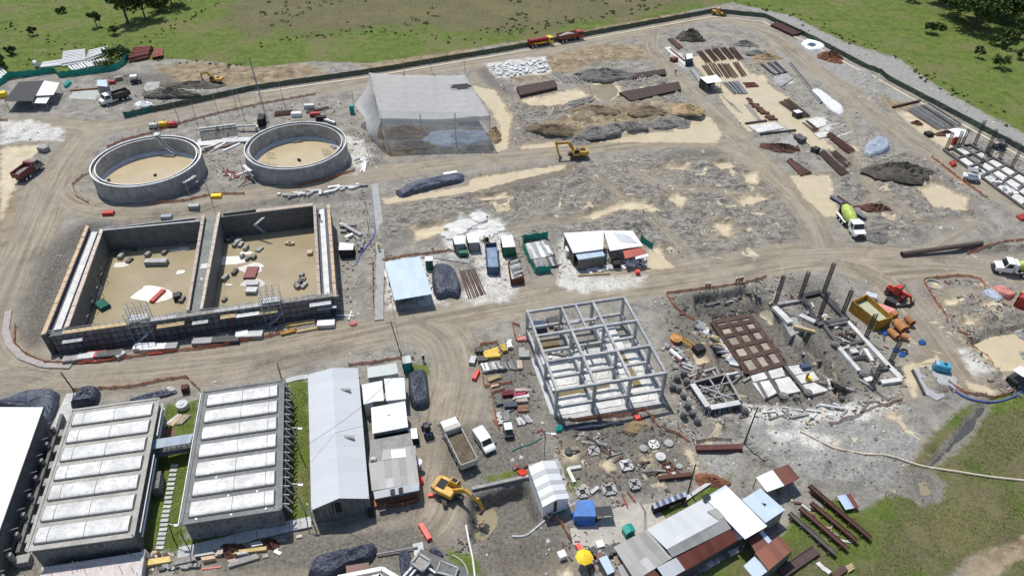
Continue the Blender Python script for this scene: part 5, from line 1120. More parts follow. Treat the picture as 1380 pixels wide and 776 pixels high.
def row(name,label,cat,group,A,B_,C,D_,n,w,h,m,shape='i',jit=.4,lift=0.0,layers=1):
    "n bars from line A-C (starts) to line B-D (ends): bar k runs lerp(A,C) -> lerp(B,D)"
    for L in range(layers):
        for k in range(n-L):
            t=(k+.5+.5*L)/n;a=(lerp(A[0],C[0],t)+ru_(-jit,jit),lerp(A[1],C[1],t)+ru_(-jit,jit)*.5);b_=(lerp(B_[0],D_[0],t)+ru_(-jit,jit),lerp(B_[1],D_[1],t)+ru_(-jit,jit)*.5)
            bar(name,label,cat,a,b_,w,h,m if not isinstance(m,(list,tuple)) else random.choice(m),group,lift+L*h,shape=shape)
def stack(name,label,cat,q,h,m,layers=4,board=.3,group=None,gap=.15):
    "a strapped stack of boards or sheets filling the px quad q (a-b is the long side)"
    q=[G(*p) for p in q];z=min(p.z for p in q);c=cen(q);b=MB((c.x,c.y,z));W=(q[3]-q[0]).length;n=max(1,round(W/board))
    for L in range(layers):
        for k in range(n):
            a,d=lerp(q[0],q[3],(k+.08)/n),lerp(q[0],q[3],(k+.92)/n);a2,d2=lerp(q[1],q[2],(k+.08)/n),lerp(q[1],q[2],(k+.92)/n);j=ru_(-.04,.04);e=(a2-a).normalized()*j*4
            b.prism([tuple((p+e).xy) for p in (a,a2,d2,d)],z+h*L/layers+.005,z+h*(L+1-gap)/layers+ru_(0,.02))
    return tag(b.build(name,m),label,cat,group)
def crate(name,label,cat,px,l,w_,h,m,rz=0,group=None,lid=None,z=None):
    p=G(*px) if z is None else P(*px,z);b=MB(p)
    b.box((p.x,p.y,p.z+h/2),(l,w_,h),rz);n=4
    for k in range(n):
        x=(k/(n-1)-.5)*(l-.1);
        for s in (-1,1): c_,s_=cos(rz),sin(rz);b.box((p.x+x*c_-s*(w_/2+.03)*s_,p.y+x*s_+s*(w_/2+.03)*c_,p.z+h*.48),(.1,.06,h*.94),rz)
    for s in (-1,1): b.box((p.x+s*(l*.3)*cos(rz),p.y+s*(l*.3)*sin(rz),p.z+.02),(.15,w_*1.04,.12),rz)
    o=b.build(name,m);tag(o,label,cat,group)
    if lid: b=MB();b.box((0,0,h+.04),(l*1.05,w_*1.05,.08),rz);b.build('lid',lid,o)
    return o
def tarp(name,label,px,h,m,seed=0,group=None,wr=.12,flat=.75,cat='tarp',z=None):
    "a draped sheet over a stack, outline px"
    pts=[Vector((*q,0)) for q in spline(poly_px(list(px)+[px[0]]),6)[:-1]];c=sum(pts,Vector())/len(pts);zb=gz(c.x,c.y) if z is None else z;r=random.Random(int(px[0][0]*3+px[0][1])+seed);n=len(pts);b=MB((c.x,c.y,zb));rings=[(0,1),(.25,1.02),(.45,.98),(.62,.97),(.76,.92),(.87,.72),(.94,.4),(1.0,.02)]
    vs=[Vector((c.x,c.y,zb+h))]
    for f,k in rings[1:]:
        for i,p in enumerate(pts): x=lerp(c,p,f*(1+r.uniform(-.02,.02)));vs.append(Vector((x.x,x.y,zb+h*k*(1+r.uniform(-wr,wr)*(.4 if f < .9 else .7))-(.15 if f == 1 else 0))))
    fs=[(0,1+i,1+(i+1) % n) for i in range(n)]+[(1+j*n+i,1+(j+1)*n+i,1+(j+1)*n+(i+1) % n,1+j*n+(i+1) % n) for j in range(len(rings)-2) for i in range(n)]
    b.add(vs,fs);o=b.build(name,m)
    bm=bmesh.new();bm.from_mesh(o.data);bmesh.ops.recalc_face_normals(bm,faces=bm.faces);bmesh.ops.subdivide_edges(bm,edges=bm.edges,cuts=1,use_grid_fill=True)
    for v in bm.verts: v.co.z += r.uniform(-.045,.045)*(1 if v.co.z > .1 else 0)
    bm.to_mesh(o.data);bm.free();return tag(o,label,cat,group)
def pole(name,label,cat,px,h,r=.09,m=GREYW,group=None,lean=(0,0),arms=None,z=None):
    p=G(*px) if z is None else P(*px,z);b=MB(p);tp=p+Vector((lean[0],lean[1],h));b.tube(p+zv(-.2),tp,r,7,r*.75);o=b.build(name,m);tag(o,label,cat,group)
    if arms == 'lamp': b=MB(p);b.bar(tp,tp+Vector((.9,-.2,.1)),.08);b.box(tp+Vector((1.1,-.25,.1)),(.6,.3,.12));b.build('lamp_head',GALV,o)
    if arms == 'cross': b=MB(p);b.bar(tp+Vector((-.8,0,-.3)),tp+Vector((.8,0,-.3)),.12);b.build('cross_arm',GREYW,o)
    return o
def container(label,q,h,m,roofm=None,name='container',z=None,cat='container',rib=True,open_=None,top=None):
    q=[G(*p) for p in q] if z is None else [P(*p,z) for p in q];zb=min(p.z for p in q);c=cen(q);t=thing(name,label,cat,(c.x,c.y,zb));o=Vector(t.location)
    if open_:
        b=MB(o)
        for i in range(4): a,d=q[i],q[(i+1) % 4];b.bar(Vector((a.x,a.y,zb+h/2)),Vector((d.x,d.y,zb+h/2)),.12,h)
        b.prism([tuple(lerp(p,c,.03).xy) for p in q],zb,zb+.15);b.build('wall',m,t);b=MB(o);b.prism([tuple(lerp(p,c,.04).xy) for p in q],zb+.15,zb+h*.55);b.build('inside',open_,t)
    else: b=MB(o);b.prism([tuple(p.xy) for p in q],zb,zb+h);b.build('wall',m,t)
    if rib:
        b=MB(o)
        for i in range(4):
            a,d=q[i],q[(i+1) % 4];n=max(2,int((d-a).length/.5))
            for k in range(n+1): p=lerp(a,d,k/n);p=p+(p-c).normalized()*.02;b.bar(Vector((p.x,p.y,zb+.05)),Vector((p.x,p.y,zb+h-.05)),.12)
        b.build('rib',m,t)
    if roofm: b=MB(o);b.slab([Vector((*lerp(p,c,-.05).xy,zb+h+.1)) for p in q],.08);b.build('roof',roofm,t)
    return t

# ------------------------------------------------------------------ fences and nets
net_fence('long dark green shade net fence that follows the whole site perimeter',FENCE_PX,1.5,DTEAL,'perimeter_fence',step=4,pm=STEELG,sag=.03)
net_fence('bright green net fence around the pipe yard, with a peak in its middle',[(-40,124),(0,116),(13,105),(75,98),(81,105),(130,99),(158,94),(168,87),(174,79)],1.9,TEAL,step=2.5)
net_fence('short dark teal net between the far yard and the perimeter road',[(168,159),(188,155),(208,150)],1.7,M('dull teal net',(.03,.13,.10),var=.3))
net_fence('bright green C shaped net around a stack of pipes and frames',[(738,321),(722,323),(704,326),(705,336),(712,352),(722,370),(742,366)],1.8,TEAL)
net_fence('short green net at the red roof corner of the white canteen',[(863,325),(870,330),(879,337)],1.7,TEAL)
for k,(lab,px) in enumerate((
    ('orange mesh along the road behind the twin basin',[(205,275),(245,272),(290,262),(330,262)]),('orange mesh curving round the low corner of the basin',[(22,440),(20,462),(36,478),(62,489),(98,489)]),
    ('orange mesh along the foot of the basin front',[(98,489),(130,489),(200,478),(290,468),(400,446)]),('orange mesh above the halls with a bent end',[(98,526),(175,522),(224,512),(253,509),(270,527)]),
    ('orange mesh on a soil bank behind the cabin row',[(470,492),(500,490),(530,484),(558,484)]),('orange mesh around the upper formwork yard',[(670,462),(645,466),(648,490),(652,522),(690,516)]),('orange mesh around the lower formwork yard',[(680,526),(662,530),(666,552),(672,578)]),
    ('orange mesh from the road to the frame building',[(708,462),(702,454),(695,460),(690,436),(700,440)]),('long orange mesh above the excavation',[(898,396),(940,391),(1000,383),(1032,374)]),('orange mesh down the slope beside the excavation',[(898,397),(906,410),(922,425),(935,432)]),
    ('orange mesh at the base of the frame building',[(768,566),(800,564),(850,559),(868,551),(880,566),(890,578)]),('curved orange mesh round the small cream pools',[(1262,375),(1244,378),(1253,395),(1270,418),(1276,432)]),('orange mesh arching over the small cream pools',[(1262,375),(1290,372),(1318,376),(1328,386)]),
    ('orange mesh along the pale pond bank',[(1290,446),(1310,465),(1330,482),(1346,498)]),('long curved orange mesh below the blue tank',[(1277,515),(1300,530),(1335,537),(1360,530),(1385,510)]),('orange mesh in front of the walkway by the blue roof shed',[(516,352),(540,347),(580,342),(606,338),(632,345)]),
    ('orange mesh beside the far road, below the tall posts',[(145,200),(165,190),(205,180),(250,165)]),('pale orange mesh running behind the round tanks',[(250,165),(300,152),(345,142),(380,136),(425,128)]),('orange mesh at the left sand field',[(-8,164),(11,163)]),
    ('orange mesh on the pile field edge',[(897,580),(915,586),(930,598)]),('faded mesh beyond the rust beam',[(938,596),(960,592),(985,594)]),('orange mesh at the right hand column frame',[(1255,212),(1290,240),(1330,268)]),('orange mesh beside the slope of the far trench',[(1303,342),(1340,330),(1385,322)]),('orange mesh by the round tank foot',[(400,251),(450,240),(478,230)]),('orange mesh on the walkway edge',[(503,355),(503,395),(505,426)]),('orange mesh on the tail of the foundation trench',[(1118,572),(1150,562),(1180,548),(1215,540)]),('long faded mesh left of the left round tank',[(132,228),(112,238),(98,250),(104,266),(120,274)]),('orange mesh fence at the bottom of the near pit corner',[(750,699),(760,713),(768,727)]),('orange mesh by the weedy bank below the pile field',[(838,668),(845,684)]),('second orange mesh by the weedy bank',[(846,664),(856,678)]))):
    net_fence(lab,px,.68 if 'bottom of' not in lab else 1.0,ORNET if k not in (17,20,25,26) else PNET,'safety_mesh','safety mesh',2.2,WOOD,None,.25,.12)
# grey walkway
wp=[(505,249),(511,300),(513,350),(511,400),(511,432)]
pts=[G(*p) for p in wp];b=MB(pts[2])
for a,c2 in zip(pts[:-1],pts[1:]): b.bar(a+zv(.12),c2+zv(.12),1.6,.22)
tag(b.build('walkway',M('walkway concrete',(.33,.325,.31),var=.2)),kind='structure')
b=MB(G(40,470));pts=[G(*p) for p in [(12,420),(8,445),(14,466),(30,482),(60,493),(96,494)]]
for a,c2 in zip(pts[:-1],pts[1:]): b.bar(a+zv(.12),c2+zv(.12),1.1,.26)
tag(b.build('kerb_path',M('pinkish kerb',(.30,.27,.25),var=.2)),kind='structure')
for nm,a,c2,w_ in (('side_path',(585,346),(634,353),1.3),('stepping_path',(240,745),(420,703),1.6),('stepping_path',(72,600),(102,530),2.6),('stepping_path',(563,732),(572,790),1.3),('garden_path',(386,514),(415,508),1.0)):
    b=MB(G(*a));p,q=G(*a),G(*c2);n=12
    for k in range(n): u,v=lerp(p,q,k/n),lerp(p,q,(k+.97)/n);u.z,v.z=gz(u.x,u.y),gz(v.x,v.y);b.bar(u+zv(.08),v+zv(.08),w_,.22)
    tag(b.build(nm,CONCL if nm != 'side_path' else CONC),kind='structure')
for k in range(19):
    p=G(lerp(235,216,k/18)+ru_(-.4,.4),lerp(628,738,k/18));b=MB(p);b.box(p+zv(.1),(1.0,.45,.16),.05+ru_(-.05,.05));tag(b.build('stepping_slab',CONCL),'pale slab in the line of stepping slabs on the grass between the halls','paving slab','stepping slabs between the halls')
b=MB(G(600,80))                                      # pale drain edge inside the perimeter fence
inn_=[(x+(-2 if x > 962 else 0),y+(5 if x < 962 else 6)) for x,y in FENCE_PX[1:]]
pts=[G(*p) for p in inn_]
for a,c2 in zip(pts[:-1],pts[1:]):
    n=max(1,int((c2-a).length/8))
    for k in range(n): u,v=lerp(a,c2,k/n),lerp(a,c2,(k+1)/n);u.z,v.z=gz(u.x,u.y),gz(v.x,v.y);b.bar(u+zv(.05),v+zv(.05),.55,.2)
tag(b.build('drain_kerb',M('cream drain edge',(.62,.54,.38),var=.2)),kind='structure')

# ------------------------------------------------------------------ pipe yard, far corner
row('plastic_pipe','long white pipe in the big stack behind the green net','pipe','white pipes of the far stack',(84,92),(117,86),(87,72),(116,69),9,.62,.5,WHITEP,'pipe',.3,0,2)
row('plastic_pipe','white pipe in the stack beside the round bush','pipe','white pipes next to the round bush',(116,86),(140,76),(122,70),(148,66),6,.62,.5,WHITEP,'pipe',.3,0,2)
row('plastic_pipe','short white pipe end on to the camera, along the green net','pipe','short white pipes along the net',(92,92),(98,98),(146,80),(153,86),13,.7,.6,WHITEP,'pipe',.4,0,1)
row('plastic_pipe','white pipe in the low stack at the tail of the big pipe pile','pipe','white pipes in the low stack',(55,93),(84,90),(58,86),(85,82),5,.6,.5,WHITEP,'pipe',.4)
row('plastic_pipe','white pipe in the stack at the picture edge behind the green net','pipe','white pipes at the edge',(-12,104),(2,113),(2,92),(12,101),5,.65,.5,WHITEP,'pipe',.3)
b=MB(G(50,91));p=G(50,91);b.pipe(p+Vector((-.4,0,1)),p+Vector((.5,.2,1.05)),1.0,.16,20);tag(b.build('pipe_ring',WHITEP),'white pipe ring standing at the end of the low pipe stack','pipe ring')
RUSTP=M('rust primer pipe',(.24,.075,.06),var=.25)
row('steel_pipe','red brown pipe in the larger pile beyond the green net','pipe','red brown pipes',(174,86),(200,80),(182,68),(207,66),7,.85,.7,RUSTP,'pipe',.3,0,2)
row('steel_pipe','red brown pipe in the small pile beside the larger red pile','pipe','red brown pipes of the small pile',(206,81),(209,70),(221,78),(219,67),4,.85,.7,RUSTP,'pipe',.2)
crate('site_bin','yellow bin half hidden at the left picture edge by the black roof','bin',(3,131),2.5,1.6,1.4,YELB,.3);tarp('tarp_heap','crumpled green tarp at the end of the white shed',[(86,118),(94,110),(97,114),(90,120)],.9,TEALB);crate('site_bin','small red bin by the hut with a pale blue roof','bin',(152,113),1.6,1.2,.9,REDP,.2);crate('pump_box','small grey box with a rust top by the hut and concrete slab','box',(161,108),2.0,1.2,1.0,GREYW,.5)
sl_=[G(*p) for p in ((192,120),(198,111),(216,111),(214,122),(200,126))];b=MB(cen(sl_));b.prism([tuple(p.xy) for p in sl_],-.1,.3);tag(b.build('concrete_slab',CONC),'grey concrete slab with scattered white bits at the far yard','concrete slab')
sl_=[G(*p) for p in ((92,133),(98,124),(130,122),(135,128),(128,135))];b=MB(cen(sl_));b.prism([tuple(p.xy) for p in sl_],-.1,.18);tag(b.build('concrete_slab',M('green grey slab',(.38,.40,.37),var=.2)),'pale greenish slab in front of the brown hut','concrete slab')
bar('brick_kerb','long reddish kerb behind the pale greenish slab','kerb',(95,123),(132,120),.4,.4,M('red brick kerb',(.32,.16,.10)),shape='b')
heap('rubble_heap','small pale rubble heap behind the dark teal net','heap',(194,141),(2.6,1.6),.9,STONEW);heap('rubble_heap','grey gravel heap beside the pale rubble heap in the far yard','heap',(228,127),(7,2.4),1.6,M('grey brown heap',(.17,.15,.12),rough=.95,var=.5,bump=.8));heap('soil_heap','long dark soil bank behind the little excavator','heap',(262,116),(9,2.6),1.3,M('grey brown heap',(.17,.15,.12)))
crate('site_box','grey tool box on the pale sand by the maroon tipper','box',(60,204),2.2,1.5,1.2,STEELG,-.3)

# posts near the round tanks
PO=[((205,146),8),((296,131),4),((266,166),8),((242,164),6),((321,152),8),((330,162),10),((296,158),7),((383,141),9),((478,155),8),((497,212),9),((545,101),5),((583,101),5),((627,98),5),((257,250),0),((285,271),9),((258,268),6),((495,286),8),((500,331),8)]
for px,h in PO:
    if h: pole('site_post','thin bare post standing near the round tanks and rain cover','post',px,h*.85,.075,STEELG,'thin bare posts near the tanks',(ru_(-.5,.2),ru_(-.2,.2)))
p=G(357,152);t=thing('lattice_mast','slim blue grey lattice mast with guy wires behind the round tank','mast',p);b=MB(p);LT=M('mast paint',(.25,.28,.38));H0=15
for k in range(3):
    a=2*pi*k/3;b.tube(p+Vector((.3*cos(a),.3*sin(a),0)),p+Vector((.12*cos(a)-.8,.12*sin(a),H0)),.05,4)
for k in range(22): z=H0*k/22;a=2*pi*k/3;r0=.3-.18*k/22;q=p+Vector((-.8*k/22,0,z));b.tube(q+Vector((r0*cos(a),r0*sin(a),0)),q+Vector((r0*cos(a+2.1),r0*sin(a+2.1),H0/22)),.035,4)
b.build('lattice',LT,t);b=MB(p)
for dx,dy in ((-2.5,-1),(2.5,-1),(0,3)): b.tube(p+Vector((-.5,0,H0*.6)),p+Vector((dx,dy,0)),.025,4)
b.build('guy_wire',LT,t)
container('dark steel container between the two round tanks',[(349,172),(357,171),(359,164),(351,163)],2.2,BLACK)
row('rebar_bundle','rusty rebar bundle behind the tank with starters','rebar','rusty rebar behind the tank',(370,158),(390,156),(372,152),(394,150),4,.4,.4,RUST,'cage');bar('rebar_bundle','long rusty rebar bundle in front of the far perimeter road','rebar',(413,153),(443,146),.7,.4,RUST,shape='cage')
for lab,px,m in (('white site box beyond the tank with starters',(400,157),WHITE),('red site box beyond the tank with starters',(425,157),REDP),('dark site box beyond the tank with starters',(433,162),BLACK),('grey long site box by the mesh behind the tank with starters',(417,146),GALV)): crate('site_box',lab,'box',px,2.6,1.2,1.1,m,.1)
bar('steel_pipe','grey pipe lying beyond the tank with starters','pipe',(437,163),(452,168),.8,.8,GALV,shape='pipe');crate('portable_toilet','small green portable toilet beside the rain cover','toilet',(475,153),1.1,1.1,2.3,TEALB,.1)
# rebar deck between the tanks
q=[P(268,174,1.2),P(318,168,1.2),P(320,180,1.2),P(270,186,1.2)];o=cen(q);o.z=-.2;t=thing('rebar_deck','unfinished dark concrete deck with upright rebar between the round tanks','foundation',o)
b=MB(o);b.prism([tuple(p.xy) for p in q],-.3,.5);b.build('base',FORMW,t);
for k in range(36): p=bil(q,rr_(),rr_());b=MB(o);b.tube((p.x,p.y,.4),(p.x+.1,p.y,1.7),.06,4);b.build('rebar_starter',STEELG,t)
b=MB(o);b.bar(q[0],q[1],.5,.4);b.bar(lerp(q[1],q[2],.2),lerp(q[1],q[2],.2)+Vector((5,.6,0)),.4,.4);b.bar(q[1]+Vector((4.5,.7,0)),q[1]+Vector((6,-1.5,0)),.5,.4);b.build('kerb_beam',CONCL,t)
for lab,px,L,W,m in (('white slab with a small rusty stack, between the tanks',(284,193),6.5,3.4,WCONC),('pale slab beside the dark container',(318,190),7,2.2,CONCL),('pale slab in front of the rebar deck',(305,186),6,1.2,CONCL)):
    crate('site_slab',lab,'slab',px,L,W,.35,m,.12)
row('timber_form','loose grey formwork board on the ground between the round tanks','board','loose boards between the tanks',(262,205),(270,202),(300,200),(330,190),14,.5,.3,[GREYW,WHITE,CONCL,STEELG,RUST],'b',9)
row('timber_form','loose pale board scattered by the foot of the tank with starters','board','loose boards by the tank foot',(300,232),(306,228),(330,250),(338,244),14,.4,.25,[GREYW,WHITE,CONCL,MAROON],'b',8);row('timber_form','loose white board scattered between the tank and the rain cover','board','loose boards by the rain cover',(480,215),(488,210),(488,236),(496,226),10,.4,.2,[WHITE,CONCL,GALV],'b',6)
row('scaffold_board','grey board or frame piled behind the basin back wall','board','boards behind the basin',(370,268),(382,266),(480,252),(494,250),22,.6,.5,[STEELG,GREYW,CONCL,GALV,WHITE],'b',8)
row('scaffold_board','grey board or box on the bare soil beside the basin','board','boards beside the basin',(462,300),(468,306),(480,330),(488,338),12,.7,.5,[STEELG,GREYW,CONCL,WHITE],'b',14)
for lab,px,m in (('small red board on the road above the basin',(147,289),REDP),('small yellow barrow on the road above the basin',(292,266),YELB),('pale blue roofed kiosk on the basin back bank',(225,294),GTARP),('grey pump unit in the gap of the basin back wall',(262,280),STEELG)): crate('site_box',lab,'box',px,2.2,1.1,.7,m,.1)
# in the basin
BXM=[STEELG,GREYW,CONC,FORMW]
def basin_box(px,l,w_,h,m,rz,lab='grey form panel box standing in the shallow basin water',grp='form boxes in the basin'): 
    crate('form_box',lab,'form box',px,l,w_,h,m,rz,grp,z=ZF)
for px in ((157,343),(164,347),(167,343),(200,345),(222,342),(183,336),(190,335),(175,352),(241,328),(246,328),(251,327),(246,405),(241,399),(306,324),(312,322),(318,331),(325,331),(322,327),(332,336),(327,347),(334,350),(342,348),(350,337),(317,368),(303,405),(310,325),(400,385),(405,381),(408,378),(407,372),(402,388),(410,386),(304,376)): basin_box(px,ru_(.9,1.8),ru_(.5,.85),ru_(.35,.8),random.choice(BXM),1.35+ru_(-.3,.3))
for lab,px,l,w_,h,m,rz in (('long grey form cylinder lying in the middle of the left basin half',(212,356),4.2,1.3,1.0,STEELG,.05),('dark green skip standing in the left basin half',(139,413),2.6,1.7,.8,M('green skip',(.01,.10,.07)),-.7),('long red form lying on a white lime patch in the left basin half',(213,400),3.6,.8,.5,REDP,1.3),('maroon form stack on white ground in the right basin half',(339,369),2.2,3.4,.5,MAROON,0.05),('pale frame box below the maroon form stack',(340,394),2.0,1.4,.8,GALV,0),('grey frame box nearest the maroon form stack',(341,384),2.2,1.0,.5,STEELG,.1),('first of two orange barrows in the right basin half',(389,329),1.2,.7,.5,PLYO,0),('second orange barrow in the right basin half',(393,329.5),1.2,.7,.5,PLYO,.2),('small orange form against the right channel wall',(418,342),1.0,1.2,.6,PLYO,.2),('round grey drum by the middle pier of the basin',(240,403),1.3,1.3,1.2,DARK,.4)): crate('form_box',lab,'form box',px,l,w_,h,m,rz,z=ZF)
for kz,(px,rx,ry) in enumerate((((205,396),3.6,2.6),((162,357),1.4,1.0),((132,393),.8,1.6),((311,351),2.8,1.8),((331,341),1.2,.6),((340,362),2.4,1.6),((340,381),2.2,1.8),((246,336),1.2,.9),((222,401),1.5,1.0),((243,367),.8,.8),((308,384),.7,.4),((235,338),1.2,.5))):
    p=P(*px,ZF);b=MB(p);n=24;a0=ru_(0,6);b.add([(p.x+rx*cos(2*pi*k/n)*(1+.3*sin(3*6.28*k/n+a0)*ru_(.3,1)),p.y+ry*sin(2*pi*k/n)*(1+.25*sin(2*6.28*k/n+a0)),ZF+.02+.005*kz) for k in range(n)],[tuple(range(n))]);tag(b.build('lime_silt',M('lime silt',(.72,.69,.62),var=.12)),kind='structure')
for x in range(9): p=lerp(IL[0],IL[1],.3+x*.07)+Vector((.9+.5*(x % 2),0,0));b=MB((p.x,p.y,ZF));b.tube((p.x,p.y,ZF),(p.x-.6,p.y,ZF+2.2),.05,5);b.bar((p.x-.6,p.y-.4,ZF+2.2),(p.x-.6,p.y+.4,ZF+2.2),.08);tag(b.build('form_prop',STEELG),'grey slanted prop holding the long left basin wall','prop','props of the left basin wall')
# materials along the foot of the basin front
for lab,px,l,m,rz in (('red strapped form bundle at the basin foot',(130,481),3.2,REDP,.15),('dark form bundle right of the red bundle at the basin foot',(149,480),4,FORMW,.15),('pale form bundle left of the red bundle at the basin foot',(118,483),2.6,CONCL,.15),('first grey form stack beside the white ramp',(196,470),3.4,GALV,.1),('second larger grey form stack beside the white ramp',(208,471),4,GALV,.1),('grey form stack behind the two pale stacks',(228,470),3,STEELG,.12),('low grey stack by the middle pier of the basin front',(274,463),3.2,STEELG,.1),('dark long form stack at the basin foot, past the middle pier',(302,461),5.4,DARK,.1),('white small box at the basin foot past the middle pier',(327,453),2,WHITE,.2),('grey low form stack right of the white box',(338,454),4.2,STEELG,.1),('grey scrap form beside the white ramp',(100,486),3,GREYW,.2),('flat grey form near the end of the basin front',(440,439),3,GALV,.1),('grey angled panel right of the dark form bundle',(163,480),1.5,STEELG,.9)): crate('form_stack',lab,'form stack',px,l,1.4,.8,m,rz)
stack('timber_bundle','orange timber bundle at the foot of the second scaffold stair','timber',[(379,449),(399,444),(400,448),(380,453)],.5,YWOOD if False else M('orange timber',(.62,.34,.10),var=.2),3);stack('timber_bundle','long yellow timber stack on the ground past the second scaffold stair','timber',[(385,437),(424,431),(425,435),(386,442)],.35,YWOOD,2);bar('timber_beam','long brown beam beside the orange timber bundle','timber',(400,448),(432,442),.5,.3,WOOD,shape='b')
bar('steel_beam','red steel beam on the road edge below the red bundle','beam',(106,490),(152,485),.4,.3,REDP);bar('steel_beam','red steel beam under the grey form stacks','beam',(200,478),(220,476),.4,.3,REDP);bar('plastic_pipe','white pipe crossing at the basin end corner','pipe',(453,425),(478,427),.3,.3,WHITEP,shape='pipe');bar('plastic_pipe','white pipe set upright at an angle beyond the basin end corner','pipe',(470,432),(474,420),.3,.3,WHITEP,shape='pipe')
stack('access_ramp','white access ramp boards at the middle scaffold stair','ramp',[(177,477),(182,462),(186,462),(184,478)],.3,GALV,1,.5)
tarp('tarp_heap','small red tarp bundle at the end of the basin foot',[(470,438),(478,434),(482,438),(474,441)],.5,PINK)
# cabin and hose beside the basin
t=container('small white roofed pump cabin beside the basin end',[(459,348),(477,347),(478,338),(460,338)],2.0,DARK,WHITE,'pump_cabin',cat='cabin')
b=MB(G(490,330));hp_=[G(*p)+zv(.1) for p in spline([(501,250),(503,275),(506,300),(504,318),(494,333),(486,343),(480,358)],5)];b.path(hp_,.14,6);tag(b.build('hose',M('blue hose',(.10,.14,.42),var=.2)),'blue hose curving down beside the grey walkway','hose')

# ------------------------------------------------------------------ middle yard
tarp('tarp_heap','long black sheeted stack with red straps by the upper road',[(534,262),(549,252),(585,243),(622,236),(625,246),(600,252),(560,262),(540,267)],1.2,BTARP,3)
b=MB(G(605,244));bar('white_sheet','white sheet lying on top of the black sheeted stack','sheet',(598,241),(616,238),1.0,.1,WHITE,lift=1.25,shape='b')
row('steel_tube','dark tube end sticking out of the black sheeted stack','tube','tubes out of the sheeted stack',(533,258),(552,254),(535,264),(548,262),4,.4,.35,DARK,'pipe')
tarp('tarp_heap','big crumpled black sheet heap right of the pale blue shed',[(582,367),(586,360),(600,359),(612,366),(618,378),(622,392),(618,404),(606,402),(590,405),(583,390)],1.5,BTARP,5)
t=crate('portable_toilet','green portable toilet with a white roof beside the pale blue shed','toilet',(579,361),1.4,1.4,2.2,GREEN,.1,lid=WHITE)
for lab,q in (('first white roofed cabin in front of the round lime pads',[(614,342),(627,341),(626,330),(611,332)]),('second white roofed cabin in front of the round lime pads',[(632,340),(646,339),(643,326),(629,328)])):
    container(lab,q,2.3,CONC,S_WHITE2,'site_cabin',cat='cabin')
for px,rx in (((616,308),3.0),((630,301),3.2),((645,293),2.6),((606,318),2.0),((644,305),2.4),((662,303),2.6),((668,309),2.2),((655,315),3.0)):
    heap('lime_pad','round flat pile of white lime behind the two white cabins','lime pile',px,(rx*.92,rx*.72),.3,WCONC,0,int(px[0]),'round lime piles',.04,.8)
crate('site_box','dark green box at the door of the first white cabin','box',(624,345),1.6,1.2,1.2,GREEN,.1)
container('long navy blue open container with pale blue load',[(657,370),(672,370),(669,337),(654,338)],1.9,BLUEC,None,open_=M('blue grey load',(.22,.30,.42),var=.3));container('green container with a white roof beside the navy container',[(678,346),(694,345),(690,330),(675,331)],2.3,GREEN,S_WHITE2)
container('brown site container loaded with pale scrap, beside the green C shaped net',[(689,385),(705,382),(700,358),(685,360)],1.6,M('brown container',(.11,.035,.022),var=.3),None,open_=CONCL)
row('steel_rod','rusty long rod on the white yard between the black sheet and navy container','rod','rusty rods by the black sheet',(618,366),(632,404),(640,362),(656,396),10,.22,.16,RUSTB,'b',1.2)
row('scrap_board','pale scrap board on the brown container','board','boards on the brown container',(686,362),(698,358),(692,380),(704,376),6,.4,.2,[CONCL,STEELG,GREYW],'b',1,1.65)
row('steel_rack','grey pipe or frame stacked inside the green C shaped net','pipe','pipes inside the green net',(709,332),(718,352),(735,327),(748,346),11,.8,.6,[STEELG,CONC,GALV,GREYW,CONCL],'b',1.5);row('steel_rack','grey frame stacked at the front of the green C shaped net','frame','frames in the green net front',(717,350),(724,364),(745,348),(752,360),8,.7,.5,[STEELG,DARK,GREYW,CONCL],'b',1.5);stack('timber_bundle','orange timber in the corner of the green C shaped net','timber',[(732,346),(742,354),(738,360),(728,352)],.5,WOOD,3)
crate('fridge_box','white cabinet against the left wall of the canteen','cabinet',(766,344),1.3,1.6,1.7,WHITE,.1)
crate('site_box','black box on the white ground in front of the canteen','box',(830,359),1.4,1.8,1.3,BLACK,.1);row('loose_board','loose board on the white ground in front of the canteen','board','boards in front of the canteen',(782,362),(800,366),(850,352),(870,356),20,.5,.25,[WHITE,CONCL,GREYW,WOOD,FORMW,WCONC],'b',8);bar('timber_beam','long timber beam edging the white ground of the canteen','timber',(779,372),(822,369),.4,.3,WOOD,shape='b');crate('site_box','red bucket by the road near the red roof','bucket',(859,369),.8,.8,.8,REDB,0)
row('scrap_piece','dark scrap pieces under the red roof corner','scrap','scrap under the red roof',(845,356),(852,358),(866,350),(874,352),8,.9,.7,[FORMW,WHITE,GREYW,CONCL],'b',3)

# ------------------------------------------------------------------ upper fields
BAGM=M('white sack',(.66,.665,.67),var=.25,rough=.9);bag=None
for k in range(110):
    u,v=rr_(),rr_();px=(lerp(662,733,u)+v*6,lerp(88,104,v)-6*u+ru_(-1,1));p=G(*px);s=ru_(.6,1.15)
    if bag is None:
        b=MB();n=8;b.loft([[((r_+.05*cos(3*k2))*1.2*cos(2*pi*k2/n),r_*.9*sin(2*pi*k2/n),z) for k2 in range(n)] for z,r_ in ((0,.35),(.2,.55),(.42,.5),(.55,.25))]);bag=b.build('sack',BAGM);o_=tag(bag,'bulging white sack in the white sack field by the tyre tracks','sack','white sacks');bag.location=p
    else: o_=bag.copy();COL.objects.link(o_);o_.location=p
    o_.rotation_euler=(0,0,ru_(0,6));o_.scale=(s,s,s*ru_(.8,1.2))
DBR=M('dark brown sheet piles',(.075,.05,.042),var=.35,spot=(.12,.075,.055))
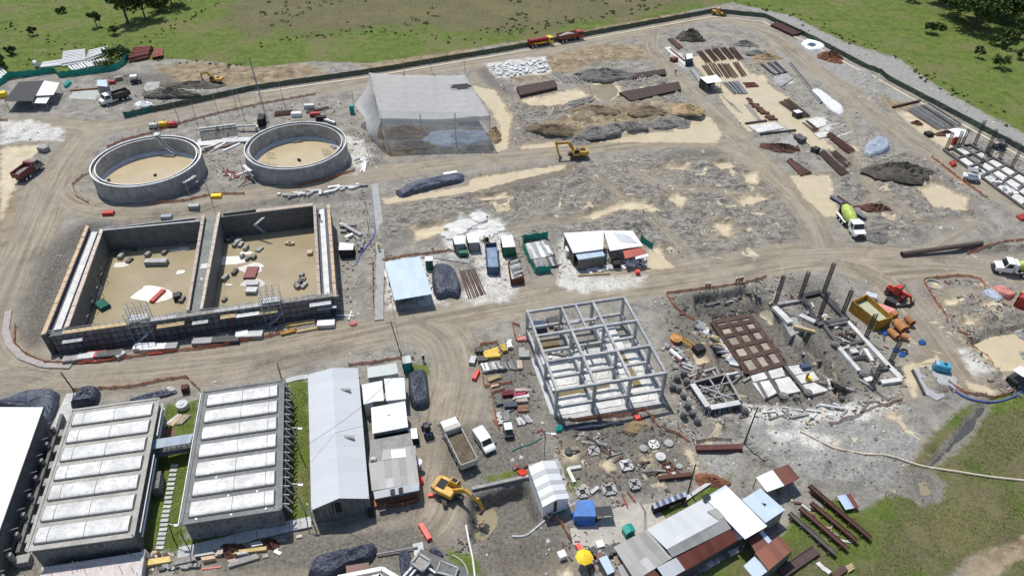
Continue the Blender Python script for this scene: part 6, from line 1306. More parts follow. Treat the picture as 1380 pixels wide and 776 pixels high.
stack('sheet_pile_stack','dark brown sheet pile stack nearest the white sacks','steel stack',[(696,121),(747,112),(751,121.5),(701,132.5)],1.0,DBR,3,.5);stack('sheet_pile_stack','longer dark brown sheet pile stack between the mounds, nearest the track','steel stack',[(834,128),(914,114),(917,124),(850,138)],1.0,DBR,3,.5);stack('sheet_pile_stack','slim dark brown stack behind the upright rods','steel stack',[(820,106),(896,96),(897,103),(830,110)],.8,DBR,2,.5)
row('upright_rod','grey rod leaning on the slim brown stack','rod','grey rods on the slim stack',(824,116),(822,107),(884,106),(882,99),16,.22,.2,STEELG,'b',.5);row('timber_batten','pale batten on the ground between the white sacks and the grey mound','batten','battens by the grey mound',(748,102),(760,112),(790,104),(800,113),9,.3,.2,GREYW,'b',1);row('timber_batten','pale batten on cream mud beside the brown stack','batten','battens on cream mud',(765,136),(800,127),(772,146),(800,137),5,.35,.2,GREYW,'b',2)
heap('gravel_heap','broad grey gravel heap behind the slim brown stack','heap',(815,98),(10,3.6),1.7,GRAVH);heap('gravel_heap','dark pointed gravel heap at the corner of the perimeter road','heap',(929,53),(5.0,3.4),3.0,M('dark gravel',(.10,.085,.068),rough=.95,var=.3,bump=.7));heap('soil_heap','red brown lumpy soil heap by the white sheets near the perimeter fence','heap',(1117,78),(3.6,3.0),2.0,SOILR);heap('soil_heap','second red brown lump beside the lumpy red soil heap','heap',(1125,83),(2.5,2),1.2,SOILR)
heap('gravel_heap','grey gravel heap right of the steel rows','heap',(1003,60),(4,2.2),1.4,GRAVH);heap('gravel_heap','low grey gravel heap beside the tan soil heap','heap',(1020,72),(4,2),.9,GRAVH);heap('soil_heap','tan soil heap right of the steel rows','heap',(1032,77),(4.5,2.2),1.0,SOILT);heap('soil_heap','dark steep soil heap beside the grey blue sheet','heap',(1212,232),(8.5,4.0),2.4,SOILD,-.2);heap('gravel_heap','small grey heap beside the mixer truck','heap',(1180,318),(3.6,2.4),.7,GRAVH);heap('rust_scrap_heap','long dark rust scrap heap beside the white pads','scrap heap',(1052,200),(5.2,2.6),1.0,RUST,-.35,rough=.9);heap('rust_scrap_heap','dark rust scrap heap by the grey beam and cream puddle','scrap heap',(1180,281),(3,1.8),.9,RUST,rough=.9);heap('rust_scrap_heap','small rust scrap heap below the lattice steel rack','scrap heap',(1235,167),(1.8,1.2),.8,RUST,rough=.9);heap('rust_scrap_heap','rust scrap lying on white sheet near the perimeter fence','scrap heap',(1274,181),(3.0,1.6),.8,RUST,rough=.9)
heap('soil_heap','brown soil mound left on the rubble between tan mounds','heap',(745,174),(6,3),1.0,M('brown lump soil',(.19,.145,.09),rough=.95,var=.45,bump=.8));heap('soil_heap','brown soil mound behind the grey lumps of the rubble field','heap',(800,148),(8,2.6),1.0,M('brown lump soil',(.19,.145,.09)));heap('soil_heap','tan soil mound at the tip of the rubble field','heap',(926,150),(4,4),1.2,SOILT);heap('soil_heap','brown soil mound near the middle of the rubble field','heap',(872,150),(6,3),1.1,M('brown lump soil',(.19,.145,.09)))
for px,s in (((800,178),4.5),((826,172),4.2),((850,170),4.0),((778,184),3.6),((895,166),4.4),((918,168),3.6)): heap('fill_heap','grey dumped fill heap in the row at the front of the rubble field','heap',px,(s,s*.7),1.0,GRAVH,.3,int(px[0]),'dumped fill heaps')
stack('sheet_pile_stack','maroon brown sheet stack by the perimeter fence bend','steel stack',[(1038,36),(1050,31),(1085,46),(1068,50)],.8,M('maroon sheets',(.10,.04,.035),var=.3),3,.5);tarp('tarp_heap','white and blue plastic sheets beside the lumpy red soil heap',[(1079,60),(1086,55),(1098,57),(1111,62),(1108,68),(1090,68)],.7,WTARP);tarp('tarp_heap','small dark blue sheet on the white sheets',[(1085,64),(1092,61),(1100,64),(1094,67)],1.0,BLUEC)
tarp('tarp_heap','grey blue plastic sheet heap beside the dark soil heap',[(1162,204),(1170,194),(1184,188),(1198,194),(1196,206),(1178,214),(1164,212)],1.4,GTARP)
tarp('tarp_heap','long white plastic sheet over bars beside the steel laydown',[(1090,122),(1102,121),(1120,134),(1136,146),(1135,155),(1124,153),(1106,138)],.6,WTARP);tarp('tarp_heap','white plastic sheet with rust scrap near the perimeter fence',[(1268,180),(1285,174),(1303,177),(1304,184),(1285,188)],.3,WTARP)
# steel rows
for i,(x0,y0) in enumerate(((938,71),(949,69),(959,67),(970,66),(981,66))):
    row('steel_beam','brown steel beam in the far rank of beams on cream mud','steel beam','far rank of steel beams',(x0,y0),(x0+13,y0+16),(x0+8,y0-1),(x0+21,y0+14),3,.3,.5,RUSTB,'i',.4)
for i,(x0,y0) in enumerate(((945,90),(954,87),(965,88),(974,88),(986,86))):
    row('steel_beam','brown steel beam in the near rank of beams on cream mud','steel beam','near rank of steel beams',(x0,y0),(x0+13,y0+19),(x0+8,y0-1),(x0+21,y0+17),3,.3,.5,RUSTB,'i',.4)
row('steel_section','grey steel section lying below the white canopy','steel section','grey sections below the canopy',(972,113),(988,128),(996,110),(1008,127),9,.35,.4,[STEELG,DARK],'i',.6);row('steel_rack','grey steel ladder frame right of the grey sections','steel frame','ladder frames',(1000,112),(1016,112),(1006,120),(1024,118),4,.3,.4,[STEELG,MAROON],'i',.8);row('steel_section','long thin bar on the cream mud by the track','bar','thin bars on cream mud',(971,128),(986,142),(988,140),(1004,156),4,.25,.2,GREYW,'b',3)
row('steel_section','grey steel section in the flat stack near the tan heap','steel section','grey sections near the tan heap',(1024,88),(1042,102),(1048,84),(1062,98),9,.5,.4,[STEELG,DARK,GREYW],'i',.5);row('steel_section','long dark bar of the pair beside the white plastic sheet','bar','long dark bars',(1063,86),(1105,140),(1066,86),(1108,140),2,.5,.4,[STEELG,DARK],'b',.2);row('steel_section','thin grey bar on pale gravel left of the long bars','bar','thin grey bars',(1036,104),(1054,123),(1042,102),(1058,120),2,.25,.2,STEELG,'b',.5)
for lab,A,B_,C,D_,n,m in (('brown rebar cage in the bundle by the white box',(1048,140),(1078,160),(1062,134),(1092,158),5,RUSTB),('rust cage with white pipes on the white sheets',(1081,167),(1096,180),(1088,164),(1104,176),3,RUST),('rust rebar cage in the bundle beside the grey blue sheet',(1113,184),(1142,208),(1118,180),(1152,204),4,RUST),('brown beam cage in the larger front bundle',(1103,208),(1134,238),(1110,204),(1142,234),4,RUSTB),('brown beam cage in the ladder bundle behind the front bundle',(1120,208),(1138,228),(1126,204),(1146,222),3,RUSTB),('rust bar in the loose bundle by the angular puddle',(1060,218),(1078,238),(1066,216),(1094,234),6,RUST)):
    row('rebar_cage',lab,'rebar cage',lab.split(' in ')[0]+' set',A,B_,C,D_,n,.4,.4,m,'cage' if 'bar in' not in lab else 'b',.5)
row('rebar_cage','rust coil piece in the trail across the cream mud','rust piece','trail of rust pieces',(1004,134),(1010,136),(1036,164),(1046,162),16,.8,.5,RUST,'b',3);row('steel_section','grey plank beside the trail of rust pieces','plank','planks by the rust trail',(1002,142),(1020,162),(1010,140),(1026,164),3,.4,.2,GREYW,'b',.5)
for a,c2,lab in (((1004,168),(1033,164),'first dark sleeper across the white pads'),((1024,182),(1072,177),'second longer dark sleeper across the white pads')): bar('sleeper',lab,'sleeper',a,c2,.5,.5,DARK,shape='b')
for lab,q in (('white concrete pad between the dark sleepers',[(1008,172),(1044,166),(1056,174),(1022,180)]),('white sheet pad with rust cage',[(1080,166),(1102,159),(1114,163),(1112,170),(1096,176)]),('small white pad below the rust cage',[(1096,182),(1114,178),(1118,184),(1104,188)]),('grey pad with a bent frame, by the rust scrap',[(1042,196),(1066,182),(1076,196),(1060,206)]),('white strip pad beside the dark gravel heap',[(895,66),(902,64),(930,86),(922,90)]),('pale slab under the grey sections near the tan heap',[(1040,108),(1060,100),(1068,108),(1052,118)])):
    q=[G(*p) for p in q];c=cen(q);b=MB(c);b.prism([tuple(p.xy) for p in q],c.z-.3,c.z+.3);tag(b.build('concrete_pad',WCONC if 'white' in lab else CONC),lab,'pad')
row('rebar_bar','dark rebar bar next to the dark pointed gravel heap','rebar','rebar by the pointed heap',(899,54),(914,68),(906,52),(920,64),5,.35,.3,[RUSTB,DARK,MAROON],'b',.3);bar('rebar_bar','long maroon bar on the white strip pad','rebar',(903,68),(922,84),.5,.4,MAROON,shape='b',lift=.2);container('small navy container with white roof at the end of the white strip',[(924,90),(932,88),(931,82),(923,83)],2.2,BLUEC,WHITE);crate('site_box','dark box by the track left of the white strip','box',(908,83),2,1.5,1.2,MAROON,.5);row('dark_plank','dark plank by the track in front of the white canopy','plank','dark planks by the track',(931,96),(944,114),(935,95),(946,112),3,.6,.5,STEELG,'b',.4)
t=shed('white_canopy','white flat canopy on posts at the foot of the steel rows','canopy',[([(943,104.5),(966,101),(973.5,110),(953,112.5)],S_WHITE2,(3.0,3.0))],3.0,wall=BLACK,walls='bl');bar('brick_stack','small orange brick stack at the white canopy','bricks',(966,122),(971,124),1.2,.7,PLYO,shape='b')
crate('site_box','white topped dark box by the brown rebar bundle','box',(1073,158),1.8,1.6,1.6,DARK,.4,lid=WHITE);row('rubber_hose','curved grey mat strip on the gravel beside the long bars','strip','grey strips',(1080,170),(1130,160),(1130,196),(1156,188),8,.4,.06,[GREYW,CONCL],'b',3);crate('site_box','dark metal box with a white bag by the rust scrap heap','box',(1098,205),1.6,1.4,1.2,DARK,.6);stack('form_stack','dark angled form on the grey pad','form',[(1068,188),(1076,186),(1086,192),(1078,195)],1.4,FORMW,2)
bar('steel_beam','long grey girder by the mixer truck','girder',(1119,267),(1165,297),1.1,.8,M('blue grey girder',(.12,.13,.16),var=.3));bar('steel_beam','rusty girder behind the grey girder','girder',(1128,266),(1146,279),.5,.5,RUST);row('steel_section','maroon bar pointing at the rust scrap by the girder','bar','maroon bars',(1150,278),(1170,277),(1150,280),(1172,279),2,.25,.2,MAROON,'b',.2)
bar('drain_pipe','long rusty brown pipe lying beside the haul road','pipe',(1214,345),(1322,330),1.0,1.0,M('brown pipe',(.12,.09,.075),var=.3),shape='pipe')
# lattice steel rack by the fence
row('lattice_beam','grey lattice beam in the rack by the perimeter fence','lattice beam','lattice beams by the fence',(1222,150),(1262,176),(1252,142),(1296,170),9,.5,.6,[STEELG,RUSTB,GALV],'cage',.4);bar('steel_beam','rusty beam lying across the tan ground beside the lattice rack','beam',(1202,146),(1240,137),.6,.5,RUST);crate('tyre_stack','dark tyre stack left of the rust scrap on white sheet','tyres',(1251,183),1.8,1.6,.9,BLACK,.3)
# right hand column frame (far)
zc2=.5
fq2=[G(1272,204),G(1306,196),G(1420,262),G(1390,290)];o=cen(fq2);t=thing('column_foundation','ground beam grid with white slabs and tall dark rebar columns by the perimeter fence','foundation',o);o=Vector(t.location)
for u in (0,.33,.66,1):
    b=MB(o);b.bar(bil(fq2,u,0)+zv(.3),bil(fq2,u,1)+zv(.3),.5,.5);b.build('ground_beam',FORMW,t)
for v in (0,.15,.3,.45,.6,.75,.9):
    b=MB(o);b.bar(bil(fq2,0,v)+zv(.28),bil(fq2,1,v)+zv(.28),.45,.46);b.build('ground_beam',FORMW,t)
    for u in (0,.33,.66):
        if rr_() < .8: q=[bil(fq2,*k) for k in ((u+.05,v+.02),(u+.29,v+.02),(u+.29,v+.13),(u+.05,v+.13))];b=MB(o);b.prism([tuple(p.xy) for p in q],o.z-.2,o.z+.3);b.build('floor_slab',WCONC,t)
def rebar_column(base,h,lab,grp,z=None,par=None,lean=(0,0)):
    p=G(*base) if z is None else P(*base,z);t=thing('rebar_column',lab,'rebar column',p,.5,grp);b=MB()
    for k in range(8):
        a=2*pi*k/8+.39;b.bar((.32*cos(a),.32*sin(a),0),(.32*cos(a),.32*sin(a),h*ru_(.93,1.02)),.05)
    b.build('main_bar',DARK,t);b=MB()
    for k in range(int(h/.32)):
        z0=.2+k*.32
        for i in range(4): a,c_=pi/2*i+.78,pi/2*(i+1)+.78;b.bar((.42*cos(a),.42*sin(a),z0),(.42*cos(c_),.42*sin(c_),z0),.045)
    b.build('stirrup',DARK,t);b=MB();b.box((0,0,.2),(1.0,1.0,.6));b.build('starter_block',FORMW,t);return t
for px,h in (((1274,203),5),((1288,199),4.5),((1296,196),4.5),((1312,197),7),((1328,207),6.5),((1318,232),7),((1346,216),6),((1362,228),6),((1330,210),4),((1332,214),4)): rebar_column(px,h,'tall dark rebar column on the far slab grid by the perimeter fence','columns on the far slab grid')
row('scrap_board','scrap piece among the far slab grid','scrap','scrap on the far slab grid',(1330,236),(1336,238),(1366,262),(1374,264),16,.8,.5,[WHITE,DARK,STEELG,GREYW,CONCL],'b',9);tarp('tarp_heap','red tarp bundle by the mesh near the far slab grid',[(1278,221),(1284,219),(1289,224),(1283,226)],.8,REDP);tarp('tarp_heap','small red tarp at the picture edge by the orange mesh',[(1368,293),(1376,291),(1384,296),(1376,299)],.7,REDP)
crate('site_box','red upright sign box at the columns by the fence','box',(1284,195),1.2,.5,2.0,REDP,.5)
# ------------------------------------------------------------------ formwork yard beside the frame building
FM=M('grey form panel',(.20,.20,.195),var=.3,rnd=.35)
def fstack(lab,q,h,m,layers=3,board=.35): stack('form_stack',lab,'form stack',q,h,m,layers,board)
def zq(pts,ox=620,oy=440,s=5.543): return [(ox+x/s,oy+y/s) for x,y in pts]
fstack('yellow form beam stack in the upper formwork yard',zq([(175,205),(280,170),(300,240),(190,250)]),.7,YELB if False else M('form yellow',(.66,.46,.10),var=.2),3,.3);fstack('small yellow form beam stack beside the larger yellow stack',zq([(305,150),(340,140),(352,195),(315,205)]),.7,M('form yellow',(.66,.46,.10)),3,.3);fstack('dark form panel stack left of the yellow stack',zq([(112,175),(165,170),(168,205),(115,210)]),.8,FORMW,4);fstack('second dark form panel stack in front of the yellow stack',zq([(135,245),(205,240),(210,270),(138,275)]),.7,FORMW,4);fstack('light grey form panel stack at the inner end of the yellow stacks',zq([(350,120),(380,115),(390,170),(355,175)]),.7,GALV,3)
row('form_sheet','grey form panel lying in the loose pile of the upper yard','form panel','loose grey panels',zq([(150,295)])[0],zq([(175,350)])[0],zq([(330,280)])[0],zq([(350,330)])[0],12,.6,.35,[FM,GALV,STEELG],'b',1.2,0,2);row('form_sheet','short grey form piece right of the loose panel pile','form panel','short grey panels',zq([(350,270)])[0],zq([(370,320)])[0],zq([(410,260)])[0],zq([(425,330)])[0],7,.35,.3,[FM,STEELG,DARK],'b',1);stack('timber_bundle','pale timber bundle below the loose grey panels','timber',zq([(200,395),(295,370),(300,390),(225,420)]),.5,WOOD,3);stack('timber_bundle','orange timber bundle at the foot of the upper yard','timber',zq([(230,440),(285,430),(290,450),(235,462)]),.4,PLYO,2)
fstack('maroon form stack in the lower yard',zq([(315,500),(400,490),(405,525),(318,533)]),.7,M('maroon form',(.22,.03,.05)),3);fstack('pale plywood stack right of the maroon stack',zq([(412,478),(498,472),(500,495),(415,500)]),.6,PLYP,3);fstack('pink and red form stack beside the maroon stack',zq([(400,515),(490,500),(492,520),(402,535)]),.6,M('pink form',(.45,.06,.12)),3);fstack('white form beam stack below the pink stack',zq([(400,540),(510,520),(512,545),(402,555)]),.6,CONCL,3);fstack('pale orange plywood stack below the white beams',zq([(422,560),(505,545),(507,572),(424,580)]),.6,PLYP,3);fstack('dark blue grey panel stack in the lower yard',zq([(330,580),(425,570),(428,615),(332,622)]),.7,M('navy panel',(.07,.08,.11),var=.3),3,.9);fstack('grey frame stack beside the dark blue panels',zq([(255,525),(300,518),(320,590),(275,600)]),.6,FM,3);fstack('brown timber stack under the plywood stacks',zq([(425,600),(500,590),(505,640),(430,645)]),.4,M('brown board',(.24,.12,.08)),2);fstack('long pale form rods stack at the edge of the lower yard',zq([(270,655),(300,650),(318,735),(290,740)]),.5,GALV,2);fstack('grey U form in the lower yard',zq([(325,640),(370,632),(375,715),(330,722)]),.5,FM,2);row('form_sheet','curved grey form piece at the foot of the lower yard','form panel','curved grey forms',zq([(400,690)])[0],zq([(440,740)])[0],zq([(500,670)])[0],zq([(540,720)])[0],8,.4,.3,[FM,GREYW,CONCL],'b',2);crate('form_box','small white block box beside the upper yard mesh','box',zq([(95,265)])[0],1.6,.9,.7,GALV,1.4);crate('form_box','red barrier block beside the upper yard mesh','barrier',zq([(118,372)])[0],2.0,.6,.6,REDB,1.3);crate('form_box','pale pink crate by the frame building corner','crate',zq([(462,100)])[0],1.6,.9,.5,PINK,.1);crate('form_box','grey pallet of blocks by the frame building corner','crate',zq([(478,218)])[0],1.8,1.5,.6,CONC,.1);crate('form_box','small grey pallet behind the pallet of blocks','crate',zq([(462,182)])[0],1.0,.8,.5,CONC,.1);crate('form_box','narrow pinkish crate right of the short panels','crate',zq([(445,295)])[0],.9,1.8,.5,PLYP,.1);tarp('tarp_heap','orange mesh heap at the foot of the lower yard',zq([(240,705),(258,690),(285,740),(275,752)]),.4,ORNET)
# in the frame building
crate('site_box','dark blue box inside the frame building','box',(727,444),2.2,1.6,1.4,M('dark blue box',(.04,.06,.10)),.1,z=.3);crate('site_box','dark box pile inside the frame building, back bay','box',(745,436),2.0,1.4,1.0,DARK,.3,z=.3);crate('site_box','orange crate inside the frame building','crate',(749,440),1.0,1.2,.6,PLYP,.2,z=.3);row('loose_board','loose board on the frame building floor','board','boards in the frame building',(735,478),(742,480),(775,470),(784,474),14,.5,.2,[GREYW,FORMW,WHITE,CONC],'b',12,.32)
tarp('tarp_heap','dark sheeted strip in front of the frame building',[(752,578),(790,572),(830,570),(840,574),(800,580),(760,583)],.5,BTARP);tarp('tarp_heap','teal tarp bundle in front of the frame building corner',[(748,579),(752,576),(760,577),(757,583),(750,584)],.6,TEALB);crate('site_box','orange cone box by the frame building front','cone',(858,566),.8,.8,.9,REDB,.3);heap('soil_heap','tan sand pile by the frame building front mesh','heap',(860,575),(2.4,1.2),.4,SOILT)
# ------------------------------------------------------------------ excavation and foundations
ZE=-1.6
gq=[P(961,436,ZE),P(1010,427,ZE),P(1057,491,ZE),P(1008,505,ZE)];o=cen(gq);t=thing('rebar_mat','dark rusty foundation beam grid with pale infill, in the excavation','foundation',o)
RB=M('rust foundation',(.095,.055,.04),var=.4,scale=1.5,spot=(.05,.035,.03))
us,vs2=(0,.36,.68,1),(0,.12,.30,.52,.74,1)
for u in us: b=MB(o);b.bar(bil(gq,u,0),bil(gq,u,1),1.0,.8);b.build('foundation_beam',RB,t)
for v in vs2: b=MB(o);b.bar(bil(gq,0,v)+zv(.02),bil(gq,1,v)+zv(.02),.9,.82);b.build('foundation_beam',RB,t)
for i in range(3):
    for j in range(5):
        q=[bil(gq,*k) for k in ((us[i]+.05,vs2[j]+.03),(us[i+1]-.05,vs2[j]+.03),(us[i+1]-.05,vs2[j+1]-.03),(us[i]+.05,vs2[j+1]-.03))];b=MB(o);b.prism([tuple(p.xy) for p in q],ZE-.6,ZE+.2);b.build('infill',M('beige infill',(.34,.30,.24),var=.3),t)
for k in range(80): p=bil(gq,random.choice(us),rr_());b=MB(o);b.tube(p,p+Vector((ru_(-.1,.1),0,ru_(.7,1.3))),.035,4);b.build('rebar_starter',RUSTB,t)
def z2q(pts): return [(1020+x/3.878,360+y/3.878) for x,y in pts]
for k,q in enumerate(([(155,522),(288,506),(318,542),(185,570)],[(187,574),(320,546),(352,586),(217,616)],[(222,622),(372,592),(396,642),(272,672)],[(57,547),(130,528),(146,572),(76,587)],[(92,592),(165,577),(226,652),(130,672)],[(-40,560),(40,551),(56,586),(-20,604)],[(-25,610),(60,595),(106,660),(40,692)])):
    q=[P(*p,ZE) for p in z2q(q)];c=cen(q);b=MB(c);b.prism([tuple(p.xy) for p in q],ZE-.5,ZE+.25+.003*k);tag(b.build('white_slab',WCONC),'freshly poured white slab between beams, below the rusty beam grid','slab','fresh white slabs')
for a,c2 in (((145,520),(270,675)),((40,545),(130,690)),((150,515),(345,490)),((0,600),(50,690))): bar('edge_beam','dark beam trench between the white slabs','beam',z2q([a])[0],z2q([c2])[0],.6,.35,FORMW,'beams between white slabs',z=ZE,shape='b')
for px in ((135,685),(262,668),(440,690),(405,415),(180,305),(552,570)): p=G(*z2q([px])[0]);b=MB(p);b.tube(p+zv(-.5),p+zv(.8),.7,14);b.tube(p+zv(.8),p+zv(.95),.45,10);tag(b.build('concrete_pile',CONCD),'dark round pile head by the white slabs and grey foundation','pile head','pile heads by the slabs')
crate('site_box','dark blue tool box on the white slab','box',z2q([(250,528)])[0],1.6,.9,.8,BLUEC,.2,z=ZE+.2);crate('site_box','yellow tool box on the white slab by the workers','box',z2q([(268,590)])[0],.8,.6,.6,YELB,.2,z=ZE+.2)
def fbeam(a,c2,w_,h,m,par,o,z=None):
    a,c2=G(*z2q([a])[0]),G(*z2q([c2])[0]);zz=(max(a.z,c2.z) if z is None else z)+h/2;a.z=c2.z=zz;b=MB(o);b.bar(a,c2,w_,h);b.build('ground_beam',m,par)
p=G(1125,440);t=thing('grey_foundation','grey foundation frame of dark and white ground beams, by the orange skip','foundation',p);o=Vector(p)
for a,c2,w_,m in (((235,158),(330,138),.9,DARK),((330,138),(468,282),1.0,DARK),((235,165),(310,305),.8,DARK),((312,306),(465,278),.8,FORMW),((470,292),(560,388),.7,WCONC),((560,388),(690,530),.8,WCONC),((690,530),(750,592),.9,WCONC),((350,318),(470,295),.6,FORMW),((350,318),(410,395),.6,FORMW),((480,410),(565,392),.6,FORMW),((560,435),(600,500),.6,WCONC),((600,545),(690,530),.7,FORMW),((645,610),(750,595),.8,WCONC),((600,545),(640,610),.6,FORMW),((400,400),(530,550),.7,CONCL),((90,215),(170,300),1.2,WCONC),((205,305),(300,295),1.0,CONCL),((175,362),(300,345),.5,WOOD),((120,290),(175,362),.5,WOOD),((90,205),(230,182),.6,CONC),((560,600),(600,590),.8,WCONC),((485,450),(520,445),.9,CONCL)): fbeam(a,c2,w_,.55,m,t,o)
for px in ((440,362),(470,355),(455,372),(500,360)): pp=G(*z2q([px])[0]);b=MB(o);b.box(pp+zv(.3),(.7,.7,.7),.3);b.build('form_block',RUSTB,t)
for bx,h in (((92,200),7),((218,180),7),((345,142),7.5),((320,275),6.5),((445,250),6),((565,376),6),((695,502),5.5),((597,630),5.5)): rebar_column(z2q([bx])[0],h,'tall dark rebar column rising from the grey foundation','columns on the grey foundation')
# dark pile cap
cq2=[P(932,516,1.6),P(978,504,1.6),P(999,542,1.6),P(955,550,1.6)];o=cen(cq2);o.z=-.8;t=thing('pile_cap_form','dark open formwork box with pale top boards, beside the round pile heads','formwork',o)
for i in range(4):
    a,c2=cq2[i],cq2[(i+1) % 4];b=MB(o);b.bar(Vector((a.x,a.y,.3)),Vector((c2.x,c2.y,.3)),.25,2.4);b.build('form_wall',FORMW,t);b=MB(o);b.bar(lerp(a,c2,.05)+zv(.1),lerp(a,c2,.95)+zv(.1),.9 if i in (2,3) else .4,.12);b.build('top_board',CONCL if i in (2,3) else GREYW,t)
b=MB(o)
for k in range(64): u,v=random.choice(((rr_(),0),(rr_(),1),(0,rr_()),(1,rr_())));p=bil(cq2,u,v);d=(p-cen(cq2));d.z=0;d.normalize();b.tube(p,Vector((p.x,p.y,-.8))+d*1.6,.07,5)
b.bar(lerp(cq2[0],cq2[2],.15),lerp(cq2[0],cq2[2],.8),.3,.3);b.bar(lerp(cq2[0],cq2[3],.3),lerp(cq2[1],cq2[2],.3),.2,.25);b.bar(lerp(cq2[0],cq2[3],.7),lerp(cq2[1],cq2[2],.7),.2,.25);b.bar(cq2[1],cq2[3],.15,.25);b.bar(lerp(cq2[0],cq2[1],.5),lerp(cq2[3],cq2[2],.6),.25,.25);b.build('raking_strut',STEELG,t);b=MB(o);b.prism([tuple(lerp(p,cen(cq2),.08).xy) for p in cq2],-1.0,-.5);b.build('inner_floor',BLACK,t)
for px in ((906,524),(914,527),(925,517),(920,536),(926,549),(921,562),(933,560),(939,570),(1003,557),(921,506),(912,512),(1072,504+35)): p=G(*px);b=MB(p);b.tube(p+zv(-.4),p+zv(.9),.52,12);b.tube(p+zv(.9),p+Vector((.05,0,1.1)),.4,10);tag(b.build('concrete_pile',CONCD),'dark round concrete pile head around the open formwork box','pile head','pile heads round the formwork box')
sl_=[P(*p,.25) for p in z2q([(92,208),(228,184),(300,298),(178,360)])];b=MB(cen(sl_));b.prism([tuple(p.xy) for p in sl_],-2.4,.22);tag(b.build('concrete_pad',CONC),'grey concrete block with pale edges, between the rusty beam grid and dark columns','pad')
row('rebar_rod','dark upright bar scattered on the excavation floor','rebar','rebar on the excavation floor',(955,430),(957,426),(1050,415),(1053,411),26,.12,.12,DARK,'b',9,.2)
row('offcut','dark formwork offcut around the pile cap and grey foundation','scrap','offcuts around the pile cap',(925,500),(932,503),(1150,520),(1158,523),70,.4,.35,[FORMW,FORMW,GREYW,DARK,CONC,CONCL,RUST],'b',18)
row('offcut','dark formwork offcut inside the grey foundation frame','scrap','offcuts in the grey foundation',(1085,410),(1091,412),(1185,500),(1192,502),40,.35,.3,[FORMW,GREYW,DARK,CONC,CONCL,WOOD],'b',14)
row('loose_board','broken board at the far edge of the excavation','scrap','boards at the excavation rim',(915,420),(921,421),(1030,392),(1036,393),24,.35,.25,[FORMW,GREYW,CONC,DARK],'b',10)
# drill, drum and scrap
p,q=G(908,453),G(941,474);t=thing('drill_mast','yellow drill mast lying on the ground with a dark end','drill mast',(p+q)/2);o=Vector(t.location)
b=MB(o);sd_=(q-p).normalized().cross(zv(1))
for s in (-.4,.4): b.bar(p+sd_*s+zv(.5),lerp(p,q,.85)+sd_*s+zv(.5),.18,.25)
for k in range(10): b.bar(lerp(p,q,k/11)-sd_*.4+zv(.5),lerp(p,q,(k+1)/11)+sd_*.4+zv(.5),.08,.1)
b.build('mast_frame',YEL,t);b=MB(o);b.box(q+zv(.6),(1.8,1.4,1.1),.4);b.build('drive_head',BLACK,t)
p=G(911,457);b=MB(p);b.tube(p+zv(.0),p+zv(.35),1.0,20);b.tube(p+zv(.35),p+zv(.5),.6,16);tag(b.build('cable_reel',M('orange reel',(.60,.30,.10),var=.2)),'round orange reel by the drill mast','reel')
bar('steel_pipe','white and red pipe lying below the drill mast','pipe',(903,474),(918,487),.8,.8,WHITE,shape='pipe');bar('steel_pipe','maroon end pipe joined to the white pipe','pipe',(909,483),(917,490),.7,.7,MAROON,shape='pipe');bar('steel_rod','thin red rod from the orange reel','rod',(907,461),(905,474),.15,.15,REDP,shape='b')
row('scrap_sheet','scrap sheet or bag along the edge of the rusty beam grid','scrap','scrap along the beam grid',(938,436),(946,440),(985,490),(1000,494),60,.7,.4,[WHITE,CONCL,GREYW,WCONC,GTARP,FORMW,WOOD,CONC,GALV,STEELG],'b',7)
row('scrap_board','grey scrap piece around the drill mast','scrap','scrap round the drill mast',(900,465),(904,468),(930,500),(934,503),16,.5,.3,[GREYW,FORMW,CONC,STEELG],'b',12);row('rubble_board','rubble board on the pale ground below the pile cap','scrap','scrap below the pile cap',(1000,562),(1005,563),(1180,548),(1186,549),22,.35,.25,[CONCL,GREYW,FORMW,CONC],'b',18)
# skip, pipes
container('long orange open skip with a pale green inside',[(1144,419),(1178,446),(1197,440),(1163,410)],2.4,M('orange skip paint',(.42,.22,.03),var=.25),None,'skip',open_=M('pale green lining',(.50,.52,.36),var=.15),cat='skip');crate('site_box','white and dark box behind the orange skip','box',(1172,403),1.8,1.3,1.0,WHITE,-.5,lid=GALV);crate('plate_stack','flat pink plate stack right of the orange skip','plates',(1192,421),2.8,3.0,.5,PINK,-.6);crate('site_box','dark machine box between the red handler and the pink plates','box',(1199,410),1.9,1.2,1.1,DARK,-.7);bar('steel_beam','short black beam in front of the red handler','beam',(1210,414),(1223,412),.5,.4,BLACK,shape='b')
OP=M('orange rust pipe',(.40,.17,.06),var=.3)
for lab,a,c2,w_,l_ in (('fat orange pipe on top of the orange pipe pile',(1203,440),(1215,452),1.5,.5),('orange pipe half buried on the near side of the pile',(1197,448),(1208,458),1.2,0),('orange pipe at the back of the pipe pile, by the pink plates',(1219,433),(1228,441),1.2,.3),('dark orange pipe in the middle of the pipe pile',(1212,438),(1222,446),1.1,0),('grey ended pipe at the front of the pipe pile',(1213,455),(1223,459),1.1,0)): bar('casing_pipe',lab,'pipe',a,c2,w_,w_,OP,lift=l_,shape='pipe')
crate('site_box','small orange brown cylinder box beside the pink plates','box',(1203,426),1.2,1.0,.8,OP,.5)
for px,lab in (((1193,449),'blue cloth left of the orange pipe pile'),((1207,472),'blue cloth below the orange pipe pile'),((1242,462),'blue cloth right of the orange pipe pile'),((1215,478),'blue cloth with a tyre below the pipe pile')): x,y=px;tarp('blue_cloth',lab,[(x-5,y-2),(x+1,y-4),(x+6,y+1),(x+2,y+4),(x-4,y+3)],.3,BLUET,cat='cloth')
p=G(1218,474);b=MB(p);b.pipe(p,p+zv(.3),.6,.25,16);tag(b.build('tyre',BLACK),'tyre lying on the blue cloth','tyre')
